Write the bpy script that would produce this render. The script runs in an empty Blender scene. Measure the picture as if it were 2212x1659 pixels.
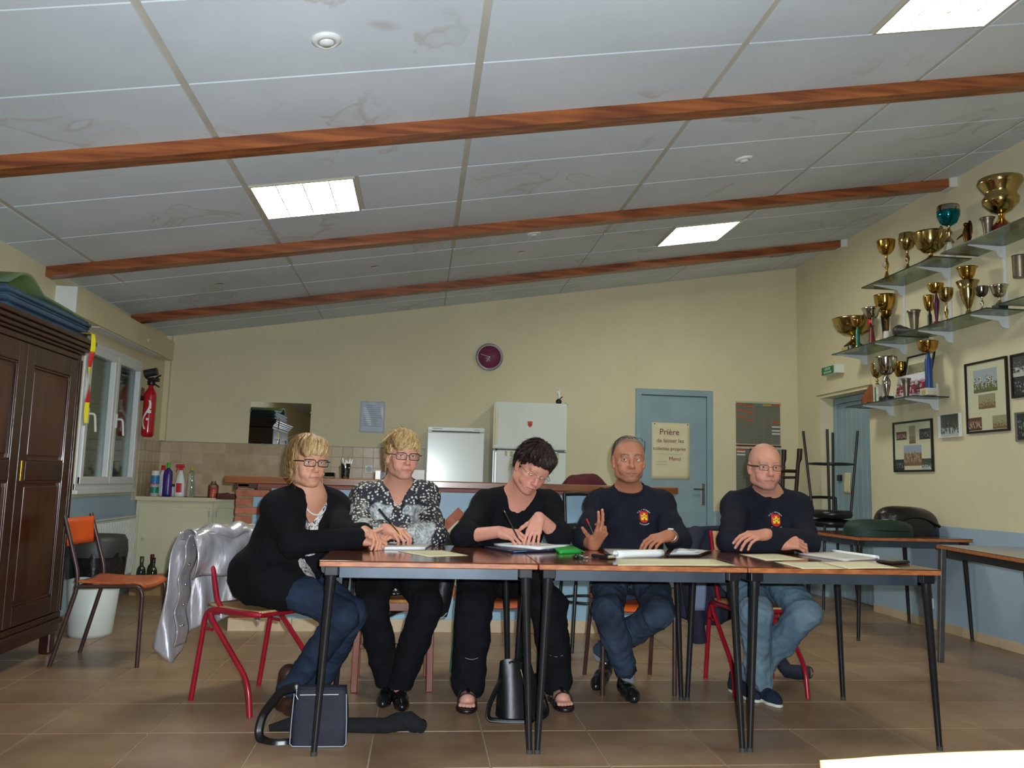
import bpy, bmesh, math, random
import numpy as np
from mathutils import Vector, Matrix, Quaternion
random.seed(7); np.random.seed(7)
scene = bpy.context.scene
COL = scene.collection
PI = math.pi

# ------------------------------------------------------------------ camera
CW, CH, CF = 2212.0, 1659.0, 1791.3            # image frame and focal length in its pixels
CAM = np.array([0.0, 0.0, 1.0453])
_yaw, _pit, _rol = 0.107876, 0.117584, 0.026194
_f = np.array([math.sin(_yaw)*math.cos(_pit), math.cos(_yaw)*math.cos(_pit), math.sin(_pit)])
_r0 = np.array([math.cos(_yaw), -math.sin(_yaw), 0.0]); _u0 = np.cross(_r0, _f)
CR = math.cos(_rol)*_r0 + math.sin(_rol)*_u0
CU = -math.sin(_rol)*_r0 + math.cos(_rol)*_u0
def at(px, py, Y):
    """the point of the room at depth Y that is seen at px, py of the photograph"""
    d = _f*CF + CR*(px-CW/2) + CU*(CH/2-py)
    return Vector(CAM + d*(Y-CAM[1])/d[1])
def atz(px, py, z):
    d = _f*CF + CR*(px-CW/2) + CU*(CH/2-py)
    return Vector(CAM + d*(z-CAM[2])/d[2])
cd = bpy.data.cameras.new('camera'); cam = bpy.data.objects.new('camera', cd); COL.objects.link(cam)
cd.sensor_fit = 'HORIZONTAL'; cd.sensor_width = 36.0; cd.lens = CF/CW*36.0; cd.clip_start = 0.05; cd.clip_end = 60
cam.matrix_world = Matrix(((CR[0], CU[0], -_f[0], CAM[0]), (CR[1], CU[1], -_f[1], CAM[1]), (CR[2], CU[2], -_f[2], CAM[2]), (0, 0, 0, 1)))
scene.camera = cam

# ------------------------------------------------------------------ world, large lights, exposure
wd = bpy.data.worlds.new('world'); scene.world = wd; wd.use_nodes = True
wd.node_tree.nodes['Background'].inputs[0].default_value = (0.10, 0.13, 0.20, 1); wd.node_tree.nodes['Background'].inputs[1].default_value = 0.05
scene.view_settings.view_transform = 'Standard'; scene.view_settings.look = 'None'
scene.view_settings.exposure = 0.06; scene.view_settings.gamma = 1.0; scene.view_settings.use_curve_mapping = False
PANEL_STRENGTH = 25.5
FLASH_WATT = 560.0
# the flash of the photographer's camera: its glare stands in the freezer door and on the cups
fl = bpy.data.lights.new('camera_flash_offscreen', 'SPOT'); fl.energy = FLASH_WATT; fl.color = (0.84, 0.93, 1.0)
fl.shadow_soft_size = 0.014; fl.spot_size = math.radians(112); fl.spot_blend = 0.75
flo = bpy.data.objects.new('camera_flash_offscreen', fl); COL.objects.link(flo)
flo.matrix_world = cam.matrix_world @ Matrix.Translation((0.045, 0.05, 0.0))

# ------------------------------------------------------------------ materials
def lin(c):
    if isinstance(c, str):
        c = tuple(int(c[i:i+2], 16) for i in (1, 3, 5))
    out = []
    for v in c[:3]:
        v = v/255.0
        out.append(v/12.92 if v <= 0.04045 else ((v+0.055)/1.055)**2.4)
    return (*out, 1.0)
MATS = {}
def pm(name, c1, c2=None, scale=8.0, rough=0.5, metal=0.0, bump=0.0, bscale=60.0, stretch=(1, 1, 1), detail=3.0, spec=0.5, coat=0.0, mix=(0.35, 0.65), roughvar=0.0, sheen=0.0, sss=0.0):
    """procedural material: two colours mixed by stretched noise, optional fine relief"""
    if name in MATS: return MATS[name]
    m = bpy.data.materials.new(name); m.use_nodes = True; nt = m.node_tree; N = nt.nodes; L = nt.links
    b = N['Principled BSDF']
    b.inputs['Roughness'].default_value = rough; b.inputs['Metallic'].default_value = metal
    b.inputs['Specular IOR Level'].default_value = spec; b.inputs['Coat Weight'].default_value = coat
    b.inputs['Coat Roughness'].default_value = 0.12
    if sheen: b.inputs['Sheen Weight'].default_value = sheen
    if sss:
        b.inputs['Subsurface Weight'].default_value = sss; b.inputs['Subsurface Radius'].default_value = (0.01, 0.004, 0.002)
    b.inputs['Base Color'].default_value = lin(c1); m.diffuse_color = lin(c1)
    tc = N.new('ShaderNodeTexCoord'); mp = N.new('ShaderNodeMapping'); mp.inputs['Scale'].default_value = stretch
    L.new(tc.outputs['Object'], mp.inputs['Vector'])
    if c2 is not None:
        n = N.new('ShaderNodeTexNoise'); n.inputs['Scale'].default_value = scale; n.inputs['Detail'].default_value = detail
        L.new(mp.outputs[0], n.inputs['Vector'])
        r = N.new('ShaderNodeValToRGB'); r.color_ramp.elements[0].position = mix[0]; r.color_ramp.elements[1].position = mix[1]
        r.color_ramp.elements[0].color = lin(c1); r.color_ramp.elements[1].color = lin(c2)
        L.new(n.outputs['Fac'], r.inputs[0]); L.new(r.outputs[0], b.inputs['Base Color'])
        if roughvar:
            ma = N.new('ShaderNodeMath'); ma.operation = 'MULTIPLY_ADD'; ma.inputs[1].default_value = roughvar; ma.inputs[2].default_value = rough-roughvar/2
            L.new(n.outputs['Fac'], ma.inputs[0]); L.new(ma.outputs[0], b.inputs['Roughness'])
    if bump:
        n2 = N.new('ShaderNodeTexNoise'); n2.inputs['Scale'].default_value = bscale; n2.inputs['Detail'].default_value = 4
        L.new(mp.outputs[0], n2.inputs['Vector'])
        bp = N.new('ShaderNodeBump'); bp.inputs['Strength'].default_value = bump; bp.inputs['Distance'].default_value = 0.01
        L.new(n2.outputs['Fac'], bp.inputs['Height']); L.new(bp.outputs[0], b.inputs['Normal'])
    MATS[name] = m
    return m
def emit(name, c, s):
    m = bpy.data.materials.new(name); m.use_nodes = True; N = m.node_tree.nodes
    b = N['Principled BSDF']; b.inputs['Base Color'].default_value = lin(c); b.inputs['Emission Color'].default_value = lin(c); b.inputs['Emission Strength'].default_value = s
    MATS[name] = m; return m
def glass(name, c=(235, 245, 240), rough=0.02, alpha=0.3, ior=1.45, trans=1.0):
    m = bpy.data.materials.new(name); m.use_nodes = True; b = m.node_tree.nodes['Principled BSDF']
    b.inputs['Base Color'].default_value = lin(c); b.inputs['Roughness'].default_value = rough
    b.inputs['Transmission Weight'].default_value = trans; b.inputs['IOR'].default_value = ior
    MATS[name] = m; return m
def thin_glass(name, c, fac=0.25, rough=0.03):
    """a thin pane: mostly clear, partly glossy"""
    m = bpy.data.materials.new(name); m.use_nodes = True; nt = m.node_tree; N = nt.nodes; L = nt.links
    N.remove(N['Principled BSDF']); out = N['Material Output']
    t = N.new('ShaderNodeBsdfTransparent'); t.inputs[0].default_value = lin(c)
    g = N.new('ShaderNodeBsdfGlossy'); g.inputs['Roughness'].default_value = rough
    fr = N.new('ShaderNodeFresnel'); fr.inputs['IOR'].default_value = 1.5
    mx = N.new('ShaderNodeMixShader'); ma = N.new('ShaderNodeMath'); ma.operation = 'MULTIPLY'; ma.inputs[1].default_value = fac*4
    L.new(fr.outputs[0], ma.inputs[0]); L.new(ma.outputs[0], mx.inputs[0]); L.new(t.outputs[0], mx.inputs[1]); L.new(g.outputs[0], mx.inputs[2])
    L.new(mx.outputs[0], out.inputs['Surface']); MATS[name] = m; return m

# ------------------------------------------------------------------ mesh helpers
class MB:
    """collects faces; build() links them as ONE mesh object"""
    def __init__(s): s.v = []; s.f = []; s.mi = []; s.cur = 0; s.sm = []
    def add(s, vs, fs, smooth=False):
        o = len(s.v); s.v += [tuple(v) for v in vs]
        for f in fs: s.f.append([i+o for i in f]); s.mi.append(s.cur); s.sm.append(smooth)
        return s
    def box(s, x0, x1, y0, y1, z0, z1, bev=0.0, M=None):
        x0, x1 = min(x0, x1), max(x0, x1); y0, y1 = min(y0, y1), max(y0, y1); z0, z1 = min(z0, z1), max(z0, z1)
        if bev > 0:
            bev = min(bev, (x1-x0)*.45, (y1-y0)*.45, (z1-z0)*.45)
            bm = bmesh.new(); bmesh.ops.create_cube(bm, size=1.0)
            for v in bm.verts: v.co = Vector(((x0+x1)/2+v.co.x*(x1-x0), (y0+y1)/2+v.co.y*(y1-y0), (z0+z1)/2+v.co.z*(z1-z0)))
            bmesh.ops.bevel(bm, geom=list(bm.edges), offset=bev, segments=2, profile=0.5, affect='EDGES')
            bm.verts.ensure_lookup_table(); bm.verts.index_update()
            vs = [v.co.copy() for v in bm.verts]; fs = [[v.index for v in f.verts] for f in bm.faces]; bm.free()
        else:
            vs = [Vector(p) for p in ((x0, y0, z0), (x1, y0, z0), (x1, y1, z0), (x0, y1, z0), (x0, y0, z1), (x1, y0, z1), (x1, y1, z1), (x0, y1, z1))]
            fs = [(0, 3, 2, 1), (4, 5, 6, 7), (0, 1, 5, 4), (1, 2, 6, 5), (2, 3, 7, 6), (3, 0, 4, 7)]
        if M is not None: vs = [M @ v for v in vs]
        return s.add(vs, fs, False)
    def tube(s, pts, r, seg=10, caps=True, flat=None):
        """round tube along pts; r a number or one per point; flat squashes it to an ellipse (scale across)"""
        P = [Vector(p) for p in pts]; n = len(P); R = r if isinstance(r, (list, tuple)) else [r]*n
        T = []
        for i in range(n):
            t = (P[min(i+1, n-1)]-P[max(i-1, 0)]); T.append(t.normalized() if t.length > 1e-9 else Vector((0, 0, 1)))
        up = Vector((0, 0, 1)) if abs(T[0].z) < .9 else Vector((1, 0, 0))
        u = T[0].cross(up).normalized(); vs = []
        for i in range(n):
            u = (u - T[i]*u.dot(T[i]));  u = u.normalized() if u.length > 1e-6 else T[i].orthogonal().normalized()
            w = T[i].cross(u)
            for k in range(seg):
                a = 2*PI*k/seg
                vs.append(P[i] + (u*math.cos(a) + w*math.sin(a)*(flat or 1.0))*R[i])
        fs = []
        for i in range(n-1):
            for k in range(seg):
                fs.append((i*seg+k, i*seg+(k+1) % seg, (i+1)*seg+(k+1) % seg, (i+1)*seg+k))
        s.add(vs, fs, True)
        if caps:
            s.add(vs[:seg], [tuple(range(seg))[::-1]]); s.add(vs[-seg:], [tuple(range(seg))])
        return s
    def bar(s, a, b, w, h=None, up=(0, 0, 1), bev=0.0):
        """rectangular bar from a to b, w across, h along up"""
        a, b = Vector(a), Vector(b); h = h or w; t = (b-a); L = t.length; t.normalize()
        upv = Vector(up); x = t.cross(upv)
        if x.length < 1e-6: x = t.orthogonal()
        x.normalize(); z = x.cross(t)
        M = Matrix(((x.x, t.x, z.x, a.x), (x.y, t.y, z.y, a.y), (x.z, t.z, z.z, a.z), (0, 0, 0, 1)))
        return s.box(-w/2, w/2, 0, L, -h/2, h/2, bev, M)
    def lathe(s, prof, seg=24, c=(0, 0, 0), M=None, sx=1.0, sy=1.0, caps=True):
        """prof: (radius, z) pairs"""
        vs = []; fs = []
        for r, z in prof:
            for k in range(seg):
                a = 2*PI*k/seg; vs.append(Vector((c[0]+r*math.cos(a)*sx, c[1]+r*math.sin(a)*sy, c[2]+z)))
        for i in range(len(prof)-1):
            for k in range(seg):
                fs.append((i*seg+k, i*seg+(k+1) % seg, (i+1)*seg+(k+1) % seg, (i+1)*seg+k))
        if M is not None: vs = [M @ v for v in vs]
        s.add(vs, fs, True)
        if caps and prof[0][0] > 1e-4: s.add(vs[:seg], [tuple(range(seg))[::-1]])
        if caps and prof[-1][0] > 1e-4: s.add(vs[-seg:], [tuple(range(seg))])
        return s
    def sphere(s, c, r, seg=16, rings=10, M=None):
        rx, ry, rz = r if isinstance(r, (tuple, list)) else (r, r, r)
        vs = []; fs = []
        for i in range(rings+1):
            p = PI*i/rings
            for k in range(seg):
                a = 2*PI*k/seg; v = Vector((rx*math.sin(p)*math.cos(a), ry*math.sin(p)*math.sin(a), rz*math.cos(p)))
                vs.append((M @ v if M is not None else v) + Vector(c))
        for i in range(rings):
            for k in range(seg): fs.append((i*seg+k, (i+1)*seg+k, (i+1)*seg+(k+1) % seg, i*seg+(k+1) % seg))
        return s.add(vs, fs, True)
    def prism(s, poly, z0, z1, M=None):
        n = len(poly); vs = [Vector((x, y, z0)) for x, y in poly]+[Vector((x, y, z1)) for x, y in poly]
        if M is not None: vs = [M @ v for v in vs]
        fs = [tuple(range(n))[::-1], tuple(range(n, 2*n))]+[(i, (i+1) % n, n+(i+1) % n, n+i) for i in range(n)]
        return s.add(vs, fs)
    def grid(s, fn, nu, nv, smooth=True, thick=0.0):
        """surface fn(u,v) on 0..1 x 0..1; thick makes it a closed sheet"""
        A = [[Vector(fn(i/nu, j/nv)) for j in range(nv+1)] for i in range(nu+1)]
        vs = [A[i][j] for i in range(nu+1) for j in range(nv+1)]; W = nv+1
        fs = [(i*W+j, (i+1)*W+j, (i+1)*W+j+1, i*W+j+1) for i in range(nu) for j in range(nv)]
        if thick <= 0: return s.add(vs, fs, smooth)
        ns = []
        for i in range(nu+1):
            for j in range(nv+1):
                du = A[min(i+1, nu)][j]-A[max(i-1, 0)][j]; dv = A[i][min(j+1, nv)]-A[i][max(j-1, 0)]
                n = du.cross(dv); ns.append(n.normalized() if n.length > 1e-12 else Vector((0, 0, 1)))
        K = len(vs); v2 = [v - n*thick for v, n in zip(vs, ns)]
        fs2 = [tuple(K+i for i in f[::-1]) for f in fs]
        rim = [i*W for i in range(nu+1)]+[nu*W+j for j in range(1, nv+1)]+[i*W+nv for i in range(nu-1, -1, -1)]+[j for j in range(nv-1, 0, -1)]
        rf = [(rim[(i+1) % len(rim)], rim[i], K+rim[i], K+rim[(i+1) % len(rim)]) for i in range(len(rim))]
        return s.add(vs+v2, fs+fs2+rf, smooth)
    def mesh(s, name):
        me = bpy.data.meshes.new(name); me.from_pydata([tuple(v) for v in s.v], [], s.f); 
        me.polygons.foreach_set('use_smooth', s.sm); me.polygons.foreach_set('material_index', s.mi); me.update(); return me
    def build(s, name, mat, parent=None, loc=None, rot=None):
        me = s.mesh(name)
        for m in (mat if isinstance(mat, (list, tuple)) else [mat]): me.materials.append(m)
        o = bpy.data.objects.new(name, me); COL.objects.link(o)
        if parent is not None: o.parent = parent
        if loc is not None: o.location = loc
        if rot is not None: o.rotation_euler = rot
        return o
def tag(o, label=None, cat=None, group=None, kind=None):
    if label: o['label'] = label
    if cat: o['category'] = cat
    if group: o['group'] = group
    if kind: o['kind'] = kind
    return o
def thing(name, label, cat, loc=(0, 0, 0), rz=0.0, group=None):
    o = bpy.data.objects.new(name, None); o.empty_display_size = 0.05; COL.objects.link(o)
    o.location = loc; o.rotation_euler = (0, 0, rz)
    return tag(o, label, cat, group)
def struct(name, mb, mat, parent=None):
    o = mb.build(name, mat, parent)
    if parent is None: o['kind'] = 'structure'
    return o
def copy_tree(o, parent=None):
    c = o.copy(); COL.objects.link(c); c.parent = parent
    for ch in o.children: copy_tree(ch, c)
    return c
def textmesh(txt, size, align='CENTER', extrude=0.0004):
    cu = bpy.data.curves.new('lettering', 'FONT'); cu.body = txt; cu.size = size; cu.align_x = align; cu.align_y = 'CENTER'; cu.extrude = extrude; cu.resolution_u = 3
    o = bpy.data.objects.new('lettering', cu); COL.objects.link(o)
    me = bpy.data.meshes.new_from_object(o.evaluated_get(bpy.context.evaluated_depsgraph_get()))
    bpy.data.objects.remove(o); bpy.data.curves.remove(cu); return me
def text(txt, size, mat, parent, M, align='CENTER', name='lettering', extrude=0.0004):
    me = textmesh(txt, size, align, extrude); me.materials.append(mat)
    o = bpy.data.objects.new(name, me); COL.objects.link(o); o.parent = parent; o.matrix_basis = M
    return o
FACE_CAM = Matrix.Rotation(PI/2, 4, 'X')                         # a sheet in xy turned to face -Y, upright
FACE_ROOM = Matrix.Rotation(-PI/2, 4, 'Z') @ Matrix.Rotation(PI/2, 4, 'X')   # upright, facing -X (on the right wall)
def fillet(pts, r, n=5):
    """round the corners of a polyline"""
    P = [Vector(p) for p in pts]; out = [P[0]]
    for i in range(1, len(P)-1):
        a, b, c = P[i-1], P[i], P[i+1]; d1 = (a-b); d2 = (c-b); k = min(r, d1.length*.45, d2.length*.45)
        p0 = b+d1.normalized()*k; p1 = b+d2.normalized()*k
        for j in range(n+1):
            t = j/n; out.append(p0*(1-t)**2 + b*2*t*(1-t) + p1*t*t)
    out.append(P[-1]); return out
# ------------------------------------------------------------------ the room: sizes
XL, XR, YB, YF = -2.54, 4.02, 8.50, -3.0
SL = (3.46-2.40)/(XR-XL)
def cz(x): return 2.40 + SL*(x-XL)

def wall_material(name, low_z, upper, lower):
    m = bpy.data.materials.new(name); m.use_nodes = True; nt = m.node_tree; N = nt.nodes; L = nt.links; b = N['Principled BSDF']
    b.inputs['Roughness'].default_value = 0.75; b.inputs['Specular IOR Level'].default_value = 0.25
    g = N.new('ShaderNodeNewGeometry'); sx = N.new('ShaderNodeSeparateXYZ'); L.new(g.outputs['Position'], sx.inputs[0])
    st = N.new('ShaderNodeMath'); st.operation = 'GREATER_THAN'; st.inputs[1].default_value = low_z; L.new(sx.outputs['Z'], st.inputs[0])
    n = N.new('ShaderNodeTexNoise'); n.inputs['Scale'].default_value = 1.6; n.inputs['Detail'].default_value = 5; L.new(g.outputs['Position'], n.inputs['Vector'])
    def pair(c):
        r = N.new('ShaderNodeValToRGB'); r.color_ramp.elements[0].position = .3; r.color_ramp.elements[1].position = .7
        r.color_ramp.elements[0].color = lin(tuple(v*.96 for v in c)); r.color_ramp.elements[1].color = lin(c); L.new(n.outputs['Fac'], r.inputs[0]); return r
    a, c = pair(lower), pair(upper)
    mx = N.new('ShaderNodeMix'); mx.data_type = 'RGBA'; L.new(st.outputs[0], mx.inputs['Factor']); L.new(a.outputs[0], mx.inputs['A']); L.new(c.outputs[0], mx.inputs['B'])
    L.new(mx.outputs['Result'], b.inputs['Base Color'])
    n2 = N.new('ShaderNodeTexNoise'); n2.inputs['Scale'].default_value = 95; n2.inputs['Detail'].default_value = 3; L.new(g.outputs['Position'], n2.inputs['Vector'])
    bp = N.new('ShaderNodeBump'); bp.inputs['Strength'].default_value = .35; bp.inputs['Distance'].default_value = .004
    L.new(n2.outputs['Fac'], bp.inputs['Height']); L.new(bp.outputs[0], b.inputs['Normal']); MATS[name] = m; return m
CREAM, BLUE = (224, 214, 180), (162, 184, 200)
M_wallR = wall_material('painted_wall', 0.795, CREAM, BLUE)
M_wallL = wall_material('painted_wall_window_side', 0.85, CREAM, BLUE)
M_cream = pm('cream_paint', CREAM, (216, 204, 166), scale=2, rough=.75, bump=.2, bscale=90)
M_blue = pm('blue_paint', (150, 174, 186), (142, 166, 180), scale=3, rough=.55)
M_bluedoor = pm('blue_door_paint', (146, 170, 178), (136, 160, 170), scale=4, rough=.45)

def tile_material(name, c1, c2, c3, rough, scale=3.0, bump=.15):
    m = bpy.data.materials.new(name); m.use_nodes = True; nt = m.node_tree; N = nt.nodes; L = nt.links; b = N['Principled BSDF']
    g = N.new('ShaderNodeNewGeometry'); oi = N.new('ShaderNodeObjectInfo')
    n = N.new('ShaderNodeTexNoise'); n.inputs['Scale'].default_value = scale; n.inputs['Detail'].default_value = 6; n.inputs['Roughness'].default_value = .62; L.new(g.outputs['Position'], n.inputs['Vector'])
    r = N.new('ShaderNodeValToRGB'); e = r.color_ramp.elements; e[0].position = .28; e[0].color = lin(c1); e[1].position = .72; e[1].color = lin(c3)
    k = r.color_ramp.elements.new(.5); k.color = lin(c2); L.new(n.outputs['Fac'], r.inputs[0])
    hs = N.new('ShaderNodeHueSaturation'); ma = N.new('ShaderNodeMath'); ma.operation = 'MULTIPLY_ADD'; ma.inputs[1].default_value = .22; ma.inputs[2].default_value = .89
    L.new(oi.outputs['Random'], ma.inputs[0]); L.new(ma.outputs[0], hs.inputs['Value']); L.new(r.outputs[0], hs.inputs['Color']); L.new(hs.outputs[0], b.inputs['Base Color'])
    b.inputs['Roughness'].default_value = rough
    bp = N.new('ShaderNodeBump'); bp.inputs['Strength'].default_value = bump; bp.inputs['Distance'].default_value = .003; L.new(n.outputs['Fac'], bp.inputs['Height']); L.new(bp.outputs[0], b.inputs['Normal'])
    MATS[name] = m; return m
M_ftile = tile_material('floor_tile', (128, 101, 78), (148, 120, 94), (164, 138, 112), .36, 2.6)
M_grout = pm('floor_grout', (170, 154, 128), (156, 140, 116), scale=20, rough=.8)
M_skirt = tile_material('skirting_tile', (188, 164, 130), (202, 180, 148), (212, 192, 162), .4, 5)
M_wtile = tile_material('wall_tile', (176, 150, 118), (192, 168, 136), (204, 182, 152), .3, 7, .3)
M_wgrout = pm('tile_grout', (216, 204, 182), rough=.8)

# floor
fl_ = struct('floor', MB().box(XL-.3, XR+.5, YF-.2, YB+.3, -.1, -.004), M_grout)
tile_me = None
gx0, gy0, T = -.596, 3.63, .45
gap = .007
for i in range(-5, 11):
    for j in range(-2, 11):
        a0, a1 = max(gx0+i*T+gap/2, XL), min(gx0+(i+1)*T-gap/2, XR+.0)
        b0, b1 = gy0+j*T+gap/2, min(gy0+(j+1)*T-gap/2, YB)
        if a1-a0 < .03 or b1-b0 < .03: continue
        full = abs(a1-a0-(T-gap)) < 1e-4 and abs(b1-b0-(T-gap)) < 1e-4
        if full and tile_me:
            o = bpy.data.objects.new('floor_tile', tile_me); COL.objects.link(o)
        else:
            w, d = (a1-a0)/2, (b1-b0)/2
            o = MB().box(-w, w, -d, d, -.02, 0, .0018).build('floor_tile', M_ftile)
            if full: tile_me = o.data
        o.location = ((a0+a1)/2, (b0+b1)/2, 0); o.parent = fl_
# floor behind the photographer, out of the picture
MB().box(XL, XR, YF, gy0-2*T-gap, -.02, 0).build('floor_field', M_ftile, fl_)
# recess floor at the side door
MB().box(XR, XR+.3, 7.07, 8.0, -.02, 0).build('threshold', M_ftile, fl_)

# walls
wl = MB()
y0, y1, z0, z1 = 6.50, 7.77, .90, 2.04
for (a, b, c, d) in ((YF, y0, 0, 2.42), (y1, YB, 0, 2.42), (y0, y1, 0, z0), (y0, y1, z1, 2.42)):
    wl.box(XL-.25, XL, a, b, c, d)
wall_left = struct('wall_left', wl, M_wallL)
wr = MB()
for (a, b, c, d) in ((YF, 7.07, 0, 3.48), (8.0, YB+.25, 0, 3.48), (7.07, 8.0, 1.97, 3.48)):
    wr.box(XR, XR+.25, a, b, c, d)
wall_right = struct('wall_right', wr, M_wallR)
def slopewall(mb, x0, x1, ya, yb, z0):
    mb.add([(x0, ya, z0), (x1, ya, z0), (x1, yb, z0), (x0, yb, z0), (x0, ya, cz(x0)+.02), (x1, ya, cz(x1)+.02), (x1, yb, cz(x1)+.02), (x0, yb, cz(x0)+.02)],
           [(0, 3, 2, 1), (4, 5, 6, 7), (0, 1, 5, 4), (1, 2, 6, 5), (2, 3, 7, 6), (3, 0, 4, 7)])
wb = MB()
slopewall(wb, XL-.25, 2.233, YB, YB+.2, 0); slopewall(wb, 3.071, XR, YB, YB+.2, 0); slopewall(wb, 2.233, 3.071, YB, YB+.2, 2.062)
wall_back = struct('wall_back', wb, M_wallR)
wf = MB(); slopewall(wf, XL-.25, XR+.25, YF-.2, YF, 0)
struct('wall_front', wf, M_wallR)
struct('trim_4', MB().box(2.238, 2.246, YB-.003, YB, 2.065, cz(2.24)), M_cream)       # seam of the plaster boards above the door
struct('trim_5', MB().box(XR-.022, XR, 7.02, 8.06, 2.0, 2.045, .004), M_cream)          # strip above the side door
struct('trim_6', MB().box(XL, XL+.05, YB-.05, YB, 1.36, cz(XL)), M_cream)               # boxed pipe in the corner

# skirting tiles along the right wall and the right of the back wall
def skirting(name, pts):
    root = None
    (xa, ya), (xb, yb) = pts; Lg = math.hypot(xb-xa, yb-ya); n = int(Lg/.45)+1; ux, uy = (xb-xa)/Lg, (yb-ya)/Lg
    root = struct(name, MB().bar((xa, ya, .0325), (xb, yb, .0325), .004, .065), M_grout)
    for k in range(n):
        s0, s1 = k*Lg/n+.002, (k+1)*Lg/n-.002
        MB().bar((xa+ux*s0, ya+uy*s0, .0335), (xa+ux*s1, ya+uy*s1, .0335), .012, .067, bev=.002).build('skirting_tile', M_skirt, root)
    return root
skirting('baseboard_right', ((XR-.006, 3.0), (XR-.006, 7.06)))
skirting('baseboard_back', ((3.08, YB-.006), (XR-.02, YB-.006)))

# ceiling
def ceiling_material():
    m = bpy.data.materials.new('ceiling_panel_paint'); m.use_nodes = True; nt = m.node_tree; N = nt.nodes; L = nt.links; b = N['Principled BSDF']
    b.inputs['Roughness'].default_value = .8; b.inputs['Specular IOR Level'].default_value = .2
    g = N.new('ShaderNodeNewGeometry')
    base = N.new('ShaderNodeTexNoise'); base.inputs['Scale'].default_value = 1.3; base.inputs['Detail'].default_value = 6; L.new(g.outputs['Position'], base.inputs['Vector'])
    r0 = N.new('ShaderNodeValToRGB'); r0.color_ramp.elements[0].color = lin((202, 210, 216)); r0.color_ramp.elements[1].color = lin((216, 223, 229))
    r0.color_ramp.elements[0].position = .3; r0.color_ramp.elements[1].position = .6; L.new(base.outputs['Fac'], r0.inputs[0])
    # old water stains: thin brown tide lines where two noises agree
    n = N.new('ShaderNodeTexNoise'); n.inputs['Scale'].default_value = 2.1; n.inputs['Detail'].default_value = 4; n.inputs['Distortion'].default_value = .9; L.new(g.outputs['Position'], n.inputs['Vector'])
    band = N.new('ShaderNodeValToRGB'); e = band.color_ramp.elements; e[0].position = .585; e[0].color = (0, 0, 0, 1); e[1].position = .61; e[1].color = (1, 1, 1, 1)
    k = e.new(.622); k.color = (.45, .45, .45, 1); k = e.new(.66); k.color = (.12, .12, .12, 1); L.new(n.outputs['Fac'], band.inputs[0])
    n2 = N.new('ShaderNodeTexNoise'); n2.inputs['Scale'].default_value = 1.05; n2.inputs['Detail'].default_value = 1; L.new(g.outputs['Position'], n2.inputs['Vector'])
    ms = N.new('ShaderNodeValToRGB'); ms.color_ramp.elements[0].position = .5; ms.color_ramp.elements[1].position = .6; L.new(n2.outputs['Fac'], ms.inputs[0])
    mu = N.new('ShaderNodeMath'); mu.operation = 'MULTIPLY'; L.new(band.outputs[0], mu.inputs[0]); L.new(ms.outputs[0], mu.inputs[1])
    m2 = N.new('ShaderNodeMath'); m2.operation = 'MULTIPLY'; m2.inputs[1].default_value = .34; L.new(mu.outputs[0], m2.inputs[0])
    mx = N.new('ShaderNodeMix'); mx.data_type = 'RGBA'; L.new(m2.outputs[0], mx.inputs['Factor']); L.new(r0.outputs[0], mx.inputs['A']); mx.inputs['B'].default_value = lin((160, 138, 96))
    L.new(mx.outputs['Result'], b.inputs['Base Color'])
    nb = N.new('ShaderNodeTexNoise'); nb.inputs['Scale'].default_value = 160; L.new(g.outputs['Position'], nb.inputs['Vector'])
    bp = N.new('ShaderNodeBump'); bp.inputs['Strength'].default_value = .15; bp.inputs['Distance'].default_value = .003; L.new(nb.outputs['Fac'], bp.inputs['Height']); L.new(bp.outputs[0], b.inputs['Normal'])
    MATS['ceiling'] = m; return m
M_ceil = ceiling_material()
M_tbar = pm('ceiling_joint', (196, 192, 180), (188, 182, 168), scale=4, rough=.7)
M_white = pm('white_plastic', (226, 228, 224), rough=.4)
def slab(mb, x0, x1, ya, yb, lo, hi):
    """a piece of the sloping ceiling between lo and hi above its plane"""
    mb.add([(x0, ya, cz(x0)+lo), (x1, ya, cz(x1)+lo), (x1, yb, cz(x1)+lo), (x0, yb, cz(x0)+lo), (x0, ya, cz(x0)+hi), (x1, ya, cz(x1)+hi), (x1, yb, cz(x1)+hi), (x0, yb, cz(x0)+hi)],
           [(0, 3, 2, 1), (4, 5, 6, 7), (0, 1, 5, 4), (1, 2, 6, 5), (2, 3, 7, 6), (3, 0, 4, 7)])
cb = MB(); slab(cb, XL-.25, XR+.25, YF-.2, YB+.2, .006, .09)
ceiling = struct('ceiling', cb, M_tbar)
CX = [XL, -2.25, -1.03, .19, 1.39, 2.56, 3.74, XR]
CY = [-3.0, -2.6, -2.0, -1.4, -.8, -.2, .4, 1.0, 1.6, 2.2, 2.8, 3.4, 4.0, 4.605, 5.2, 5.77, 6.335, 6.91, 7.47, 8.05, YB]
LIGHTS = {(2, 13): 0, (4, 10): 1, (4, 16): 1}       # (column, row): which half of the panel
for i in range(7):
    for j in range(len(CY)-1):
        wx = .017 if CY[j] < 5.9 else .006
        x0, x1, ya, yb = CX[i]+(wx if i else 0), CX[i+1]-(wx if i < 6 else 0), CY[j]+.006, CY[j+1]-.006
        if (i, j) in LIGHTS:
            mid = (CX[i]+CX[i+1])/2
            if LIGHTS[(i, j)] == 0: x0 = mid+.012
            else: x1 = mid-.012
        p = MB(); slab(p, x0, x1, ya, yb, 0, .006); p.build('ceiling_panel', M_ceil, ceiling)
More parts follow.
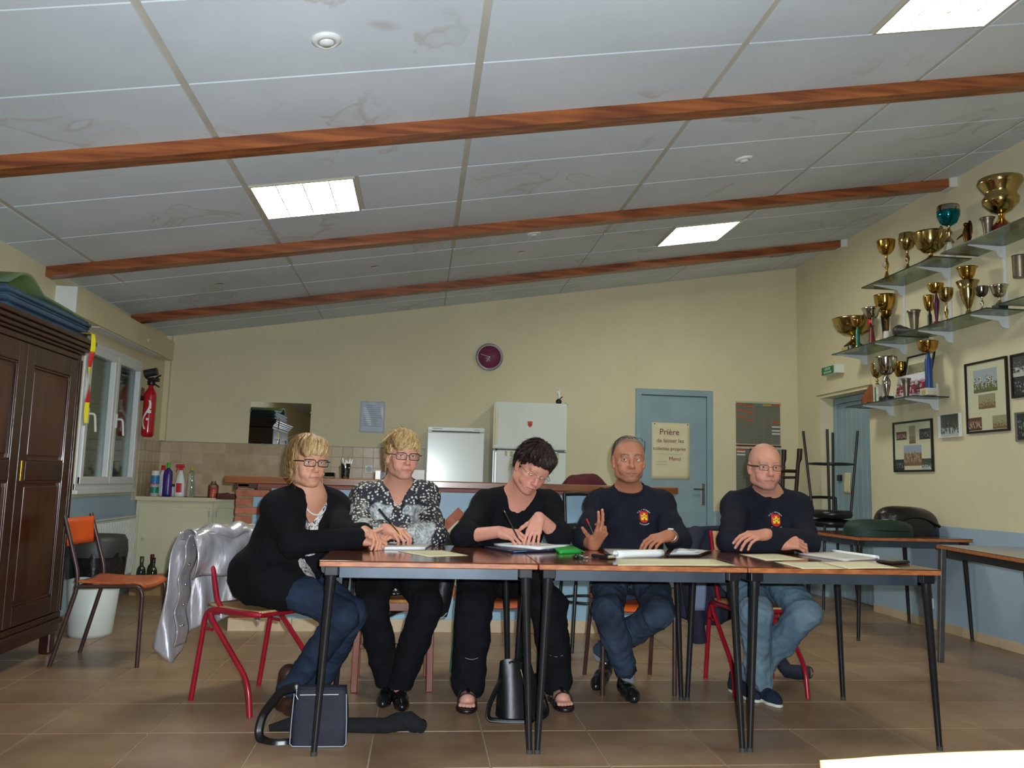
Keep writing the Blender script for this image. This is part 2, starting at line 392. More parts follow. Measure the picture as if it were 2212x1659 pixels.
# roof beams under the ceiling
M_beam = pm('beam_wood', (166, 94, 46), (112, 56, 28), scale=5, rough=.38, stretch=(.5, 6, 6), bump=.12, bscale=30, detail=5, coat=.25)
M_plaster = pm('white_plaster', (222, 222, 214), rough=.8)
for n, (ya, yb) in enumerate(((3.94, 4.04), (5.745, 5.845), (7.405, 7.505))):
    b = MB(); xa, xb = XL, XR-.05; d = .068
    b.add([(xa, ya, cz(xa)-d), (xb, ya, cz(xb)-d), (xb, yb, cz(xb)-d), (xa, yb, cz(xa)-d), (xa, ya, cz(xa)), (xb, ya, cz(xb)), (xb, yb, cz(xb)), (xa, yb, cz(xa))],
          [(0, 3, 2, 1), (4, 5, 6, 7), (0, 1, 5, 4), (1, 2, 6, 5), (2, 3, 7, 6), (3, 0, 4, 7)])
    t = struct('trim_%d' % (n+1), b, M_beam)
    s = MB(); slab(s, XR-.062, XR, ya-.012, yb+.012, -d-.006, 0); s.build('plaster_stub', M_plaster, t)

# ceiling lights
M_lamp = emit('lamp_panel', (252, 254, 236), PANEL_STRENGTH)
M_lframe = pm('lamp_frame', (205, 200, 180), rough=.4, metal=.3)
LN = ['square ceiling light panel with white grid between the two nearer beams', 'square ceiling light panel beside the stained ceiling boards, before the first beam',
      'square ceiling light panel over the trophy shelf side, between the far beams']
for n, ((i, j), h) in enumerate(LIGHTS.items()):
    mid = (CX[i]+CX[i+1])/2
    x0, x1 = (CX[i]+.017, mid-.012) if h == 0 else (mid+.012, CX[i+1]-.017); ya, yb = CY[j]+.008, CY[j+1]-.008
    xm, ym = (x0+x1)/2, (ya+yb)/2
    t = thing('ceiling_light', LN[n], 'ceiling light', (xm, ym, cz(xm)), group='ceiling lights'); t.rotation_euler = (0, -math.atan(SL), 0)
    w, d = (x1-x0)/2*math.sqrt(1+SL*SL), (yb-ya)/2
    f = MB(); e = .012
    for q in ((-w, w, -d, -d+e), (-w, w, d-e, d), (-w, -w+e, -d+e, d-e), (w-e, w, -d+e, d-e)): f.box(*q, -.008, .005)
    f.build('frame', M_lframe, t)
    MB().box(-w+e, w-e, -d+e, d-e, .001, .005).build('diffuser', M_lamp, t)
    for k in range(1, 4):
        MB().box(-w+2*w*k/4-.003, -w+2*w*k/4+.003, -d+e, d-e, -.004, .001).build('louvre', M_lframe, t)
    for k in range(1, 4):
        MB().box(-w+e, w-e, -d+2*d*k/4-.003, -d+2*d*k/4+.003, -.0035, .001).build('louvre', M_lframe, t)
# round vents and recessed spots
def on_ceiling(t): t.rotation_euler = (0, -math.atan(SL), 0)
for n, (x, y, r, lab) in enumerate(((-.426, 3.126, .058, 'large round white ceiling vent valve before the first beam'), (1.98, 4.90, .058, 'round white ceiling vent valve tilted open between the nearer beams'), (.80, 6.12, .055, 'small pale round ceiling vent just past the second beam'))):
    t = thing('ceiling_vent', lab, 'vent', (x, y, cz(x)), group='ceiling vents'); on_ceiling(t)
    MB().lathe([(r*.62, -.012), (r*.7, -.016), (r, -.006), (r, 0)], 28).lathe([(r*.62, -.012), (r*.6, 0)], 28).build('ring', M_white, t)
    MB().lathe([(0, -.022), (r*.42, -.02), (r*.5, -.012), (r*.5, -.004)], 24).build('valve_disc', M_white, t)
M_dark = pm('dark_void', (20, 20, 20), rough=.6); M_chrome = pm('chrome', (205, 205, 205), rough=.18, metal=1)
for n, (x, y) in enumerate(((-1.634, 6.68), (-.421, 6.64), (.772, 6.645))):
    t = thing('ceiling_spot', 'tiny recessed spot with chrome ring in the ceiling before the far beam', 'spotlight', (x, y, cz(x)), group='recessed ceiling spots'); on_ceiling(t)
    MB().lathe([(.026, -.004), (.032, -.006), (.036, 0)], 20).build('ring', M_chrome, t)
    MB().lathe([(0, -.001), (.026, -.003)], 16).build('lamp', M_dark, t)
t = thing('ceiling_grille', 'small grey square grille in the ceiling beside the far beam end', 'vent', (3.55, 7.75, cz(3.55))); on_ceiling(t)
MB().box(-.13, .13, -.09, .09, -.004, 0).build('plate', pm('grille_grey', (140, 140, 136), rough=.5), t)
for k in range(7): MB().box(-.11, .11, -.075+k*.022, -.065+k*.022, -.009, -.004).build('slat', MATS['grille_grey'], t)

# window
M_pvc = pm('white_pvc', (224, 228, 228), rough=.3)
M_pane = thin_glass('window_pane', (232, 240, 236), .16)
M_shut = pm('shutter_slat', (186, 192, 176), (176, 182, 166), scale=6, rough=.5)
win = MB()
yw0, yw1, zw0, zw1 = 6.50, 7.77, .90, 2.04
for q in ((yw0, yw1, zw0, zw0+.05), (yw0, yw1, zw1-.05, zw1), (yw0, yw0+.045, zw0, zw1), (yw1-.045, yw1, zw0, zw1)):
    win.box(XL-.09, XL+(.012 if q[1]-q[0] > .1 else .0125), q[0], q[1], q[2], q[3], .004)
window_1 = struct('window_1', win, M_pvc)
ym = (yw0+yw1)/2
for n, (a, b) in enumerate(((yw0+.04, ym), (ym, yw1-.04))):
    s = MB(); f = .058
    for q in ((a, b, zw0+.045, zw0+.045+f), (a, b, zw1-.045-f, zw1-.045), (a, a+f, zw0+.045, zw1-.045), (b-f, b, zw0+.045, zw1-.045)):
        s.box(XL-.05, XL+(.0295 if q[1]-q[0] > .1 else .030), q[0]+.001, q[1]-.001, q[2], q[3], .006)
    sash = s.build('sash', M_pvc, window_1)
    MB().box(XL-.018, XL-.012, a+f-.004, b-f+.004, zw0+.1, zw1-.1).build('pane', M_pane, sash)
    hy = a+.03
    MB().box(XL+.03, XL+.042, hy-.014, hy+.014, 1.40, 1.52, .004).tube(fillet([(XL+.035, hy, 1.475), (XL+.085, hy, 1.475), (XL+.095, hy+.01, 1.34)], .03), .009, 8).build('handle', M_white, sash)
win2 = MB().box(XL-.01, XL+.035, yw0-.01, yw1+.01, zw0-.03, zw0, .005); win2.build('window_sill', M_pvc, window_1)
for k in range(28):
    MB().box(XL-.125, XL-.113, yw0+.02, yw1-.02, zw0+.005+k*.0405, zw0+.005+k*.0405+.038, .004).build('shutter_slat', M_shut, window_1)
# roller shutter casing
t = thing('shutter_casing', 'cream papered roller shutter casing along the wall above the window', 'shutter box', (XL, 5.93, 2.12))
MB().box(0, .14, .004, 2.30, 0, .185, .004).build('casing', M_cream, t)
MB().box(-.0, .142, -.008, .004, -.002, .19).build('end_panel', M_white, t)
MB().box(.14, .146, 1.52, 1.56, .06, .085, .002).build('hook_plate', M_white, t)
MB().box(.02, .12, .5, 2.0, -.006, 0).build('underside_flap', M_pvc, t)

# door to the toilets in the back wall
d1 = MB()
for q in ((2.233, 2.294, 0, 2.062), (3.008, 3.071, 0, 2.062), (2.294, 3.008, 1.998, 2.062)):
    d1.box(q[0], q[1], YB-.018, YB+.1, q[2], q[3], .004)
door_1 = struct('door_1', d1, M_bluedoor)
MB().box(2.297, 3.005, YB+.006, YB+.045, .006, 1.994, .002).build('leaf', M_bluedoor, door_1)
h = MB().box(2.945, 2.985, YB-.004, YB+.006, .86, 1.08, .003).tube(fillet([(2.965, YB, 1.02), (2.965, YB-.045, 1.02), (2.85, YB-.05, 1.02)], .02), .009, 10)
M_steel = pm('brushed_steel', (160, 160, 158), (140, 140, 138), scale=30, rough=.32, metal=1, stretch=(1, 1, 8))
h.build('handle', M_steel, door_1)
MB().box(2.1, 3.2, YB+.1, YB+.2, 0, 2.1).build('closing_panel', M_dark, door_1)
# boarded side door in its recess
d2 = MB(); xd = XR+.165
for q in ((7.075, 7.13, 0, 1.965), (7.94, 7.995, 0, 1.965), (7.13, 7.94, 1.91, 1.965)):
    d2.box(xd-.03, xd+.05, q[0], q[1], q[2], q[3], .003)
door_2 = struct('door_2', d2, M_bluedoor)
for k in range(9):
    w = .81/9; MB().box(xd-.012, xd+.012, 7.13+k*w+.0015, 7.13+(k+1)*w-.0015, .01, 1.908, .0035).build('plank', M_bluedoor, door_2)
MB().box(xd+.012, xd+.05, 7.1, 7.97, 0, 1.95).build('backing', M_bluedoor, door_2)
MB().box(xd-.04, xd-.012, 7.87, 7.925, 1.14, 1.20, .003).build('lock', pm('lock_metal', (70, 64, 54), rough=.4, metal=.8), door_2)
# wall tiles behind the kitchen counter: back wall, then the window wall
Tt = .1035; tm = None
for r in range(5):
    zt = 1.352-(r+1)*Tt
    for c in range(25):
        x = XL+.004+c*Tt
        if x+Tt > .045: continue
        if tm is None:
            o = MB().box(.0015, Tt-.0015, -.007, .004, .0015, Tt-.0015, .0018).build('wall_tile', M_wtile, wall_back); tm = o.data
        else: o = bpy.data.objects.new('wall_tile', tm); COL.objects.link(o); o.parent = wall_back
        o.location = (x, YB-.003, zt)
MB().box(XL, .045, YB-.004, YB+.01, .80, 1.353).build('tile_bed', M_wgrout, wall_back)
MB().box(.036, .047, YB-.012, YB, .80, 1.358).box(XL, .047, YB-.012, YB, 1.352, 1.358).build('tile_edge_strip', pm('grey_strip', (150, 146, 136), rough=.4), wall_back)
tm2 = None
for r in range(5):
    for c in range(7):
        y = YB-.006-(c+1)*Tt; zt = 1.352-(r+1)*Tt
        if y < 7.775: continue
        if tm2 is None:
            o = MB().box(-.004, .007, .0015, Tt-.0015, .0015, Tt-.0015, .0018).build('wall_tile', M_wtile, wall_left); tm2 = o.data
        else: o = bpy.data.objects.new('wall_tile', tm2); COL.objects.link(o); o.parent = wall_left
        o.location = (XL+.003, y, zt)
MB().box(XL-.01, XL+.004, 7.78, YB, .80, 1.353).build('tile_bed', M_wgrout, wall_left)
# ------------------------------------------------------------------ furniture materials
M_top = pm('table_varnish', (112, 60, 36), (84, 40, 24), scale=4, rough=.16, stretch=(1, 7, 7), detail=5, coat=.5)
M_edge = pm('table_edge_wood', (190, 118, 70), (150, 84, 48), scale=8, rough=.4, stretch=(2, 8, 8), detail=5)
M_apron = pm('apron_steel', (74, 84, 94), (62, 72, 82), scale=7, rough=.42, metal=.35)
M_black = pm('black_enamel', (24, 25, 28), (30, 31, 34), scale=14, rough=.32)
M_brown = pm('brown_enamel', (72, 50, 44), (60, 40, 36), scale=14, rough=.34)
M_red = pm('red_enamel', (158, 24, 42), (142, 18, 36), scale=10, rough=.3)
M_green = pm('green_enamel', (48, 104, 92), (40, 92, 82), scale=10, rough=.38)
M_orange = pm('orange_laminate', (224, 96, 34), (214, 86, 28), scale=6, rough=.4)
M_oseat = pm('worn_seat_ply', (196, 104, 62), (168, 80, 46), scale=6, rough=.35, stretch=(1, 5, 5))
M_ply = pm('pale_plywood', (196, 158, 110), (176, 136, 90), scale=6, rough=.4, stretch=(6, 1, 6))
M_rubber = pm('foot_cap', (60, 58, 54), rough=.7)

def table(name, label, x0, x1, ya, yb, h=.728, group=None, legs=M_black, rz=0.0, apron=M_apron, splay=.012, inset=.045, square=False):
    cx, cy = (x0+x1)/2, (ya+yb)/2; w, d = (x1-x0)/2, (yb-ya)/2
    t = thing(name, label, 'table', (cx, cy, 0), rz, group)
    top = MB().box(-w, w, -d, d, h-.0035, h, .0015).build('table_top', M_top, t)
    MB().box(-w+.0005, w-.0005, -d+.0005, d-.0005, h-.024, h-.0035, .003).build('edge_band', M_edge, top)
    i = inset+.012
    for q in ((-w+i, w-i, -d+i, -d+i+.018), (-w+i, w-i, d-i-.018, d-i), (-w+i, -w+i+.018, -d+i, d-i), (w-i-.018, w-i, -d+i, d-i)):
        MB().box(*q, h-.072, h-.025, .002).build('apron', apron, t)
    for sx in (-1, 1):
        for sy in (-1, 1):
            a = Vector((sx*(w-inset), sy*(d-inset), h-.025)); b = Vector((sx*(w-inset+splay+.02), sy*(d-inset+splay), 0))
            lg = MB()
            if square: lg.bar(a, b, .032, .032, up=(0, 1, 0), bev=.003)
            else: lg.tube([a, a+(b-a)*.13, a+(b-a)*.14, a+(b-a)*.985, b], [.0205, .0205, .0175, .0115, .0115], 12)
            l = lg.build('leg', legs, t)
            MB().tube([b+Vector((0, 0, .016)), b], .0128, 10).build('foot_cap', M_rubber, l)
            if not square:
                MB().box(a.x-.026, a.x+.026, a.y-.026, a.y+.026, h-.06, h-.0245, .003).build('corner_bracket', M_black, l)
    return t
FT = 'three square tables pushed together'
TAB1 = table('table', 'square brown table with the dark bag at its leg, left end of the joined row', -.368, .480, 3.30, 4.15, group=FT)
TAB2 = table('table', 'middle square table of the joined row, with keys and phones on it', .484, 1.338, 3.30, 4.15, group=FT)
TAB3 = table('table', 'square table of the joined row with chipped edge, next to the blue side wall', 1.342, 2.177, 3.30, 4.15, group=FT)
table('table', 'dark square table against the side wall carrying two bags', 3.10, 3.985, 5.66, 6.50, h=.722)
M_grey = pm('grey_steel_leg', (96, 96, 98), (84, 84, 86), scale=20, rough=.4, metal=.5)
TB = table('table', 'table with grey square legs standing askew near the blue side wall', 3.16, 3.72, 3.68, 4.98, h=.722, legs=M_grey, rz=math.radians(-10), square=True, apron=pm('dark_apron', (40, 38, 40), rough=.5), inset=.03)

# ------------------------------------------------------------------ chairs (front is -y of the thing)
def school_chair(label, loc, rz, frame, seatm, backm, seat_h=.44, group=None, w=.19, back_h=.80, over=0.0):
    """tube chair with plywood seat and a backrest panel between the uprights"""
    t = thing('school_chair', label, 'chair', loc, rz, group); sd = .19
    for s in (-1, 1):
        fr = fillet([(s*w, -sd, 0), (s*w, -sd, seat_h-.012), (s*(w-.01), sd-.02, seat_h-.02)], .06)
        MB().tube(fr, .0115, 10).build('front_leg', frame, t)
        rr = fillet([(s*w, sd+.075, 0), (s*(w-.01), sd-.03, seat_h-.03), (s*(w-.01), sd-.025, seat_h+.06), (s*(w-.015), sd+.07, back_h-over*1.6)], .07)
        MB().tube(rr, .0115, 10).build('rear_leg', frame, t)
    MB().tube([(-w+.01, sd-.02, seat_h-.025), (w-.01, sd-.02, seat_h-.025)], .01, 8).build('cross_bar', frame, t)
    MB().tube([(-w, -sd+.03, seat_h-.02), (w, -sd+.03, seat_h-.02)], .009, 8).build('cross_bar', frame, t)
    def seat(u, v):
        x = (u-.5)*2*(w-.005); y = -sd-.012+v*(2*sd-.0)
        z = seat_h+.004+.012*(abs(u-.5)*2)**2 - .010*math.sin(PI*v)
        if v < .16: z -= .030*((.16-v)/.16)**2
        return (x, y, z)
    MB().grid(seat, 12, 14, True, .011).build('seat', seatm, t)
    def back(u, v):
        x = (u-.5)*2*(w-.014+over); f = v; z = back_h-.165+f*(.15+over*.5)
        return (x, sd+.022+(z-(seat_h+.06))/(back_h-seat_h-.06)*.028+.018*(1-(2*u-1)**2)-over, z)
    MB().grid(back, 14, 5, True, .010).build('backrest', backm, t)
    return t
school_chair('empty brown tube chair with bright orange backrest beside the wardrobe', (-1.655, 5.0, 0), math.radians(88), M_brown, M_oseat, M_orange, w=.185)
CH4 = school_chair('brown tube chair with bright orange seat under the man with glasses on his head', (1.135, 4.40, 0), math.radians(0), M_brown, M_orange, M_orange, w=.185)
CH3 = school_chair('green tube chair with plywood seat under the woman writing with bowed head', (.43, 4.47, 0), math.radians(4), M_green, M_oseat, M_oseat, w=.195)
school_chair('pale plywood tube chair standing apart in front of the joined tables', (.590, .545, 0), math.radians(2), M_brown, M_ply, M_ply, w=.195, back_h=.8025, over=.022)

def y_chair(label, loc, rz, group=None, seat_h=.44):
    """tube chair whose front leg branches off below the rear bend like an upturned Y"""
    t = thing('tube_chair', label, 'chair', loc, rz, group); w = .19; sd = .19
    for s in (-1, 1):
        rail = fillet([(s*w, sd+.045, 0), (s*w, sd-.03, seat_h-.015), (s*w, -sd+.02, seat_h-.006), (s*(w-.03), -sd-.01, seat_h-.01)], .065)
        MB().tube(rail, .0125, 10).build('rear_leg', M_red, t)
        fr = fillet([(s*w, sd-.055, seat_h-.022), (s*w, sd-.075, seat_h-.06), (s*w, -sd+.015, .145), (s*w, -sd-.01, 0)], .07)
        MB().tube(fr, .0125, 10).build('front_leg', M_red, t)
        MB().tube([(s*w, sd-.01, seat_h-.105), (s*w, sd-.085, seat_h-.105)], .008, 8).build('strut', M_red, t)
        up = fillet([(s*(w-.03), sd-.10, seat_h-.01), (s*(w-.03), sd-.065, seat_h+.02), (s*(w-.035), sd+.06, .80)], .05)
        MB().tube(up, .0115, 10).build('back_upright', M_red, t)
    MB().tube([(-w, sd-.08, seat_h-.03), (w, sd-.08, seat_h-.03)], .009, 8).build('cross_bar', M_red, t)
    MB().tube([(-w+.03, -sd-.01, seat_h-.012), (w-.03, -sd-.01, seat_h-.012)], .010, 8).build('cross_bar', M_red, t)
    MB().grid(lambda u, v: ((u-.5)*2*(w-.02), -sd-.01+v*2*sd, seat_h+.006-.010*math.sin(PI*v)), 8, 10, True, .010).build('seat', M_ply, t)
    MB().grid(lambda u, v: ((u-.5)*2*(w-.04), sd+.022+v*.045+.016*(1-(2*u-1)**2), .66+v*.14), 10, 5, True, .010).build('backrest', M_ply, t)
    return t
CH1 = y_chair('red tube chair with the silver jacket over its back', (-.712, 4.12, 0), math.radians(48))
CH5 = y_chair('red tube chair under the bald man at the end of the tables', (1.80, 4.34, 0), math.radians(0))

# wooden chair of the second woman
M_wood = pm('brown_wood', (128, 66, 42), (104, 50, 32), scale=6, rough=.4, stretch=(6, 6, 1), detail=4)
M_rush = pm('woven_rush', (196, 140, 70), (150, 96, 44), scale=40, rough=.7, bump=.4, bscale=80)
CH2 = thing('wooden_chair', 'brown wooden chair with square legs and woven rush seat', 'chair', (-.10, 4.45, 0), math.radians(2))
for sx in (-1, 1):
    for sy in (-1, 1):
        MB().bar((sx*.185, sy*.165, 0), (sx*.178, sy*.16, .44 if sy < 0 else .80), .034, .034, up=(0, 1, 0), bev=.004).build('leg', M_wood, CH2)
    MB().box(sx*.18-.011, sx*.18+.011, -.15, .15, .17, .205, .003).build('stretcher', M_wood, CH2)
    MB().box(sx*.18-.012, sx*.18+.012, -.15, .15, .39, .435, .003).build('side_rail', M_wood, CH2)
MB().box(-.17, .17, -.01, .012, .175, .20, .003).build('cross_stretcher', M_wood, CH2)
MB().box(-.17, .17, -.175, -.15, .39, .435, .003).build('front_rail', M_wood, CH2)
MB().grid(lambda u, v: (-.185+.37*u, -.185+.35*v, .448-.012*math.sin(PI*u)*math.sin(PI*v)), 10, 10, True, .018).build('seat', M_rush, CH2)
for z in (.56, .67, .76): MB().grid(lambda u, v: (-.17+.34*u, .165+.022*math.sin(PI*u), z+.045*v), 8, 2, True, .012).build('back_slat', M_wood, CH2)

# bar stools
M_vinyl = pm('black_vinyl', (22, 22, 24), (28, 28, 30), scale=20, rough=.3, bump=.1, bscale=120)
def bar_stool(label, loc, rz=0.0, inverted=False, group=None, H=.76):
    t = thing('bar_stool', label, 'bar stool', loc, rz, group)
    S = -1 if inverted else 1
    def P(x, y, z): return (x, y*S, z) if not inverted else (x, y, H+.03-z)
    b = .165
    for sx in (-1, 1):
        for sy in (-1, 1):
            bot = P(sx*b, sy*b, 0); tp = P(sx*.115, sy*.115, H-.03)
            if sy > 0 and not inverted:
                MB().tube(fillet([bot, P(sx*.125, .125, H-.05), P(sx*.13, .15, H+.22)], .03), .0115, 10).build('leg', M_black, t)
            else: MB().tube([bot, tp], .0115, 10).build('leg', M_black, t)
    if not inverted:
        MB().tube(fillet([P(-.13, .15, H+.215), P(0, .175, H+.222), P(.13, .15, H+.215)], .05), .0135, 10).build('back_rail', M_black, t)
    ring = [P(.185*math.cos(2*PI*k/24), .185*math.sin(2*PI*k/24), .30) for k in range(25)]
    MB().tube(ring, .009, 8, caps=False).build('foot_ring', M_black, t)
    prof = [(.0, H-.045), (.15, H-.045), (.175, H-.03), (.18, H-.005), (.165, H+.02), (.10, H+.03), (0, H+.03)]
    if inverted: prof = [(r, H+.03-z) for r, z in prof][::-1]
    MB().lathe(prof, 28).build('seat', M_vinyl, t)
    return t
bar_stool('black metal bar stool standing at the blue bar front', (1.125, 5.42, 0), math.radians(8))
bar_stool('upright black bar stool in the corner by the boarded door', (3.74, 7.28, 0), math.radians(0))
bar_stool('black bar stool turned upside down on another stool by the boarded door', (3.71, 7.20, .793), math.radians(12), True)
M_dwood = pm('dark_wood', (58, 34, 26), (44, 24, 18), scale=6, rough=.4, stretch=(5, 5, 1))
def wood_stool(label, loc, rz, inverted):
    t = thing('wooden_stool', label, 'stool', loc, rz); H = .72
    def P(x, y, z): return (x, y, z) if not inverted else (x, y, H-z)
    for sx in (-1, 1):
        for sy in (-1, 1):
            MB().tube([P(sx*.175, sy*.15, 0), P(sx*.17, sy*.147, .10), P(sx*.16, sy*.14, .14), P(sx*.125, sy*.115, H-.03)], [.026, .026, .019, .019], 8).build('leg', M_dwood, t)
        MB().tube([P(sx*.148, -.13, .28), P(sx*.148, .13, .28)], .013, 8).build('stretcher', M_dwood, t)
    for sy in (-1, 1): MB().tube([P(-.155, sy*.135, .22), P(.155, sy*.135, .22)], .016, 8).build('stretcher', M_dwood, t)
    prof = [(0, H-.035), (.17, H-.035), (.18, H-.02), (.172, H), (0, H)]
    if inverted: prof = [(r, H-z) for r, z in prof][::-1]
    MB().lathe(prof, 24).build('seat', M_dwood, t)
wood_stool('upright dark wooden stool in the corner behind the bald man', (3.50, 7.90, 0), math.radians(10), False)
wood_stool('dark wooden stool turned upside down on another behind the bald man', (3.50, 7.90, .722), math.radians(5), True)

# ------------------------------------------------------------------ the bar
M_bar = pm('bar_top_wood', (138, 82, 40), (104, 56, 26), scale=4, rough=.3, stretch=(1, 8, 8), detail=5, coat=.4)
M_panel = pm('light_blue_panel', (150, 186, 206), (142, 178, 200), scale=3, rough=.4)
M_brick = pm('terracotta_brick', (198, 122, 92), (172, 98, 72), scale=14, rough=.7, bump=.35, bscale=60)
M_mortar = pm('mortar', (158, 140, 108), (144, 126, 96), scale=30, rough=.9, bump=.3)
BX0, BX1, BY = -1.245, 1.72, 5.93
bar = thing('bar_counter', 'long bar with wooden top, light blue front and brick end', 'bar', (0, BY, 0))
btop = MB().box(-1.285, 1.815, -.22, .36, .99, 1.038, .006).build('bar_top', M_bar, bar)
body = MB().box(BX0+.235, BX1-.235, .0, .12, 0, .96).build('front_panel', M_panel, bar)
MB().box(BX0, BX1, -.02, .14, .96, .99, .003).build('top_batten', pm('red_batten', (150, 78, 62), (132, 64, 50), scale=8, rough=.5, stretch=(1, 6, 6)), bar)
for side, xa, s in (('a', BX0, 1), ('b', BX1, -1)):
    pil = MB().box(min(xa+.004*s, xa+.118*s), max(xa+.004*s, xa+.118*s), -.004, .116, 0, .958).build('end_pillar', M_mortar, bar)
    for r in range(16):
        z = .004+r*.0597; long = (r % 2 == 1); Lb = .225 if long else .11
        if z+.0455 > .96: break
        MB().box(min(xa, xa+s*Lb), max(xa, xa+s*Lb), -.012, .122, z, z+.0455, .003).build('brick', M_brick, pil)
        if not long: MB().box(min(xa+s*.118, xa+s*.236), max(xa+s*.118, xa+s*.236), -.003, .116, z-.012, z+.058).build('blue_infill', M_panel, pil)
# tiled skirting of the bar
n = 7
for k in range(n):
    x0 = BX0+k*(BX1-BX0)/n+.002; x1 = BX0+(k+1)*(BX1-BX0)/n-.002
    MB().box(x0, x1, -.024, -.004, 0, .085, .002).build('skirting_tile', M_skirt, bar)
# terracotta and cream lozenge on the front
dm = MB(); c = (.284, -.012, .54); R1, R2 = .318, .228
M_lz = pm('cream_board', (222, 214, 178), rough=.6)
def loz(R, y0, y1):
    return MB().prism([(R, 0), (0, R), (-R, 0), (0, -R)], y0, y1, Matrix.Translation((c[0], 0, c[2])) @ Matrix.Rotation(PI/2, 4, 'X'))
lz = loz(R1, 0, .014).build('lozenge_border', M_brick, bar); loz(R2, .014, .019).build('lozenge_centre', M_lz, lz)
# slotted clamps on the bar's end, just under the top
M_clip = pm('clamp_metal', (84, 62, 60), (60, 44, 44), scale=20, rough=.35, metal=.6)
MB().box(-1.235, -1.16, -.02, -.012, .965, .986, .002).build('end_tile', pm('pink_tile', (206, 150, 140), rough=.5), bar)
MB().box(-1.158, -1.10, -.034, -.02, .955, .99, .003).box(-1.258, -1.238, -.034, .06, .945, .99, .003).build('clamp', M_clip, bar)

# ------------------------------------------------------------------ kitchen counter at the back
M_cab = pm('cream_cabinet', (222, 216, 184), (214, 207, 174), scale=3, rough=.5)
M_work = pm('worktop_laminate', (150, 138, 118), (136, 124, 104), scale=30, rough=.45)
def cabinet(label, x0, x1, door_l, knob_side):
    t = thing('base_cabinet', label, 'cabinet', (x0, 7.92, 0)); w = x1-x0
    MB().box(0, w, .0, .56, .06, .80).build('body', M_cab, t)
    MB().box(.02, w-.02, .05, .5, 0, .06).build('plinth', pm('plinth_grey', (110, 104, 92), rough=.6), t)
    d = MB().box(.03, w-.03, -.018, -.001, .09, .74, .004).build('door', M_cab, t)
    kx = .09 if knob_side < 0 else w-.09
    MB().sphere((kx, -.032, .46), .014, 12, 8).tube([(kx, -.018, .46), (kx, -.03, .46)], .006, 8).build('knob', M_cab, d)
    for z in (.16, .66): MB().tube([(w-.03 if knob_side < 0 else .03, -.024, z), (w-.03 if knob_side < 0 else .03, -.024, z+.05)], .006, 8).build('hinge', M_steel, d)
    return t
cabinet('cream base cabinet with a wide door beside the radiator', -2.535, -1.86, 0, -1)
cabinet('cream base cabinet partly hidden behind the bar end', -1.858, -1.26, 0, 1)
cabinet('cream base cabinet behind the bar, next to the white freezer', -1.258, -.62, 0, 1)
cabinet('narrow cream base cabinet directly left of the white freezer', -.618, .03, 0, -1)
wk = thing('worktop', 'speckled worktop over the cream cabinets under the wall tiles', 'worktop', (XL, 7.89, .80))
MB().box(.001, 2.57, 0, .60, .001, .028, .004).build('board', M_work, wk)
MB().box(0, 2.57, -.006, .0, -.004, .03, .002).build('edge_strip', pm('cream_strip', (214, 206, 176), rough=.5), wk)
tr = thing('wooden_tray', 'dark red wooden tray board jutting out beside the bar end', 'tray', (-1.76, 7.86, .829))
MB().box(0, .52, -.30, .16, 0, .012, .003).box(0, .52, -.30, -.288, .012, .05, .003).box(0, .012, -.30, .16, .012, .05, .003).box(.508, .52, -.30, .16, .012, .05, .003).build('board', pm('red_brown_wood', (98, 44, 30), (78, 32, 22), scale=8, rough=.35, stretch=(1, 7, 7)), tr)

# ------------------------------------------------------------------ fridge and freezer
M_enam = pm('white_enamel', (226, 230, 224), (218, 223, 216), scale=2, rough=.22, coat=.3)
M_gap = pm('seal_grey', (120, 120, 116), rough=.6)
fr = thing('refrigerator', 'tall white two-door refrigerator with an emblem sticker', 'refrigerator', (.70, 7.90, 0)); W = .70
MB().box(0, W, .055, .585, .02, 1.808, .008).build('body', M_enam, fr)
MB().box(.01, W-.01, .045, .056, .04, 1.80).build('seal', M_gap, fr)
fd = MB().box(0, W, 0, .046, 1.358, 1.812, .012).build('freezer_door', M_enam, fr)
ld = MB().box(0, W, 0, .046, .06, 1.345, .012).build('fridge_door', M_enam, fr)
M_alu = pm('alu_strip', (190, 192, 188), rough=.3, metal=.7)
MB().box(-.016, .004, -.004, .05, 1.36, 1.80, .004).box(.002, .03, -.010, 0, 1.40, 1.74, .004).build('grip_strip', M_cab, fd)
MB().box(-.014, .004, -.004, .05, .07, 1.34, .004).box(.004, .026, -.012, 0, .9, 1.33, .003).build('grip_strip', M_alu, ld)
MB().box(.012, .03, -.004, 0, 1.34, 1.36).build('hinge_plate', M_dark, fr)
def shield(sz):
    return [(-sz*.5, sz*.55), (0, sz*.62), (sz*.5, sz*.55), (sz*.48, -.05*sz), (sz*.3, -sz*.4), (0, -sz*.62), (-sz*.3, -sz*.4), (-sz*.48, -.05*sz)]
st = MB().prism(shield(.05), 0, .0012, Matrix.Translation((.34, 0, 1.60)) @ FACE_CAM).build('shield_sticker', pm('sticker_orange', (206, 96, 40), (170, 50, 30), scale=60, rough=.5), fd)
MB().prism([(-.012, -.012), (.006, -.016), (.014, .004), (.004, .016), (-.006, .008)], .0012, .002, Matrix.Translation((.34, 0, 1.602)) @ FACE_CAM).build('sticker_mark', pm('sticker_red', (150, 36, 26), rough=.5), st)
M_mag = pm('magnet_print', (206, 196, 150), (130, 140, 100), scale=90, rough=.6)
for (x, z, w, hh) in ((.115, 1.315, .022, .044), (.165, 1.315, .024, .048), (.60, 1.285, .05, .09)):
    MB().box(x-w/2, x+w/2, -.002, 0, z-hh/2, z+hh/2).build('magnet', M_mag, ld)
MB().box(W-.09, W-.005, -.003, 0, 1.336, 1.342).build('brand_strip', M_dark, ld)
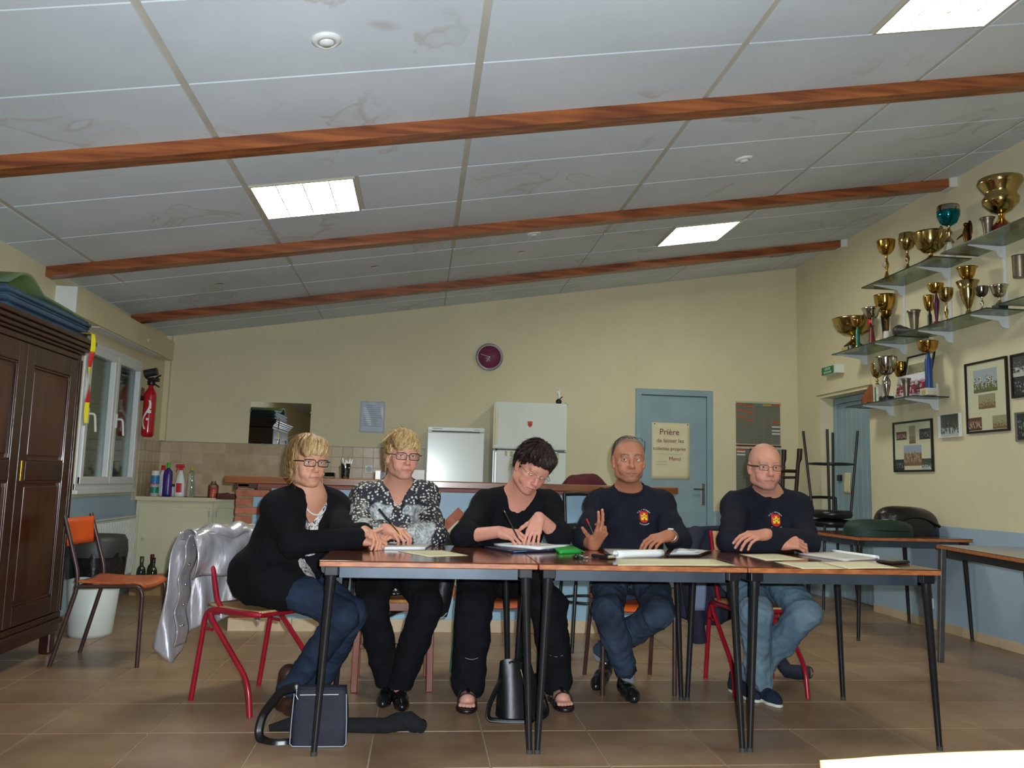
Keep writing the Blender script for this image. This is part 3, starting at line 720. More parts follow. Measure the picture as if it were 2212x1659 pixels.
fz = thing('freezer', 'white upright freezer standing left of the tall refrigerator', 'freezer', (.06, 7.90, 0)); W2 = .545
MB().box(0, W2, .05, .58, .02, 1.545, .006).build('body', M_enam, fz)
MB().box(0, W2, .0, .05, 1.508, 1.55, .008).build('top_trim', M_enam, fz)
MB().box(.045, W2-.045, -.001, .01, 1.502, 1.508).build('grip_slot', M_dark, fz)
MB().box(0, W2, 0, .044, .08, 1.50, .010).build('door', M_enam, fz)
MB().box(.05, .14, -.001, .001, 1.527, 1.533).box(W2-.1, W2-.045, -.001, .001, 1.524, 1.528).build('brand_strip', M_gap, fz)

# ------------------------------------------------------------------ wardrobe with mats and ribbon
M_ward = pm('wardrobe_wood', (62, 30, 19), (42, 19, 13), scale=3.2, rough=.3, stretch=(6, 6, .7), detail=5, bump=.08, bscale=40, coat=.12)
M_ward2 = pm('wardrobe_panel', (78, 38, 23), (52, 24, 15), scale=2.6, rough=.28, stretch=(5, 5, .6), detail=5, coat=.12)
WX, WY0, WY1 = -2.045, 3.82, 5.20
wd_ = thing('wardrobe', 'dark stained two-door wooden wardrobe with panelled doors and cornice', 'wardrobe', (WX, WY0, 0)); D = WY1-WY0; dp = -.485
MB().box(dp, -.03, 0, D, .12, 1.72).build('carcass', M_ward, wd_)
for yy in (0, D-.07):
    MB().box(dp, dp+.06, yy, yy+.07, 0, .12, .008).build('foot', M_ward, wd_); MB().box(-.075, -.01, yy, yy+.07, 0, .12, .012).build('foot', M_ward, wd_)
MB().box(dp, 0.0, 0, D, .12, .17, .006).box(dp, .018, -.01, D+.012, .165, .20, .008).box(dp, .006, 0, D, .20, .235, .006).build('base_moulding', M_ward, wd_)
cm = MB()
for (e, a, b) in ((.0, 1.70, 1.735), (.014, 1.735, 1.752), (.028, 1.752, 1.775), (.045, 1.775, 1.80), (.06, 1.80, 1.825)):
    cm.box(dp, e, -e, D+e, a, b, .005)
cm.build('cornice', M_ward, wd_)
MB().box(-.03, .0, 0, .055, .235, 1.70, .003).build('stile', M_ward, wd_)
MB().box(-.03, .0, D-.055, D, .235, 1.70, .003).tube([(-.0, D-.012, .24), (-.0, D-.012, 1.70)], .012, 10).tube([(-.0, D-.04, .24), (-.0, D-.04, 1.70)], .008, 10).build('stile', M_ward, wd_)
for k in range(2):
    a = .057+k*(D-.114)/2; b = a+(D-.114)/2-.003
    d_ = MB(); f = .085
    d_.box(-.026, .006, a, a+f, .24, 1.695, .004).box(-.026, .006, b-f, b, .24, 1.695, .004)
    for (z0_, z1_) in ((.24, .34), (.985, 1.09), (1.59, 1.695)): d_.box(-.026, .006, a+f, b-f, z0_, z1_, .004)
    door = d_.build('door', M_ward, wd_)
    for (z0_, z1_) in ((.34, .985), (1.09, 1.59)):
        MB().box(-.026, -.010, a+f-.003, b-f+.003, z0_-.003, z1_+.003).box(-.011, -.004, a+f+.03, b-f-.03, z0_+.03, z1_-.03, .006).build('door_panel', M_ward2, door)
        fm = MB()
        for q in ((a+f, a+f+.012, z0_, z1_), (b-f-.012, b-f, z0_, z1_)): fm.box(-.012, .002, q[0], q[1], q[2], q[3], .003)
        for q in ((z0_, z0_+.012), (z1_-.012, z1_)): fm.box(-.012, .002, a+f, b-f, q[0], q[1], .003)
        fm.build('panel_moulding', M_ward2, door)
    if k == 1: MB().box(.006, .01, a+.03, a+.052, .985, 1.09, .003).build('keyhole_plate', pm('brass', (190, 150, 60), rough=.35, metal=1), door)
# pile of foam mats
M_mats = [pm('blue_foam', (44, 66, 92), (36, 56, 80), scale=6, rough=.7), pm('teal_foam', (52, 84, 96), (44, 72, 84), scale=6, rough=.7)]
M_matg = pm('green_blue_mat', (60, 92, 92), (104, 122, 64), scale=3, rough=.75, stretch=(1, .6, 1))
for k in range(7):
    z = 1.827+k*.0165; y1_ = WY1+.03-.012*abs(math.sin(k*1.7)); y0_ = WY1-1.0+.03*math.sin(k*2.1)
    def f(u, v, z=z, y0_=y0_, y1_=y1_, k=k):
        return (WX-.46+.48*u-.01*math.sin(k*2.3), y0_+(y1_-y0_)*v, z+.0155+.0004*math.sin(6*v+k))
    tag(MB().grid(f, 6, 12, True, .0145).build('foam_mat', M_mats[k % 2]), 'thin blue foam mat lying flat in the pile on the wardrobe', 'mat', 'pile of mats on the wardrobe')
def f(u, v):
    y = WY1-.98+.95*v; z = 1.963+.010*math.sin(4*v)
    if v < .42: z += .075*math.sin(PI*v/.42)**1.2
    return (WX-.45+.46*u, y, z)
tag(MB().grid(f, 8, 30, True, .013).build('foam_mat', M_matg), 'green and blue mat folded into a hump on top of the mat pile', 'mat', 'pile of mats on the wardrobe')
# ribbon in red and yellow hanging from the cornice
M_ry, M_rr = pm('ribbon_yellow', (206, 190, 20), rough=.35), pm('ribbon_red', (176, 26, 30), rough=.35)
rb = thing('ribbon', 'twisted red and yellow ribbon hanging down the wardrobe corner', 'ribbon', (WX+.068, WY1-.05, 1.86))
def rib(a, b, mat):
    def f(u, v):
        s = a+(b-a)*v; an = .9*math.sin(s*9)+.35; w = .017*(1 if s < .85 else (1-s)/.15+.15)
        return (.004+.010*math.sin(an)*(u-.5)*2+.003*math.sin(s*14), .008*math.sin(s*11)+w*math.cos(an*.6)*(u-.5)*2, -s*.54)
    MB().grid(f, 4, 12, True, .0012).build('band', mat, rb)
for k, (a, b) in enumerate(((0, .20), (.20, .37), (.37, .57), (.57, .76), (.76, 1))): rib(a, b, M_ry if k % 2 == 0 else M_rr)
MB().grid(lambda u, v: (-.08+.085*v, -.025+.05*u, .0), 3, 6, True, .0012).build('folded_end', M_ry, rb)

# ------------------------------------------------------------------ radiator
rd = thing('radiator', 'white ribbed panel radiator under the window', 'radiator', (XL, 6.55, 0))
M_rad = pm('radiator_white', (206, 210, 204), rough=.4)
MB().box(.05, .085, 0, 1.12, .16, .66, .006).build('panel', M_rad, rd)
for k in range(34): MB().box(.085, .094, .014+k*.033, .032+k*.033, .18, .64, .003).build('rib', M_rad, rd)
MB().box(.04, .10, 0, 1.12, .66, .672, .003).build('top_grille', M_rad, rd)
for y in (.2, .9): MB().box(.014, .05, y, y+.03, .3, .6).build('bracket', M_rad, rd)
# ------------------------------------------------------------------ wall shelves and trophies
def atx(px, py, X):
    d = _f*CF + CR*(px-CW/2) + CU*(CH/2-py)
    return Vector(CAM + d*(X-CAM[0])/d[0])
def pxm(p): return CF/float(np.dot(np.array(p)-CAM, _f))
M_shelf = glass('shelf_glass', (214, 234, 222), .01, ior=1.45)
_b = M_shelf.node_tree.nodes['Principled BSDF']
M_shelf = thin_glass('shelf_glass_thin', (226, 238, 224), .2); M_sedge = pm('glass_edge', (34, 52, 44), rough=.2)
M_brk = pm('bracket_white', (214, 220, 222), rough=.4)
def shelf(label, y0, y1, z):
    t = thing('glass_shelf', label, 'shelf', (XR, y0, z), group='glass trophy shelves'); L = y1-y0
    p = MB().box(-.30, -.006, 0, L, -.008, 0).build('pane', M_shelf, t)
    MB().box(-.3015, -.30, 0, L, -.0085, .0005).build('pane_edge', M_sedge, p)
    MB().box(-.30, -.006, -.0015, 0, -.0085, .0005).build('pane_edge', M_sedge, p)
    MB().box(-.30, -.006, L, L+.0015, -.0085, .0005).build('pane_edge', M_sedge, p)
shelf('upper glass shelf holding the teal cup and three others', 5.60, 6.62, 2.785)
shelf('upper glass shelf holding the largest golden cup', 4.50, 5.52, 2.785)
shelf('middle glass shelf holding the wide two-handled cup and the dark ball', 6.15, 7.16, 2.285)
shelf('middle glass shelf holding the tall slender golden cup', 5.06, 6.10, 2.285)
shelf('middle glass shelf with only its corner showing under the pewter mug', 4.0, 4.94, 2.285)
shelf('lowest glass shelf above the framed photographs by the boarded door', 5.92, 6.93, 1.783)
def standard(label, y, z0, z1, arms):
    t = thing('shelf_standard', label, 'shelf bracket', (XR, y, 0), group='white shelf standards')
    MB().box(-.014, 0, -.011, .011, z0, z1, .002).build('rail', M_brk, t)
    for z in arms:
        MB().add([(-.014, -.004, z-.009), (-.275, -.004, z-.009), (-.275, -.004, z-.016), (-.07, -.004, z-.045), (-.045, -.004, z-.085), (-.014, -.004, z-.095),
                  (-.014, .004, z-.009), (-.275, .004, z-.009), (-.275, .004, z-.016), (-.07, .004, z-.045), (-.045, .004, z-.085), (-.014, .004, z-.095)],
                 [(0, 1, 2, 3, 4, 5), (11, 10, 9, 8, 7, 6), (0, 6, 7, 1), (1, 7, 8, 2), (2, 8, 9, 3), (3, 9, 10, 4), (4, 10, 11, 5), (5, 11, 6, 0)]).build('arm', M_brk, t)
standard('white shelf standard with one arm under the wide two-handled cup', 7.09, 2.19, 2.36, (2.285,))
standard('white shelf standard with arms under the teal cup shelf and the dark ball', 6.47, 2.19, 2.86, (2.785, 2.285))
standard('white shelf standard with arms between the teal cup and the slender cup', 5.865, 2.19, 2.86, (2.785, 2.285))
standard('white shelf standard with arms below the largest golden cup', 5.255, 2.19, 2.86, (2.785, 2.285))
standard('white shelf standard with arms nearest the middle shelf corner', 4.62, 2.19, 2.86, (2.785, 2.285))
standard('white shelf standard of the lowest shelf behind the silver cup', 6.685, 1.69, 1.90, (1.783,))
standard('white shelf standard of the lowest shelf behind the blue-stemmed cup', 6.07, 1.69, 1.90, (1.783,))

M_gold = pm('gold_plate', (206, 166, 84), (186, 144, 66), scale=9, rough=.14, metal=1)
M_silv = pm('silver_plate', (200, 194, 178), (180, 172, 154), scale=9, rough=.13, metal=1)
M_brass = pm('pale_gold', (192, 168, 110), (170, 146, 92), scale=9, rough=.16, metal=1)
M_pewt = pm('pewter', (132, 122, 106), (112, 102, 88), scale=14, rough=.4, metal=.9)
M_dsil = pm('dark_silver', (120, 116, 108), (96, 92, 86), scale=9, rough=.2, metal=1)
M_teal = pm('teal_plate', (0, 128, 140), (10, 104, 122), scale=60, rough=.12, metal=.85)
M_bronze = pm('bronze', (118, 84, 40), (84, 58, 26), scale=12, rough=.25, metal=.9)
M_blk = pm('black_plastic', (18, 18, 20), rough=.35)
M_redb = pm('dark_red_base', (112, 30, 30), (92, 22, 24), scale=12, rough=.35)
M_purp = pm('purple_enamel', (78, 18, 46), rough=.25); M_bluee = pm('blue_enamel', (34, 66, 130), rough=.3); M_greene = pm('green_enamel_stem', (14, 104, 84), rough=.3)
M_marb = pm('white_marble', (214, 208, 194), (186, 180, 168), scale=14, rough=.3); M_plaque = pm('brass_plaque', (206, 188, 130), rough=.35, metal=.6)
def bowl_prof(R, h, z, kind):
    if kind == 'round': o = [(R*.12, 0), (R*.45, .06*h), (R*.78, .28*h), (R*.95, .6*h), (R, .92*h), (R*1.03, h)]
    elif kind == 'flare': o = [(R*.12, 0), (R*.5, .10*h), (R*.72, .35*h), (R*.80, .62*h), (R*.90, .85*h), (R*1.05, h)]
    elif kind == 'urn': o = [(R*.12, 0), (R*.45, .08*h), (R*.80, .30*h), (R*.84, .44*h), (R*.70, .55*h), (R*.74, .64*h), (R*.96, .82*h), (R*1.04, .9*h), (R*1.0, h)]
    elif kind == 'cone': o = [(R*.5, 0), (R*.58, .25*h), (R*.68, .6*h), (R*.82, .88*h), (R*1.03, h)]
    elif kind == 'egg': o = [(R*.2, 0), (R*.7, .15*h), (R*.98, .5*h), (R*1.0, .7*h), (R*.9, .93*h), (R*.93, h)]
    inn = [(r*.93, y+.002) for r, y in o[::-1]]; inn[-1] = (0, o[0][1]+.006)
    return [(r, z+y) for r, y in o+inn]
def trophy(label, px, pytop, wpx, z0, X=3.87, bowl='round', mat=M_gold, bowl_frac=.45, base=('round', .5, .12, M_blk), stem='knob', stem_mat=None, handles=False, medal=None, plaque=False, name='trophy_cup', cat='trophy', group='trophies on the glass shelves', Hmin=None):
    P = atx(px, pytop, X); H = P.z-z0 if Hmin is None else Hmin; R = wpx/2/pxm(P)
    t = thing(name, label, cat, (X, P.y, z0), group=group); sm = stem_mat or mat
    kb, rb_, hb, mb_ = base; hb = hb*H; rb_ = rb_*R
    b = MB()
    if kb == 'round': b.lathe([(rb_, 0), (rb_, hb*.7), (rb_*.92, hb)], 24)
    elif kb == 'box': b.box(-rb_, rb_, -rb_, rb_, 0, hb, .003)
    elif kb == 'cone': b.lathe([(rb_, 0), (rb_*.9, hb*.15), (rb_*.4, hb)], 24)
    bo = b.build('base', mb_, t)
    if plaque: MB().box(-rb_-.003, -rb_+.004, -rb_*.6, rb_*.6, hb*.15, hb*.8).build('plaque', M_plaque, bo)
    zb = H*(1-bowl_frac); hs = zb-hb; r = max(R*.13, .006)
    if stem == 'knob': pr = [(R*.42, hb), (R*.36, hb+.06*hs), (r*1.1, hb+.3*hs), (r, hb+.42*hs), (r*2.1, hb+.55*hs), (r*2.0, hb+.66*hs), (r, hb+.78*hs), (r*.9, hb+.9*hs), (r*1.4, zb+.002)]
    elif stem == 'bell': pr = [(R*.5, hb), (R*.44, hb+.12*hs), (r*1.3, hb+.55*hs), (r, hb+.8*hs), (r*1.2, zb+.002)]
    elif stem == 'vase': pr = [(r*1.1, hb), (r*1.6, hb+.15*hs), (r*2.9, hb+.55*hs), (r*3.0, hb+.75*hs), (r*1.3, hb+.93*hs), (r*1.3, zb+.002)]
    elif stem == 'column': pr = [(R*.40, hb), (R*.36, hb+.05*hs), (R*.36, hb+.8*hs), (R*.22, hb+.9*hs), (r*1.3, zb+.002)]
    elif stem == 'taper': pr = [(R*.22, hb), (R*.40, hb+.82*hs), (R*.42, hb+.9*hs), (r*1.4, hb+.94*hs), (r*1.3, zb+.002)]
    else: pr = [(r*1.2, hb), (r*1.2, zb+.002)]
    s_ = MB().lathe(pr, 20).build('stem', sm, t)
    MB().lathe(bowl_prof(R, H-zb, zb, bowl), 28).build('bowl', mat, t)
    if handles:
        for s in (-1, 1):
            pts = [(0, s*R*.75, zb+(H-zb)*.3), (0, s*R*1.15, zb+(H-zb)*.55), (0, s*R*1.3, zb+(H-zb)*.95), (0, s*R*1.15, H*1.06), (0, s*R*.98, zb+(H-zb)*.95)]
            MB().tube(fillet(pts, .02, 3), max(.003, R*.05), 8).build('handle', mat, t)
    if medal: MB().lathe([(0, -.003), (R*.34, -.003), (R*.34, .003), (0, .003)], 20, M=Matrix.Translation((-r*2.2, 0, hb+hs*.62)) @ Matrix.Rotation(PI/2, 4, 'Y')).build('medallion', medal, t)
    return t
Zt, Zm, Zl = 2.786, 2.286, 1.784
trophy('gold cup with a white medallion on its stem, first on the upper shelf', 1914, 520, 37, Zt, medal=M_marb, base=('round', .55, .1, M_marb), bowl_frac=.33)
trophy('round golden cup on a slim pale stem between medallion cup and wide bowl', 1959, 505, 35, Zt, mat=M_brass, base=('round', .5, .12, M_marb), bowl_frac=.4, bowl='egg')
trophy('wide shallow gold bowl with curled handles on the upper shelf', 2009, 503, 66, Zt, mat=M_brass, base=('round', .62, .16, M_blk), bowl_frac=.62, handles=True, stem='bell')
tc = trophy('tall cup with shining teal bowl and silver rim', 2048, 446, 46, Zt, mat=M_teal, stem_mat=M_brass, base=('cone', .5, .3, M_marb), bowl_frac=.38, bowl='egg')
P = atx(2048, 446, 3.87); R = 23/pxm(P); H = P.z-Zt
MB().lathe([(R*1.0, H*.90), (R*.95, H*1.005), (R*.89, H*1.005), (R*.93, H*.90)], 28).build('silver_rim', M_silv, tc)
trophy('largest golden cup with broad urn bowl on a dark red block', 2160, 388, 86, Zt, bowl='urn', mat=M_brass, base=('box', .52, .16, M_redb), bowl_frac=.62, stem='bell', stem_mat=M_gold, X=3.86)
trophy('small pewter beaker before the largest golden cup', 2133, 471, 30, Zt, bowl='cone', mat=M_pewt, base=('round', .5, .04, M_pewt), bowl_frac=.95, stem='none', X=3.76)
# bronze figure plaque
P = atx(2086, 478, 3.86); t = thing('bronze_statuette', 'small bronze figure statuette with a winged back on the upper shelf', 'statuette', (3.86, P.y, Zt), group='trophies on the glass shelves'); H = P.z-Zt
MB().box(-.03, .03, -.03, .03, 0, .03, .003).build('base', M_blk, t)
MB().tube([(0, 0, .03), (0, .0, H*.35), (0, .005, H*.6), (0, 0, H*.8)], [.012, .017, .022, .012], 10).tube([(0, .01, H*.62), (-.02, .045, H*.52), (-.02, .075, H*.48)], [.008, .007, .004], 8).sphere((0, 0, H*.88), .017, 12, 8).build('figure', M_bronze, t)
MB().sphere((.02, -.012, H*.68), (.008, .032, H*.34), 14, 10).build('back_shell', M_bronze, t)
# middle row
trophy('wide two-handled pale gold cup on a dark round base', 1843, 689, 84, Zm, mat=M_brass, base=('round', .5, .2, M_blk), bowl_frac=.52, handles=True, stem='bell', plaque=True, X=3.865)
trophy('small gold cup with a green stem before the wide two-handled cup', 1852, 692, 25, Zm, X=3.755, base=('round', .5, .06, M_gold), stem='column', stem_mat=M_greene, bowl_frac=.24)
trophy('silver cup on a dark red cone with a red badge', 1882, 666, 38, Zm, X=3.81, mat=M_silv, bowl='flare', base=('cone', .42, .5, M_redb), bowl_frac=.3, stem='knob', medal=pm('red_badge', (206, 40, 40), rough=.4))
trophy('broad golden cup on a black column with pale foot', 1911, 638, 44, Zm, base=('round', .42, .1, M_marb), stem='taper', stem_mat=M_blk, bowl_frac=.34, X=3.955)
trophy('small brown gold cup with tapered dark stem before the black column cup', 1915, 672, 22, Zm, mat=M_bronze, base=('round', .7, .3, M_marb), stem='taper', stem_mat=M_bronze, bowl_frac=.25, X=3.79)
P = atx(1942, 707, 3.84); t = thing('ball_trophy', 'dark round ball with a tapering neck lying on the middle shelf', 'trophy', (3.84, P.y, Zm), group='trophies on the glass shelves')
M_dstone = pm('dark_stone', (58, 54, 48), (44, 40, 36), scale=20, rough=.5)
MB().sphere((0, 0, .062), .050, 18, 12).build('ball', M_dstone, t); MB().tube([(0, -.03, .06), (0, -.08, .05), (0, -.17, .035)], [.038, .034, .012], 14).build('neck', M_dstone, t)
MB().box(-.04, .05, -.2, .03, 0, .014, .003).build('base', pm('rust_base', (108, 50, 34), rough=.5), t)
trophy('pewter beaker with flared lip beside the dark ball', 1974, 671, 28, Zm, bowl='cone', mat=M_pewt, base=('round', .5, .04, M_pewt), bowl_frac=.95, stem='none', X=3.80)
trophy('small gold cup on a black column left of the purple-stemmed cup', 2007, 639, 24, Zm, base=('round', .5, .08, M_gold), stem='column', stem_mat=M_blk, bowl_frac=.42, X=3.94)
trophy('gold cup with purple stem on a red foot', 2021, 614, 32, Zm, base=('round', .68, .10, M_redb), stem='vase', stem_mat=M_purp, bowl_frac=.22, X=3.81)
trophy('gold cup on a slender gold stem right of the purple-stemmed cup', 2043, 624, 30, Zm, mat=M_brass, base=('round', .5, .05, M_gold), bowl_frac=.34, X=3.93)
tt = trophy('tall slender golden cup with two stacked bowls', 2089, 578, 40, Zm, base=('cone', .55, .18, M_brass), bowl='flare', bowl_frac=.24, stem='none', mat=M_gold)
P = atx(2089, 578, 3.87); H = P.z-Zm; R = 20/pxm(P)
MB().lathe([(R*.2, H*.2), (R*.5, H*.34), (R*.72, H*.46), (R*.75, H*.56), (R*1.15, H*.73), (R*1.1, H*.735), (R*.3, H*.75)], 24).build('lower_bowl', M_brass, tt)
trophy('dark silver cup on a stepped stone base beside the tall slender cup', 2120, 620, 27, Zm, mat=M_dsil, stem_mat=M_silv, base=('box', .95, .16, M_dstone), bowl_frac=.36)
trophy('silver cup on a black block at the shelf end', 2158, 617, 36, Zm, mat=M_silv, base=('box', .62, .22, M_blk), bowl='flare', bowl_frac=.48, stem='bell')
# pewter mug on a wall hook
P = atx(2203, 576, 3.93); t = thing('pewter_mug', 'pewter mug hanging on the wall between upper and middle shelf', 'mug', (3.93, P.y, P.z-.075), group='trophies on the glass shelves')
MB().lathe([(.04, 0), (.043, .01), (.045, .14), (.048, .15), (.044, .15), (.041, .01), (0, .008)], 24).build('cup', M_pewt, t)
MB().tube(fillet([(0, -.044, .125), (0, -.085, .12), (0, -.08, .04), (0, -.044, .03)], .03), .006, 8).build('handle', M_pewt, t)
MB().tube([(.09, 0, .145), (.04, 0, .145)], .005, 8).build('hook', M_steel, t)
# lowest row
t = thing('shell_plaque', 'rust-brown curved leather plaque with gold ornament on the lowest shelf', 'plaque', (3.955, atx(1876, 850, 3.955).y, Zl), group='trophies on the glass shelves')
M_rust = pm('rust_leather', (150, 82, 44), (122, 62, 32), scale=10, rough=.5)
MB().grid(lambda u, v: (.03*math.sin(PI*u)-.02, .085-.17*u, .008+(.03+.17*math.sin(PI*(.1+.62*u)))*v), 14, 8, True, .012).build('shell', M_rust, t)
MB().box(-.05, .05, -.15, .1, 0, .010, .003).build('base', M_rust, t)
MB().sphere((-.035, -.02, .028), (.012, .045, .026), 14, 8).build('ornament', M_gold, t)
trophy('large silver two-handled cup on a black base', 1913, 772, 46, Zl, mat=M_silv, base=('round', .68, .1, M_blk), bowl='round', bowl_frac=.42, stem='vase', handles=True, X=3.78)
trophy('small round gold cup behind the large silver cup', 1894, 786, 26, Zl, mat=M_brass, base=('box', .5, .5, M_marb), bowl_frac=.34, bowl='egg', X=3.93)
trophy('round gold cup behind the colour photograph', 1946, 783, 30, Zl, mat=M_gold, base=('round', .5, .3, M_blk), bowl_frac=.4, bowl='egg', X=3.95)
trophy('tall gold cup with a blue stem on a white block', 2004, 738, 42, Zl, base=('box', .62, .13, M_marb), stem='column', stem_mat=M_bluee, bowl_frac=.22, X=3.85, plaque=True)
trophy('small pewter beaker before the colour photograph', 1957, 818, 21, Zl, bowl='cone', mat=M_pewt, base=('round', .5, .04, M_pewt), bowl_frac=.95, stem='none', X=3.77)
P = atx(1900, 822, 3.84); t = thing('trophy_block', 'upright green and white block before the leather plaque', 'trophy', (3.83, P.y, Zl), group='trophies on the glass shelves')
MB().box(-.02, .02, -.026, .026, 0, .14, .002).build('block', M_marb, t); MB().box(-.0215, -.02, .006, .026, 0, .14).build('green_band', M_greene, t)

# ------------------------------------------------------------------ photographs
def photo_mat(name, sky, ground, fig, split=.45, fscale=9.0, thr=.5):
    m = bpy.data.materials.new(name); m.use_nodes = True; nt = m.node_tree; N = nt.nodes; L = nt.links; b = N['Principled BSDF']; b.inputs['Roughness'].default_value = .25
    tc = N.new('ShaderNodeTexCoord'); sp = N.new('ShaderNodeSeparateXYZ'); L.new(tc.outputs['Generated'], sp.inputs[0])
    r = N.new('ShaderNodeValToRGB'); e = r.color_ramp.elements; e[0].position = split-.04; e[0].color = lin(ground); e[1].position = split+.04; e[1].color = lin(sky); L.new(sp.outputs['Z'], r.inputs[0])
    mp = N.new('ShaderNodeMapping'); mp.inputs['Scale'].default_value = (1.3, 1.3, .38); L.new(tc.outputs['Generated'], mp.inputs['Vector'])
    v = N.new('ShaderNodeTexNoise'); v.inputs['Scale'].default_value = fscale; v.inputs['Detail'].default_value = 3; L.new(mp.outputs[0], v.inputs['Vector'])
    # figures stand in the middle band of the print
    bd = N.new('ShaderNodeValToRGB'); e = bd.color_ramp.elements; e[0].position = .12; e[0].color = (0, 0, 0, 1); e[1].position = .2; e[1].color = (1, 1, 1, 1)
    k = e.new(.62); k.color = (1, 1, 1, 1); k = e.new(.78); k.color = (0, 0, 0, 1); L.new(sp.outputs['Z'], bd.inputs[0])
    st = N.new('ShaderNodeValToRGB'); st.color_ramp.elements[0].position = thr-.03; st.color_ramp.elements[1].position = thr+.03; L.new(v.outputs['Fac'], st.inputs[0])
    mu = N.new('ShaderNodeMath'); mu.operation = 'MULTIPLY'; L.new(bd.outputs[0], mu.inputs[0]); L.new(st.outputs[0], mu.inputs[1])
    n2 = N.new('ShaderNodeTexNoise'); n2.inputs['Scale'].default_value = fscale*2.4; L.new(tc.outputs['Generated'], n2.inputs['Vector'])
    r2 = N.new('ShaderNodeValToRGB'); e = r2.color_ramp.elements; e[0].position = .42; e[0].color = lin(fig[0]); e[1].position = .58; e[1].color = lin(fig[1]); L.new(n2.outputs['Fac'], r2.inputs[0])
    mx = N.new('ShaderNodeMix'); mx.data_type = 'RGBA'; L.new(mu.outputs[0], mx.inputs['Factor']); L.new(r.outputs[0], mx.inputs['A']); L.new(r2.outputs[0], mx.inputs['B']); L.new(mx.outputs['Result'], b.inputs['Base Color'])
    MATS[name] = m; return m
PH = {'team': photo_mat('photo_team', (160, 172, 180), (96, 104, 62), ((52, 46, 40), (222, 220, 214)), .42, 8),
      'sepia': photo_mat('photo_sepia', (150, 150, 120), (120, 96, 66), ((70, 60, 44), (196, 186, 150)), .4, 10),
      'dark': photo_mat('photo_dark', (44, 52, 58), (40, 44, 44), ((70, 74, 76), (186, 190, 188)), .4, 12, .56),
      'red': photo_mat('photo_red', (96, 60, 56), (70, 44, 40), ((140, 48, 44), (210, 190, 180)), .4, 9),
      'bw': photo_mat('photo_bw', (70, 74, 70), (186, 188, 186), ((40, 42, 40), (120, 124, 120)), .42, 9),
      'beach': photo_mat('photo_beach', (150, 164, 182), (128, 96, 70), ((92, 72, 58), (206, 184, 160)), .62, 9),
      'crowd': photo_mat('photo_crowd', (216, 218, 226), (176, 176, 190), ((34, 34, 52), (176, 40, 52)), .62, 8, .45)}
M_mount = pm('photo_mount', (206, 204, 176), rough=.5); M_bframe = pm('black_frame', (18, 16, 22), rough=.3)
def wall_frame(label, y0, y1, z0, z1, photos, frame=M_bframe, fw=.016, depth=.018, mount=M_mount, tilt=0.0):
    t = thing('picture_frame', label, 'picture frame', (XR, y0, z0), group='framed photographs on the side wall'); w, h = y1-y0, z1-z0
    fb = MB()
    for q in ((0, w, 0, fw), (0, w, h-fw, h), (0, fw, fw, h-fw), (w-fw, w, fw, h-fw)): fb.box(-depth, -.001, q[0], q[1], q[2], q[3], .0015)
    fb.build('frame', frame, t)
    MB().box(-.008, -.002, fw*.9, w-fw*.9, fw*.9, h-fw*.9).build('mount', mount, t)
    for (a, b, c, d, k) in photos:                              # fractions: from the door end, from the bottom
        MB().box(-.0095, -.008, w*(1-b), w*(1-a), h*c, h*d).build('photograph', PH[k], t)
    return t
wall_frame('black frame with three small prints over one large team photograph', 6.137, 6.682, 1.213, 1.632,
           ((.08, .35, .64, .80, 'red'), (.42, .58, .55, .90, 'sepia'), (.68, .94, .62, .82, 'dark'), (.27, .72, .12, .52, 'beach'), (.035, .27, .04, .25, 'dark'), (.72, .965, .04, .25, 'bw')))
wall_frame('small unframed black-and-white print on a pale block', 5.783, 6.033, 1.468, 1.647, ((.02, .98, .02, .98, 'bw'),), frame=M_white, fw=.004, depth=.03)
wall_frame('tall black frame with a large print of men in white shirts', 5.27, 5.715, 1.484, 2.003,
           ((.20, .76, .56, .88, 'team'), (.30, .70, .33, .53, 'sepia'), (.03, .36, .04, .22, 'red'), (.62, .965, .04, .22, 'sepia')))
wall_frame('black frame with two stacked black-and-white prints beside the tall frame', 4.86, 5.232, 1.70, 2.0, ((.04, .96, .5, .96, 'bw'), (.04, .96, .05, .48, 'dark')))
wall_frame('small grey frame hanging below the stacked prints', 4.98, 5.212, 1.405, 1.602, ((.05, .95, .05, .95, 'dark'),), frame=pm('grey_frame', (120, 118, 112), rough=.4), fw=.008)
# leaning pictures on the lowest shelf
P0, P1 = atx(1966, 800, 3.985), atx(2025, 800, 3.985)
t = thing('picture_frame', 'black framed picture leaning against the wall behind the blue-stemmed cup', 'picture frame', (3.90, P1.y, Zl), group='pictures standing on the lowest shelf'); w = abs(P1.y-P0.y); Mx = Matrix.Rotation(math.radians(12), 4, 'Y')
fb = MB()
for q in ((0, w, 0, .014), (0, w, .36, .374), (0, .014, .014, .36), (w-.014, w, .014, .36)): fb.box(-.016, 0, q[0], q[1], q[2], q[3], .0015, Mx)
fb.build('frame', M_bframe, t); MB().box(-.008, -.002, .012, w-.012, .012, .362, 0, Mx).build('mount', M_mount, t)
MB().box(-.0095, -.008, w*.2, w*.9, .14, .30, 0, Mx).build('photograph', PH['sepia'], t)
P0, P1 = atx(1938, 824, 3.86), atx(2001, 824, 3.86)
t = thing('colour_photograph', 'colour photograph of a group under a white tent, standing upright', 'photograph', (3.84, P1.y, Zl), group='pictures standing on the lowest shelf'); w = abs(P1.y-P0.y); Mx = Matrix.Rotation(math.radians(10), 4, 'Y')
MB().box(-.003, 0, 0, w, 0, .20, 0, Mx).build('print', PH['crowd'], t); MB().box(0, .04, w*.4, w*.6, 0, .006).build('stand', M_blk, t)

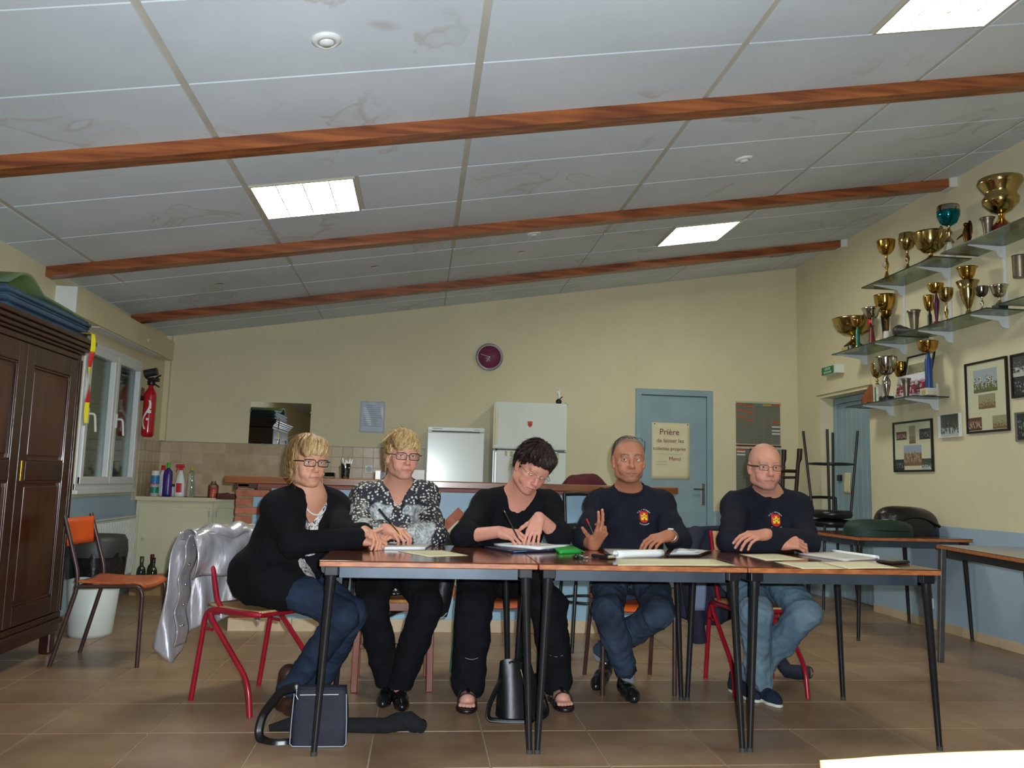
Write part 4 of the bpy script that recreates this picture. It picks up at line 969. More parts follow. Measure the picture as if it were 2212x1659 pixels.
# ------------------------------------------------------------------ signs and things on walls
M_paper = pm('paper', (226, 224, 212), (220, 217, 204), scale=4, rough=.7); M_ivory = pm('ivory_paper', (226, 216, 180), (218, 208, 170), scale=4, rough=.7)
M_ink = pm('red_ink', (120, 40, 44), rough=.6); M_gink = pm('green_ink', (150, 176, 140), rough=.6); M_sign = pm('sign_green', (24, 116, 74), rough=.4); M_wink = pm('white_ink', (236, 238, 236), rough=.5)
t = thing('exit_sign', 'green and white emergency exit sign box above the boarded door', 'exit sign', (XR, 7.50, 2.17))
MB().box(-.075, 0, 0, .30, 0, .085, .004).build('housing', M_white, t); MB().box(-.0775, -.075, .06, .30, .004, .081).build('sign_face', M_sign, t)
text('SORTIE', .034, M_wink, t, Matrix.Translation((-.078, .18, .057)) @ FACE_ROOM); text('DE SECOURS', .026, M_wink, t, Matrix.Translation((-.078, .18, .024)) @ FACE_ROOM)
t = thing('poster', 'handwritten paper notice asking to keep the toilets clean, pinned to the blue door', 'poster', (2.411, YB+.005, 1.114))
MB().grid(lambda u, v: (.412*u, -.003-.002*math.sin(6*u+2*v)-.001, .594*v), 10, 12, True, .0012).build('sheet', M_ivory, t)
for (s, sz, x, z) in (('Prière', .088, .19, .495), ('de laisser les', .058, .20, .405), ('toilettes propres', .052, .19, .32), ('Merci', .056, .25, .215)):
    o = text(s, sz, M_ink, t, Matrix.Translation((x, -.0075, z)) @ FACE_CAM)
for k, (x, z, L) in enumerate(((.04, .265, .30), (.06, .185, .10), (.04, .155, .13))):
    MB().tube([(x+L*i/40, -.0072, z+.007*math.sin(i*1.9+k)+.004*math.sin(i*.7)) for i in range(41)], .0012, 5).build('faint_script', M_gink, t)
for x in (.03, .385): MB().sphere((x, -.008, .58), .006, 10, 6).build('pin', M_blk, t)
t = thing('envelope', 'small crumpled beige envelope hung on the boarded door', 'paper', (xd-.014, 7.70, 1.02)); MB().grid(lambda u, v: (-.004-.004*math.sin(5*v), .13*u, .20*v), 6, 8, True, .002).build('sheet', M_ivory, t)
# clock
t = thing('wall_clock', 'round wall clock with plum dial and silver rim', 'clock', (.676, YB, 2.325)); Mk = Matrix.Rotation(PI/2, 4, 'X')
MB().lathe([(.142, .0), (.142, .03), (.134, .04), (.124, .035), (.124, .02)], 48, M=Mk).build('rim', pm('clock_rim', (150, 150, 152), rough=.3, metal=.7), t)
MB().lathe([(.126, .02), (.126, .030), (.119, .030), (.119, .02)], 48, M=Mk).build('inner_ring', M_white, t)
dial = MB().lathe([(0, .022), (.122, .022), (.122, .018)], 40, M=Mk).build('dial', pm('plum_dial', (122, 48, 78), (110, 42, 70), scale=10, rough=.4), t)
M_hand = pm('clock_hand', (226, 222, 214), rough=.4)
MB().bar((0, -.025, 0), (-.092, -.025, .028), .003, .005, up=(0, 1, 0)).build('minute_hand', M_hand, t); MB().bar((0, -.027, 0), (-.030, -.027, -.052), .003, .006, up=(0, 1, 0)).build('hour_hand', M_hand, t)
MB().lathe([(0, .031), (.007, .031), (.007, .022)], 16, M=Mk).build('hub', M_hand, t)
M_vein = pm('dial_print', (176, 110, 118), rough=.4)
for a0, b0, r in ((-.05, .085, .09), (-.07, -.10, .12), (-.11, -.02, .1)): MB().tube([(a0+.02*math.sin(i*.3)+i*.004, -.0235, b0-i*.005*(1 if b0 > 0 else -1)) for i in range(9)], .0008, 5).build('dial_scroll', M_vein, dial)
# mirror
t = thing('wall_mirror', 'frameless rectangular mirror hung above the wall tiles', 'mirror', (-1.700, YB, 1.353))
mm = bpy.data.materials.new('mirror_silver'); mm.use_nodes = True; b_ = mm.node_tree.nodes['Principled BSDF']; b_.inputs['Metallic'].default_value = 1; b_.inputs['Roughness'].default_value = .015; b_.inputs['Base Color'].default_value = (.82, .84, .82, 1)
MB().box(0, .594, -.007, -.001, 0, .422).build('glass', mm, t)
for (x, z) in ((0, .33), (.594, .33), (.14, 0), (.46, 0)): MB().box(x-.008, x+.008, -.011, -.001, z-.008, z+.008, .002).build('clip', M_steel, t)
# notice in a plastic sleeve
t = thing('notice_sleeve', 'typed notice in a clear plastic sleeve on the back wall', 'notice', (-.617, YB, 1.505))
MB().box(0, .246, -.004, -.001, 0, .316).build('backing', pm('pale_blue_card', (188, 198, 210), rough=.5), t); MB().box(.012, .234, -.0055, -.004, .012, .304).build('sheet', pm('bluish_paper', (206, 212, 218), rough=.4), t)
M_type = pm('typing', (120, 126, 140), rough=.6)
for k in range(11): MB().box(.03, .03+.12+.07*abs(math.sin(k*2.3)), -.0062, -.0055, .275-k*.021, .278-k*.021).build('text_line', M_type, t)
MB().grid(lambda u, v: (.246*u, -.007-.0025*math.sin(9*u+4*v)*math.sin(3*v), .316*v), 24, 24, True).build('plastic_film', thin_glass('clear_film', (245, 248, 250), .7, .08), t)
# planning board
def board(label, z0, z1, cards):
    t = thing('planning_board', label, 'planning board', (3.327, YB, z0), group='grey planning boards'); w, h = .488, z1-z0
    MB().box(0, w, -.012, -.001, 0, h, .002).build('panel', pm('board_grey', (112, 112, 98), (104, 104, 90), scale=5, rough=.5), t)
    MB().box(0, w+.01, -.02, -.001, h, h+.022, .003).build('header_rail', pm('board_rail', (190, 184, 160), rough=.4), t)
    sl = MB()
    n = int(h/.0165)
    for k in range(n): sl.box(.004, w-.004, -.0145, -.012, .006+k*.0165, .010+k*.0165)
    so = sl.build('slot_lips', pm('slot_lip', (140, 140, 124), rough=.5), t); so['kind'] = 'stuff'
    for k in range(1, 5): MB().box(w*k/5-.0015, w*k/5+.0015, -.016, -.012, 0, h).build('divider', MATS['slot_lip'], t)
    for (c, r, m) in cards: MB().box(w*c/5+.004, w*(c+1)/5-.004, -.0175, -.0145, h-.02-r*.0165, h-.006-r*.0165).build('card', m, t)
    return t
M_oc, M_tc, M_yc, M_wc = pm('card_orange', (206, 86, 40), rough=.6), pm('card_teal', (90, 150, 140), rough=.6), pm('card_yellow', (200, 176, 60), rough=.6), pm('card_white', (220, 220, 210), rough=.6)
board('grey planning board with orange cards hung above its twin', 1.515, 1.945, ((0, 0, M_oc), (1, 1, M_oc), (2, 0, M_tc), (3, 0, M_yc), (4, 0, M_oc), (0, 4, M_oc), (1, 5, M_oc), (0, 8, M_oc), (1, 10, M_oc), (4, 11, M_oc), (4, 14, M_wc), (4, 16.5, M_wc), (4, 18.5, M_wc)))
board('lower grey planning board mostly hidden behind the bald man', 1.02, 1.458, ((0, 0, M_oc), (0, 1, M_wc), (0, 3, M_wc), (4, 0, M_tc)))
tag(MB().box(3.325, 3.82, YB-.02, YB-.001, 1.487, 1.502, .002).build('red_rail', M_redb), 'dark red strip between the two planning boards', 'strip')
# sockets
def socket(label, M, cat='socket'):
    t = thing('wall_socket', label, cat); t.matrix_world = M
    MB().box(-.04, .04, -.04, .04, 0, .010, .004).build('plate', M_white, t); MB().lathe([(.030, .0105), (.027, .0108), (.026, .0102), (0, .0102)], 24, caps=False).build('well', pm('socket_grey', (196, 198, 196), rough=.5), t)
    for s in (-.009, .009): MB().lathe([(0, .0108), (.003, .0108)], 8, c=(s, 0, 0), caps=False).build('hole', M_dark, t)
socket('white power socket on the tiles beside the blonde short-haired woman', Matrix.Translation((-.505, YB-.012, 1.134)) @ FACE_CAM)
socket('small white socket low on the blue side wall', Matrix.Translation((XR-.001, 6.24, .19)) @ FACE_ROOM)
# fire extinguisher
ex = thing('fire_extinguisher', 'red fire extinguisher with black valve head hung in the corner', 'fire extinguisher', (XL+.09, 7.80, 1.36))
M_exr = pm('extinguisher_red', (190, 16, 32), (178, 12, 28), scale=4, rough=.22, coat=.4)
MB().lathe([(0, 0), (.04, .002), (.053, .02), (.055, .05), (.055, .36), (.050, .40), (.034, .43), (.022, .45), (.020, .475)], 28).build('cylinder', M_exr, ex)
MB().lathe([(.03, .472), (.034, .48), (.034, .515), (.02, .525)], 16).box(-.02, .07, -.018, .018, .505, .54, .005).build('valve', M_blk, ex)
MB().bar((.02, 0, .53), (.085, -.02, .565), .014, .01).bar((.02, 0, .49), (.08, -.02, .455), .014, .01).build('lever', M_blk, ex)
MB().tube([(-.065, 0, .575), (.045, 0, .60)], .036, 16).build('horn', pm('horn_black', (40, 40, 42), rough=.4), ex)
MB().tube(fillet([(.02, 0, .535), (-.03, 0, .53), (-.055, .0, .55)], .02), .012, 8).build('hose', M_blk, ex)
MB().box(-.09, -.05, -.02, .02, .33, .37).build('wall_bracket', M_blk, ex)
def wrap(ang, z, r=.0557): return (r*math.sin(ang), -r*math.cos(ang), z)
MB().grid(lambda u, v: wrap(-.15-.55*math.sin(PI*2*(v*.85+.02))+(u-.5)*.34, .07+.26*v), 4, 30, True).build('white_swirl', M_wink, ex)
MB().grid(lambda u, v: wrap(.35+(u-.5)*.5, .215+.028*v), 4, 2, True).build('white_print', M_wink, ex)
MB().grid(lambda u, v: wrap(.42+(u-.5)*.3, .255+.024*v), 4, 2, True).build('white_print', M_wink, ex)
MB().grid(lambda u, v: wrap(.1+(u-.5)*.4, .15+.02*v), 4, 2, True).build('white_print', M_wink, ex)
tag(MB().box(XL+.001, XL+.005, 7.80, 7.90, 1.71, 1.81).build('red_sign', pm('sign_red', (120, 34, 34), (140, 60, 56), scale=40, rough=.5)), 'small dark red safety sign on the wall beside the extinguisher', 'sign')

# ------------------------------------------------------------------ things along the left and on the counter
bn = thing('waste_bin', 'white plastic waste bin with a black liner folded over its rim', 'bin', (-2.06, 5.74, 0))
MB().lathe([(0, .004), (.125, 0), (.13, .02), (.165, .44), (.15, .44), (.12, .03), (0, .02)], 32).build('tub', pm('bin_white', (206, 212, 206), rough=.35), bn)
M_liner = pm('black_liner', (20, 20, 22), (34, 34, 36), scale=18, rough=.25, bump=.5, bscale=22)
MB().grid(lambda u, v: ((.168+.006*math.sin(u*50)+.012*v)*math.cos(2*PI*u), (.168+.006*math.sin(u*50)+.012*v)*math.sin(2*PI*u), .37+.16*v+.014*math.sin(u*2*PI*3)*(1-v)), 64, 8, True).build('liner', M_liner, bn)
MB().lathe([(.182, .50), (.186, .53), (.18, .60), (.16, .635), (.0, .645)], 32).build('lid', pm('dark_lid', (52, 52, 50), rough=.5), bn)
bx = thing('cardboard_box', 'low open cardboard box on the floor before the cream cabinet', 'box', (-2.425, 7.56, 0)); M_card = pm('cardboard', (166, 134, 94), (150, 118, 80), scale=8, rough=.8)
BW = .49
for q in ((0, BW, 0, .006, .006, .155), (0, BW, .27, .276, .006, .155), (0, .006, .006, .27, .006, .155), (BW-.006, BW, .006, .27, .006, .155)): MB().box(*q).build('side', M_card, bx)
MB().box(0, BW, 0, .276, 0, .006).build('bottom', M_card, bx)
lb = MB().box(.36, .45, -.0015, 0, .03, .10).build('label', M_paper, bx)
for k in range(9): MB().box(.366+k*.009, .366+k*.009+.003+.002*(k % 3), -.0025, -.0015, .034, .06).build('barcode_bar', M_blk, lb)
M_gl = pm('green_bottle_glass', (26, 44, 22), (18, 34, 16), scale=10, rough=.08, coat=.6); M_gb = pm('brown_bottle_glass', (44, 26, 16), rough=.1, coat=.6)
def bottle(label, loc, h, r, mat, cap, lab=None, group=None, name='bottle'):
    t = thing(name, label, 'bottle', loc, group=group)
    MB().lathe([(0, .002), (r*.9, 0), (r, .01), (r, h*.58), (r*.85, h*.68), (r*.4, h*.76), (r*.36, h*.95), (r*.42, h*.96), (r*.42, h), (0, h)], 20).build('body', mat, t)
    MB().lathe([(r*.44, h*.84), (r*.46, h*.86), (r*.46, h*1.003), (0, h*1.005)], 16).build('neck_foil', cap, t)
    if lab: MB().lathe([(r*1.01, h*.15), (r*1.015, h*.16), (r*1.015, h*.46), (r*1.01, h*.47)], 20).build('label', lab, t)
    return t
bottle('dark wine bottle with white foil and dark label in the cardboard box', (-2.37, 7.66, .007), .31, .037, M_gl, M_pewt, pm('wine_label', (60, 56, 62), (170, 166, 160), scale=40, rough=.5), 'bottles in the cardboard box')
bottle('brown wine bottle between two green ones in the cardboard box', (-2.315, 7.76, .007), .32, .037, M_gb, M_redb, None, 'bottles in the cardboard box')
bottle('dark green wine bottle standing behind, next to the brown one', (-2.275, 7.67, .007), .30, .037, M_gl, M_blk, None, 'bottles in the cardboard box')
bottle('single green wine bottle standing apart in the cardboard box', (-2.13, 7.72, .007), .325, .038, M_gl, M_gl, None, 'bottles in the cardboard box')
M_rw = pm('red_white_label', (190, 36, 40), (226, 216, 206), scale=30, rough=.5)
for k, (x, y, h) in enumerate(((-2.055, 7.66, .215), (-2.0, 7.74, .21), (-1.975, 7.64, .205))):
    bottle('small beer bottle with red and white label in the cardboard box', (x, y, .007), h, .028, M_gl, M_rw, M_rw, 'small bottles in the cardboard box')
# cleaning bottles on the worktop
WZ = .8295
def on_work(px, y=8.1): p = at(px, 1068, y); return (p.x, y, WZ)
def tag_b(t): return t
GB = 'cleaning products on the worktop'
t = thing('scouring_can', 'white and blue scouring powder can with red lettering', 'can', on_work(333, 8.05), group=GB)
M_ab = pm('label_blue', (56, 130, 190), rough=.4); M_ag = pm('label_green', (40, 140, 120), rough=.4); M_ar = pm('label_red', (206, 30, 40), rough=.4); M_pw = pm('plastic_white', (230, 232, 230), rough=.3)
MB().lathe([(0, 0), (.036, 0), (.036, .225), (.030, .235), (0, .236)], 24).build('can', M_pw, t)
MB().lathe([(.0365, .11), (.0365, .19)], 24).build('blue_band', M_ab, t); MB().lathe([(.0365, .03), (.0365, .085)], 24).build('green_band', M_ag, t)
text('AJAX', .036, M_ar, t, Matrix.Translation((0, -.0375, .105)) @ FACE_CAM)
t = thing('cleaner_bottle', 'white bottle with a red cap behind the purple bottle', 'bottle', on_work(349, 8.17), group=GB)
MB().lathe([(0, 0), (.036, 0), (.038, .02), (.038, .17), (.018, .225), (.016, .245), (0, .246)], 22).build('body', M_pw, t); MB().lathe([(.019, .24), (.019, .285), (0, .287)], 18).build('cap', M_ar, t)
t = thing('cleaner_bottle', 'purple bleach bottle with a bright green cap', 'bottle', on_work(360, 8.02), group=GB)
MB().lathe([(0, 0), (.040, 0), (.042, .02), (.042, .20), (.036, .235), (.016, .255), (.015, .265), (0, .266)], 22, sx=1, sy=.7).build('body', pm('plastic_purple', (62, 36, 122), rough=.3), t); MB().lathe([(.017, .262), (.017, .305), (.012, .31), (0, .311)], 18).build('cap', pm('cap_green', (60, 190, 50), rough=.4), t)
t = thing('sponge_cup', 'small white tub between the purple bottle and the spray bottle', 'tub', on_work(374, 8.12), group=GB)
MB().lathe([(0, 0), (.028, 0), (.032, .09), (.029, .09), (.026, .006), (0, .005)], 20).build('tub', M_pw, t); MB().box(-.018, .018, -.012, .012, .06, .115, .005).build('sponge', pm('sponge_dark', (56, 60, 66), rough=.9), t)
t = thing('spray_bottle', 'white spray bottle with red trigger head and red label', 'bottle', on_work(387, 8.03), group=GB)
MB().lathe([(0, 0), (.044, 0), (.046, .02), (.044, .12), (.03, .19), (.018, .23), (.017, .245), (0, .246)], 22, sx=1, sy=.6).build('body', M_pw, t)
sp_ = MB().box(-.016, .018, -.012, .012, .245, .268, .003).box(-.045, .03, -.012, .012, .268, .298, .006).build('trigger_head', M_ar, t); MB().bar((-.028, 0, .27), (-.042, 0, .225), .01, .008).build('trigger', M_ar, sp_)
MB().grid(lambda u, v: ((u-.5)*.05, -.0285+.003*(2*u-1)**2, .04+.085*v), 5, 3, True).build('label', M_ar, t)
t = thing('dish_soap', 'clear washing-up bottle with a yellow cap', 'bottle', on_work(411, 8.05), group=GB)
M_clr = glass('clear_plastic', (232, 238, 228), .05, trans=.85)
MB().lathe([(0, 0), (.034, 0), (.038, .02), (.036, .12), (.028, .18), (.034, .21), (.013, .245), (0, .246)], 20, sx=1, sy=.65).build('body', M_clr, t); MB().lathe([(.012, .245), (.011, .27), (.005, .275), (.005, .285), (0, .286)], 14).build('cap', M_yc, t)
t = thing('soap_dispenser', 'squat clear jar of red soap', 'soap dispenser', on_work(460, 8.0), group=GB)
MB().lathe([(0, 0), (.044, 0), (.046, .01), (.046, .095), (0, .096)], 24).build('soap', pm('red_soap', (220, 100, 84), rough=.2, coat=.5), t); MB().lathe([(.047, 0), (.047, .11), (.03, .125), (.02, .14), (.02, .15), (0, .151)], 24).build('jar', thin_glass('clear_jar', (240, 240, 236), .4), t)
t = thing('dish_cloth', 'folded dark blue cloth on the tray by the bar end', 'cloth', (-1.36, 7.72, .842)); MB().grid(lambda u, v: (-.09+.18*u, -.06+.12*v, .012+.02*math.sin(PI*u)*math.sin(PI*v)), 10, 8, True, .012).build('cloth', pm('navy_cloth', (34, 44, 70), rough=.9), t)

# ------------------------------------------------------------------ things on the bar and the refrigerator
BZ = 1.0385
def on_bar(px, y): p = at(px, 1030, y); return (p.x, y, BZ)
t = thing('straw_glass', 'drinking glass full of white stirring sticks on the bar', 'glass', on_bar(746, 5.95))
MB().lathe([(0, .002), (.026, 0), (.028, .01), (.036, .105), (.034, .105), (.026, .014), (0, .012)], 24).build('glass', thin_glass('tumbler', (225, 232, 228), .5), t)
random.seed(3)
for k in range(16):
    a = random.uniform(0, 2*PI); r1 = random.uniform(.0, .018); r2 = random.uniform(.015, .045); a2 = a+random.uniform(-.5, .5)
    MB().tube([(r1*math.cos(a), r1*math.sin(a), .014), (r2*math.cos(a2), r2*math.sin(a2), random.uniform(.10, .145))], .0028, 6).build('stick', M_pw, t)
t = thing('ashtray', 'small square glass ashtray on the bar beside the stick glass', 'ashtray', on_bar(709, 6.0))
MB().box(-.045, .045, -.045, .045, 0, .012, .003).build('bottom', M_dsil, t); fb = MB()
for q in ((-.045, .045, -.045, -.035), (-.045, .045, .035, .045), (-.045, -.035, -.035, .035), (.035, .045, -.035, .035)): fb.box(*q, .012, .04, .003)
fb.build('rim', thin_glass('smoked_glass', (170, 166, 150), .4), t)
t = thing('small_box', 'small white and black box on the bar by the blonde woman', 'box', on_bar(820, 6.0)); MB().box(-.03, .008, -.03, .03, 0, .062, .003).build('white_half', M_pw, t); MB().box(.008, .05, -.03, .03, 0, .055, .003).build('black_half', M_blk, t)
t = thing('paper_card', 'folded glossy white card standing on the bar', 'card', on_bar(903, 6.0)); MB().grid(lambda u, v: (-.045+.09*u, .03*abs(v-.5)*2, .075*(1-abs(2*v-1))), 4, 8, False, .0012).build('card', pm('glossy_white', (240, 242, 244), rough=.12), t)
t = thing('folded_cloth', 'dark burgundy cloth bundled on the bar', 'cloth', (at(1262, 1043, 5.95).x, 5.95, BZ))
MB().grid(lambda u, v: ((u-.5)*.30*(1-.0*v), (v-.5)*.22, (.085*max(0, math.sin(PI*u))**.6*max(0, math.sin(PI*v))**.6)*(1+.16*math.sin(9*u+3*v)+.14*math.sin(5*v-7*u))+.001), 30, 20, True).build('cloth', pm('burgundy_cloth', (84, 14, 30), (70, 10, 24), scale=12, rough=.9, bump=.3, bscale=120), t)
t = thing('player_figurine', 'small figurine of a player in white standing on a black ball', 'figurine', (at(1207, 868, 8.1).x, 8.1, 1.8125))
MB().lathe([(0, 0), (.03, 0), (.03, .008), (0, .009)], 18).sphere((0, 0, .036), .030, 16, 10).build('ball', M_blk, t)
MB().tube([(.008, 0, .06), (.004, 0, .09), (-.002, 0, .125), (-.004, 0, .15)], [.010, .012, .013, .007], 10).tube([(-.004, 0, .138), (.012, -.006, .15), (.006, -.004, .166)], .005, 8).tube([(-.006, 0, .138), (-.02, -.004, .12)], .005, 8).sphere((0, 0, .163), .009, 10, 8).build('player', M_wink, t)
MB().tube([(.006, -.01, .064), (.035, -.01, .085)], .005, 8).build('dark_leg', M_purp, t)
t = thing('small_clip', 'tiny dark clip lying on the refrigerator top', 'clip', (at(1222, 870, 8.05).x, 8.05, 1.8125)); MB().bar((-.02, 0, .003), (.02, 0, .003), .012, .006).bar((-.015, 0, .006), (.008, 0, .022), .005, .004).build('clip', M_dsil, t)

# ------------------------------------------------------------------ bags on the side table
t = thing('green_bag', 'dark green soft bag with pale print lying on the side table', 'bag', (3.36, 5.83, .723)); M_bg = pm('green_nylon', (22, 54, 40), (16, 44, 32), scale=10, rough=.6, bump=.3, bscale=60)
def lump(cx, cy, a, b, h, e=.5, tilt=0.0, seed=0):
    def f(u, v):
        th = 2*PI*u; s = v; r = math.sin(PI*.5*min(1, s*1.0))
        x = cx+a*math.cos(th)*(r**.7)*(1+.04*math.sin(3*th+seed)); y = cy+b*math.sin(th)*(r**.7)*(1+.03*math.cos(4*th+seed))
        return (x, y, h*(math.cos(PI*.5*s))**e*(1+tilt*math.cos(th)*s+.04*math.sin(5*th+seed)*s))
    return f
MB().grid(lump(0, 0, .26, .14, .12, .45, 0, 1), 40, 14, True).build('body', M_bg, t)
MB().grid(lambda u, v: (.02+.09*u, -.05+.07*v, .114+.01*math.sin(PI*u)), 6, 4, True, .001).build('pale_print', pm('pale_print', (196, 200, 190), (60, 84, 70), scale=40, rough=.6), t)
MB().tube([(-.24*math.cos(PI*k/16), -.135*math.sin(PI*k/16)-.006, .045) for k in range(17)], .005, 6).build('zip', pm('zip_dark', (12, 26, 20), rough=.5), t)
t = thing('black_bag', 'black shiny sports bag slumped on the side table by the wall', 'bag', (3.735, 6.10, .723)); M_bb = pm('black_nylon', (18, 16, 18), (28, 24, 26), scale=14, rough=.3, bump=.5, bscale=26)
MB().grid(lump(0, 0, .25, .165, .215, .5, -.12, 3), 44, 16, True).build('body', M_bb, t)
MB().tube([(-.20+.40*k/12, -.13-.02*math.sin(PI*k/12), .07+.07*math.sin(PI*k/12)) for k in range(13)], .012, 8).build('strap', M_blk, t)
MB().tube([(-.22+.40*k/10, -.10, .16+.02*math.sin(k)) for k in range(8)], .003, 6).build('zip', M_dsil, t)

# ------------------------------------------------------------------ papers and things on the joined tables
TZ = .7285
def sheet(name, label, cat, corners, thick, mat, z=TZ, group=None, wave=.0):
    pts = [atz(px, py, z) for px, py in corners]; c = sum(pts, Vector())/4
    t = thing(name, label, cat, (c.x, c.y, z), group=group); a, b, d, e = [p-c for p in pts]
    def f(u, v):
        p = (a*(1-u)+b*u)*(1-v)+(e*(1-u)+d*u)*v
        return (p.x, p.y, thick+.0004+wave*math.sin(PI*u)*math.sin(2.5*v+1))
    MB().grid(f, 6, 6, True, thick).build('pages' if thick > .002 else 'sheet', mat, t)
    return t, (a, b, d, e)
def lines_on(t, q, n, mat, z, u0=.1, u1=.9, v0=.15, v1=.85):
    a, b, d, e = q
    for k in range(n):
        v = v0+(v1-v0)*k/max(1, n-1); ue = u1-.3*abs(math.sin(k*1.7))
        L = (a*(1-u0)+b*u0)*(1-v)+(e*(1-u0)+d*u0)*v; Rr = (a*(1-ue)+b*ue)*(1-v)+(e*(1-ue)+d*ue)*v
        MB().bar((L.x, L.y, z), (Rr.x, Rr.y, z), .0022, .0003).build('text_line', mat, t)
M_txt = pm('print_grey', (150, 148, 150), rough=.6); M_book = pm('book_white', (228, 230, 230), rough=.5); M_gpage = pm('ruled_page', (200, 196, 190), (192, 188, 182), scale=6, rough=.6)
t, q = sheet('notebook', 'thick white notebook open before the woman in the patterned blouse', 'notebook', ((816, 1188), (917, 1188), (929, 1179.5), (843, 1176.5)), .012, M_book)
a, b, d, e = q
MB().grid(lambda u, v: tuple(((a*(1-u)+b*u)*(1-v)+(e*(1-u)+d*u)*v)*.96+Vector((0, 0, .0135))), 4, 4, False, .0008).build('written_page', M_gpage, t)
PG = 'loose papers on the joined tables'
t, q = sheet('paper_sheet', 'cream printed sheet lying before the two blonde women', 'paper', ((925, 1203), (1011, 1200), (955, 1189), (858, 1191)), .0008, M_ivory, group=PG); lines_on(t, q, 6, M_txt, .0014)
t, q = sheet('folder', 'dark blue document folder under the writing pad', 'folder', ((1108, 1195), (1200, 1192), (1160, 1182.5), (1040, 1183)), .010, pm('navy_folder', (26, 34, 56), rough=.35))
a, b, d, e = q; MB().grid(lambda u, v: tuple((a*(1-(.02+.3*u))+b*(.02+.3*u))*(1-.05*v)+(e*.95+d*.05)*.05*v+Vector((0, -.004, .0085-.005*v))), 4, 2, True, .002).build('blue_divider', pm('divider_blue', (64, 140, 190), rough=.5), t)
t, q = sheet('writing_pad', 'white writing pad under the hands of the writing woman', 'notebook', ((1164, 1188), (1230, 1181), (1143, 1175), (1066, 1178.5)), .010, M_book, z=TZ+.0115); lines_on(t, q, 5, M_txt, .0107, .2, .8, .2, .8)
t, q = sheet('green_pouch', 'bright green fabric pouch beside the writing pad', 'pouch', ((1209, 1197), (1257, 1195), (1236, 1184), (1196, 1188)), .014, pm('bright_green', (24, 158, 60), (18, 140, 50), scale=12, rough=.6))
MB().tube([q[1]+Vector((0, 0, .010)), q[1]+Vector((.012, -.006, .004))], .003, 6).build('zip_pull', M_steel, t)
# keys
p = atz(1264, 1207, TZ); t = thing('key_bunch', 'bunch of shiny keys on a ring beside the green pouch', 'keys', (p.x, p.y, TZ))
MB().tube([(.016*math.cos(2*PI*k/16), .016*math.sin(2*PI*k/16), .006) for k in range(17)], .0018, 6, caps=False).build('ring', M_chrome, t)
for k, a in enumerate((.2, .9, 2.6, 3.5)):
    c_, s_ = math.cos(a), math.sin(a); o = Vector((c_*.016, s_*.016, .004+.003*k)); e_ = o+Vector((c_*.045, s_*.03, -.002))
    MB().bar(o, e_, .006, .0022).lathe([(.0, -.0012), (.010, -.0012), (.010, .0012), (0, .0012)], 14, c=tuple(o)).build('key', M_chrome, t)
MB().lathe([(0, 0), (.014, .001), (.015, .012), (.008, .019), (0, .02)], 16, c=(-.04, .0, 0)).build('fob', M_blk, t)
def phone(label, px, py, w, l, rz, h=.012, mat=M_blk, endm=M_chrome):
    p = atz(px, py, TZ); t = thing('mobile_phone', label, 'phone', (p.x, p.y, TZ), rz)
    MB().box(-w/2, w/2, -l/2, l/2, 0, h, .004).build('body', mat, t); MB().box(-w/2+.004, w/2-.004, -l/2+.012, l/2-.012, h, h+.0006).build('screen', pm('dark_screen', (14, 16, 20), rough=.08), t)
    MB().box(-w/2-.001, w/2+.001, -l/2-.002, -l/2+.006, .003, h-.002, .002).build('metal_end', endm, t); return t
phone('black mobile phone with a chrome end lying by the keys', 1303, 1206, .05, .10, math.radians(35), .016)
phone('thin black phone case at the end of the joined tables', 1930, 1217, .075, .14, math.radians(-62), .014, M_blk, M_blk)
# pad with its top page rolled over (man with glasses on his head)
def rolled_pad(label, corners, roll_r, side):
    t, q = sheet('note_pad', label, 'notebook', corners, .008, M_gpage); a, b, d, e = q
    n0, n1 = (a, b) if side == 'front' else (b, d)
    ax = (n1-n0).normalized(); out = Vector((ax.y, -ax.x, 0))
    def f(u, v):
        p = n0*(1-u)+n1*u; th = -PI/2+v*PI*1.55
        return tuple(p+out*(math.cos(th)*roll_r*1.2-.004)+Vector((0, 0, roll_r+math.sin(th)*roll_r+.001)))
    MB().grid(f, 8, 20, True, .0015).build('rolled_page', M_book, t); return t
rolled_pad('note pad with its page rolled over before the man with glasses on his head', ((1331, 1207), (1430, 1204), (1425, 1192), (1302, 1188)), .017, 'front')
rolled_pad('spiral pad with a rolled page at the end of the tables', ((1825, 1213), (1897, 1209), (1800, 1195), (1723, 1198)), .009, 'side')
t, q = sheet('paper_sheet', 'long ivory sheet under the rolled note pad', 'paper', ((1335, 1222), (1590, 1222), (1540, 1208), (1332, 1207)), .0008, M_ivory, group=PG); lines_on(t, q, 5, M_txt, .0014, .05, .5)
t, q = sheet('document_case', 'open black leather document case with grey papers', 'folder', ((1440, 1203), (1512, 1203), (1537, 1193.5), (1452, 1188.5)), .008, pm('black_leather', (20, 20, 26), rough=.3, bump=.2, bscale=90))
for k, (dz, sc, m) in enumerate(((.010, .86, M_gpage), (.0125, .72, pm('blue_grey_paper', (168, 176, 196), rough=.6)), (.015, .55, M_book))):
    a, b, d, e = q; MB().grid(lambda u, v: tuple(((a*(1-u)+b*u)*(1-v)+(e*(1-u)+d*u)*v)*sc+Vector((0, 0, dz+.004*math.sin(3*u+k)*v))), 6, 4, True, .001).build('document', m, t)
t, q = sheet('paper_sheet', 'ivory sheet close to the folded arms of the bald man', 'paper', ((1655, 1211), (1742, 1209), (1676, 1196), (1597, 1197)), .0008, M_ivory, group=PG); lines_on(t, q, 5, M_txt, .0014)
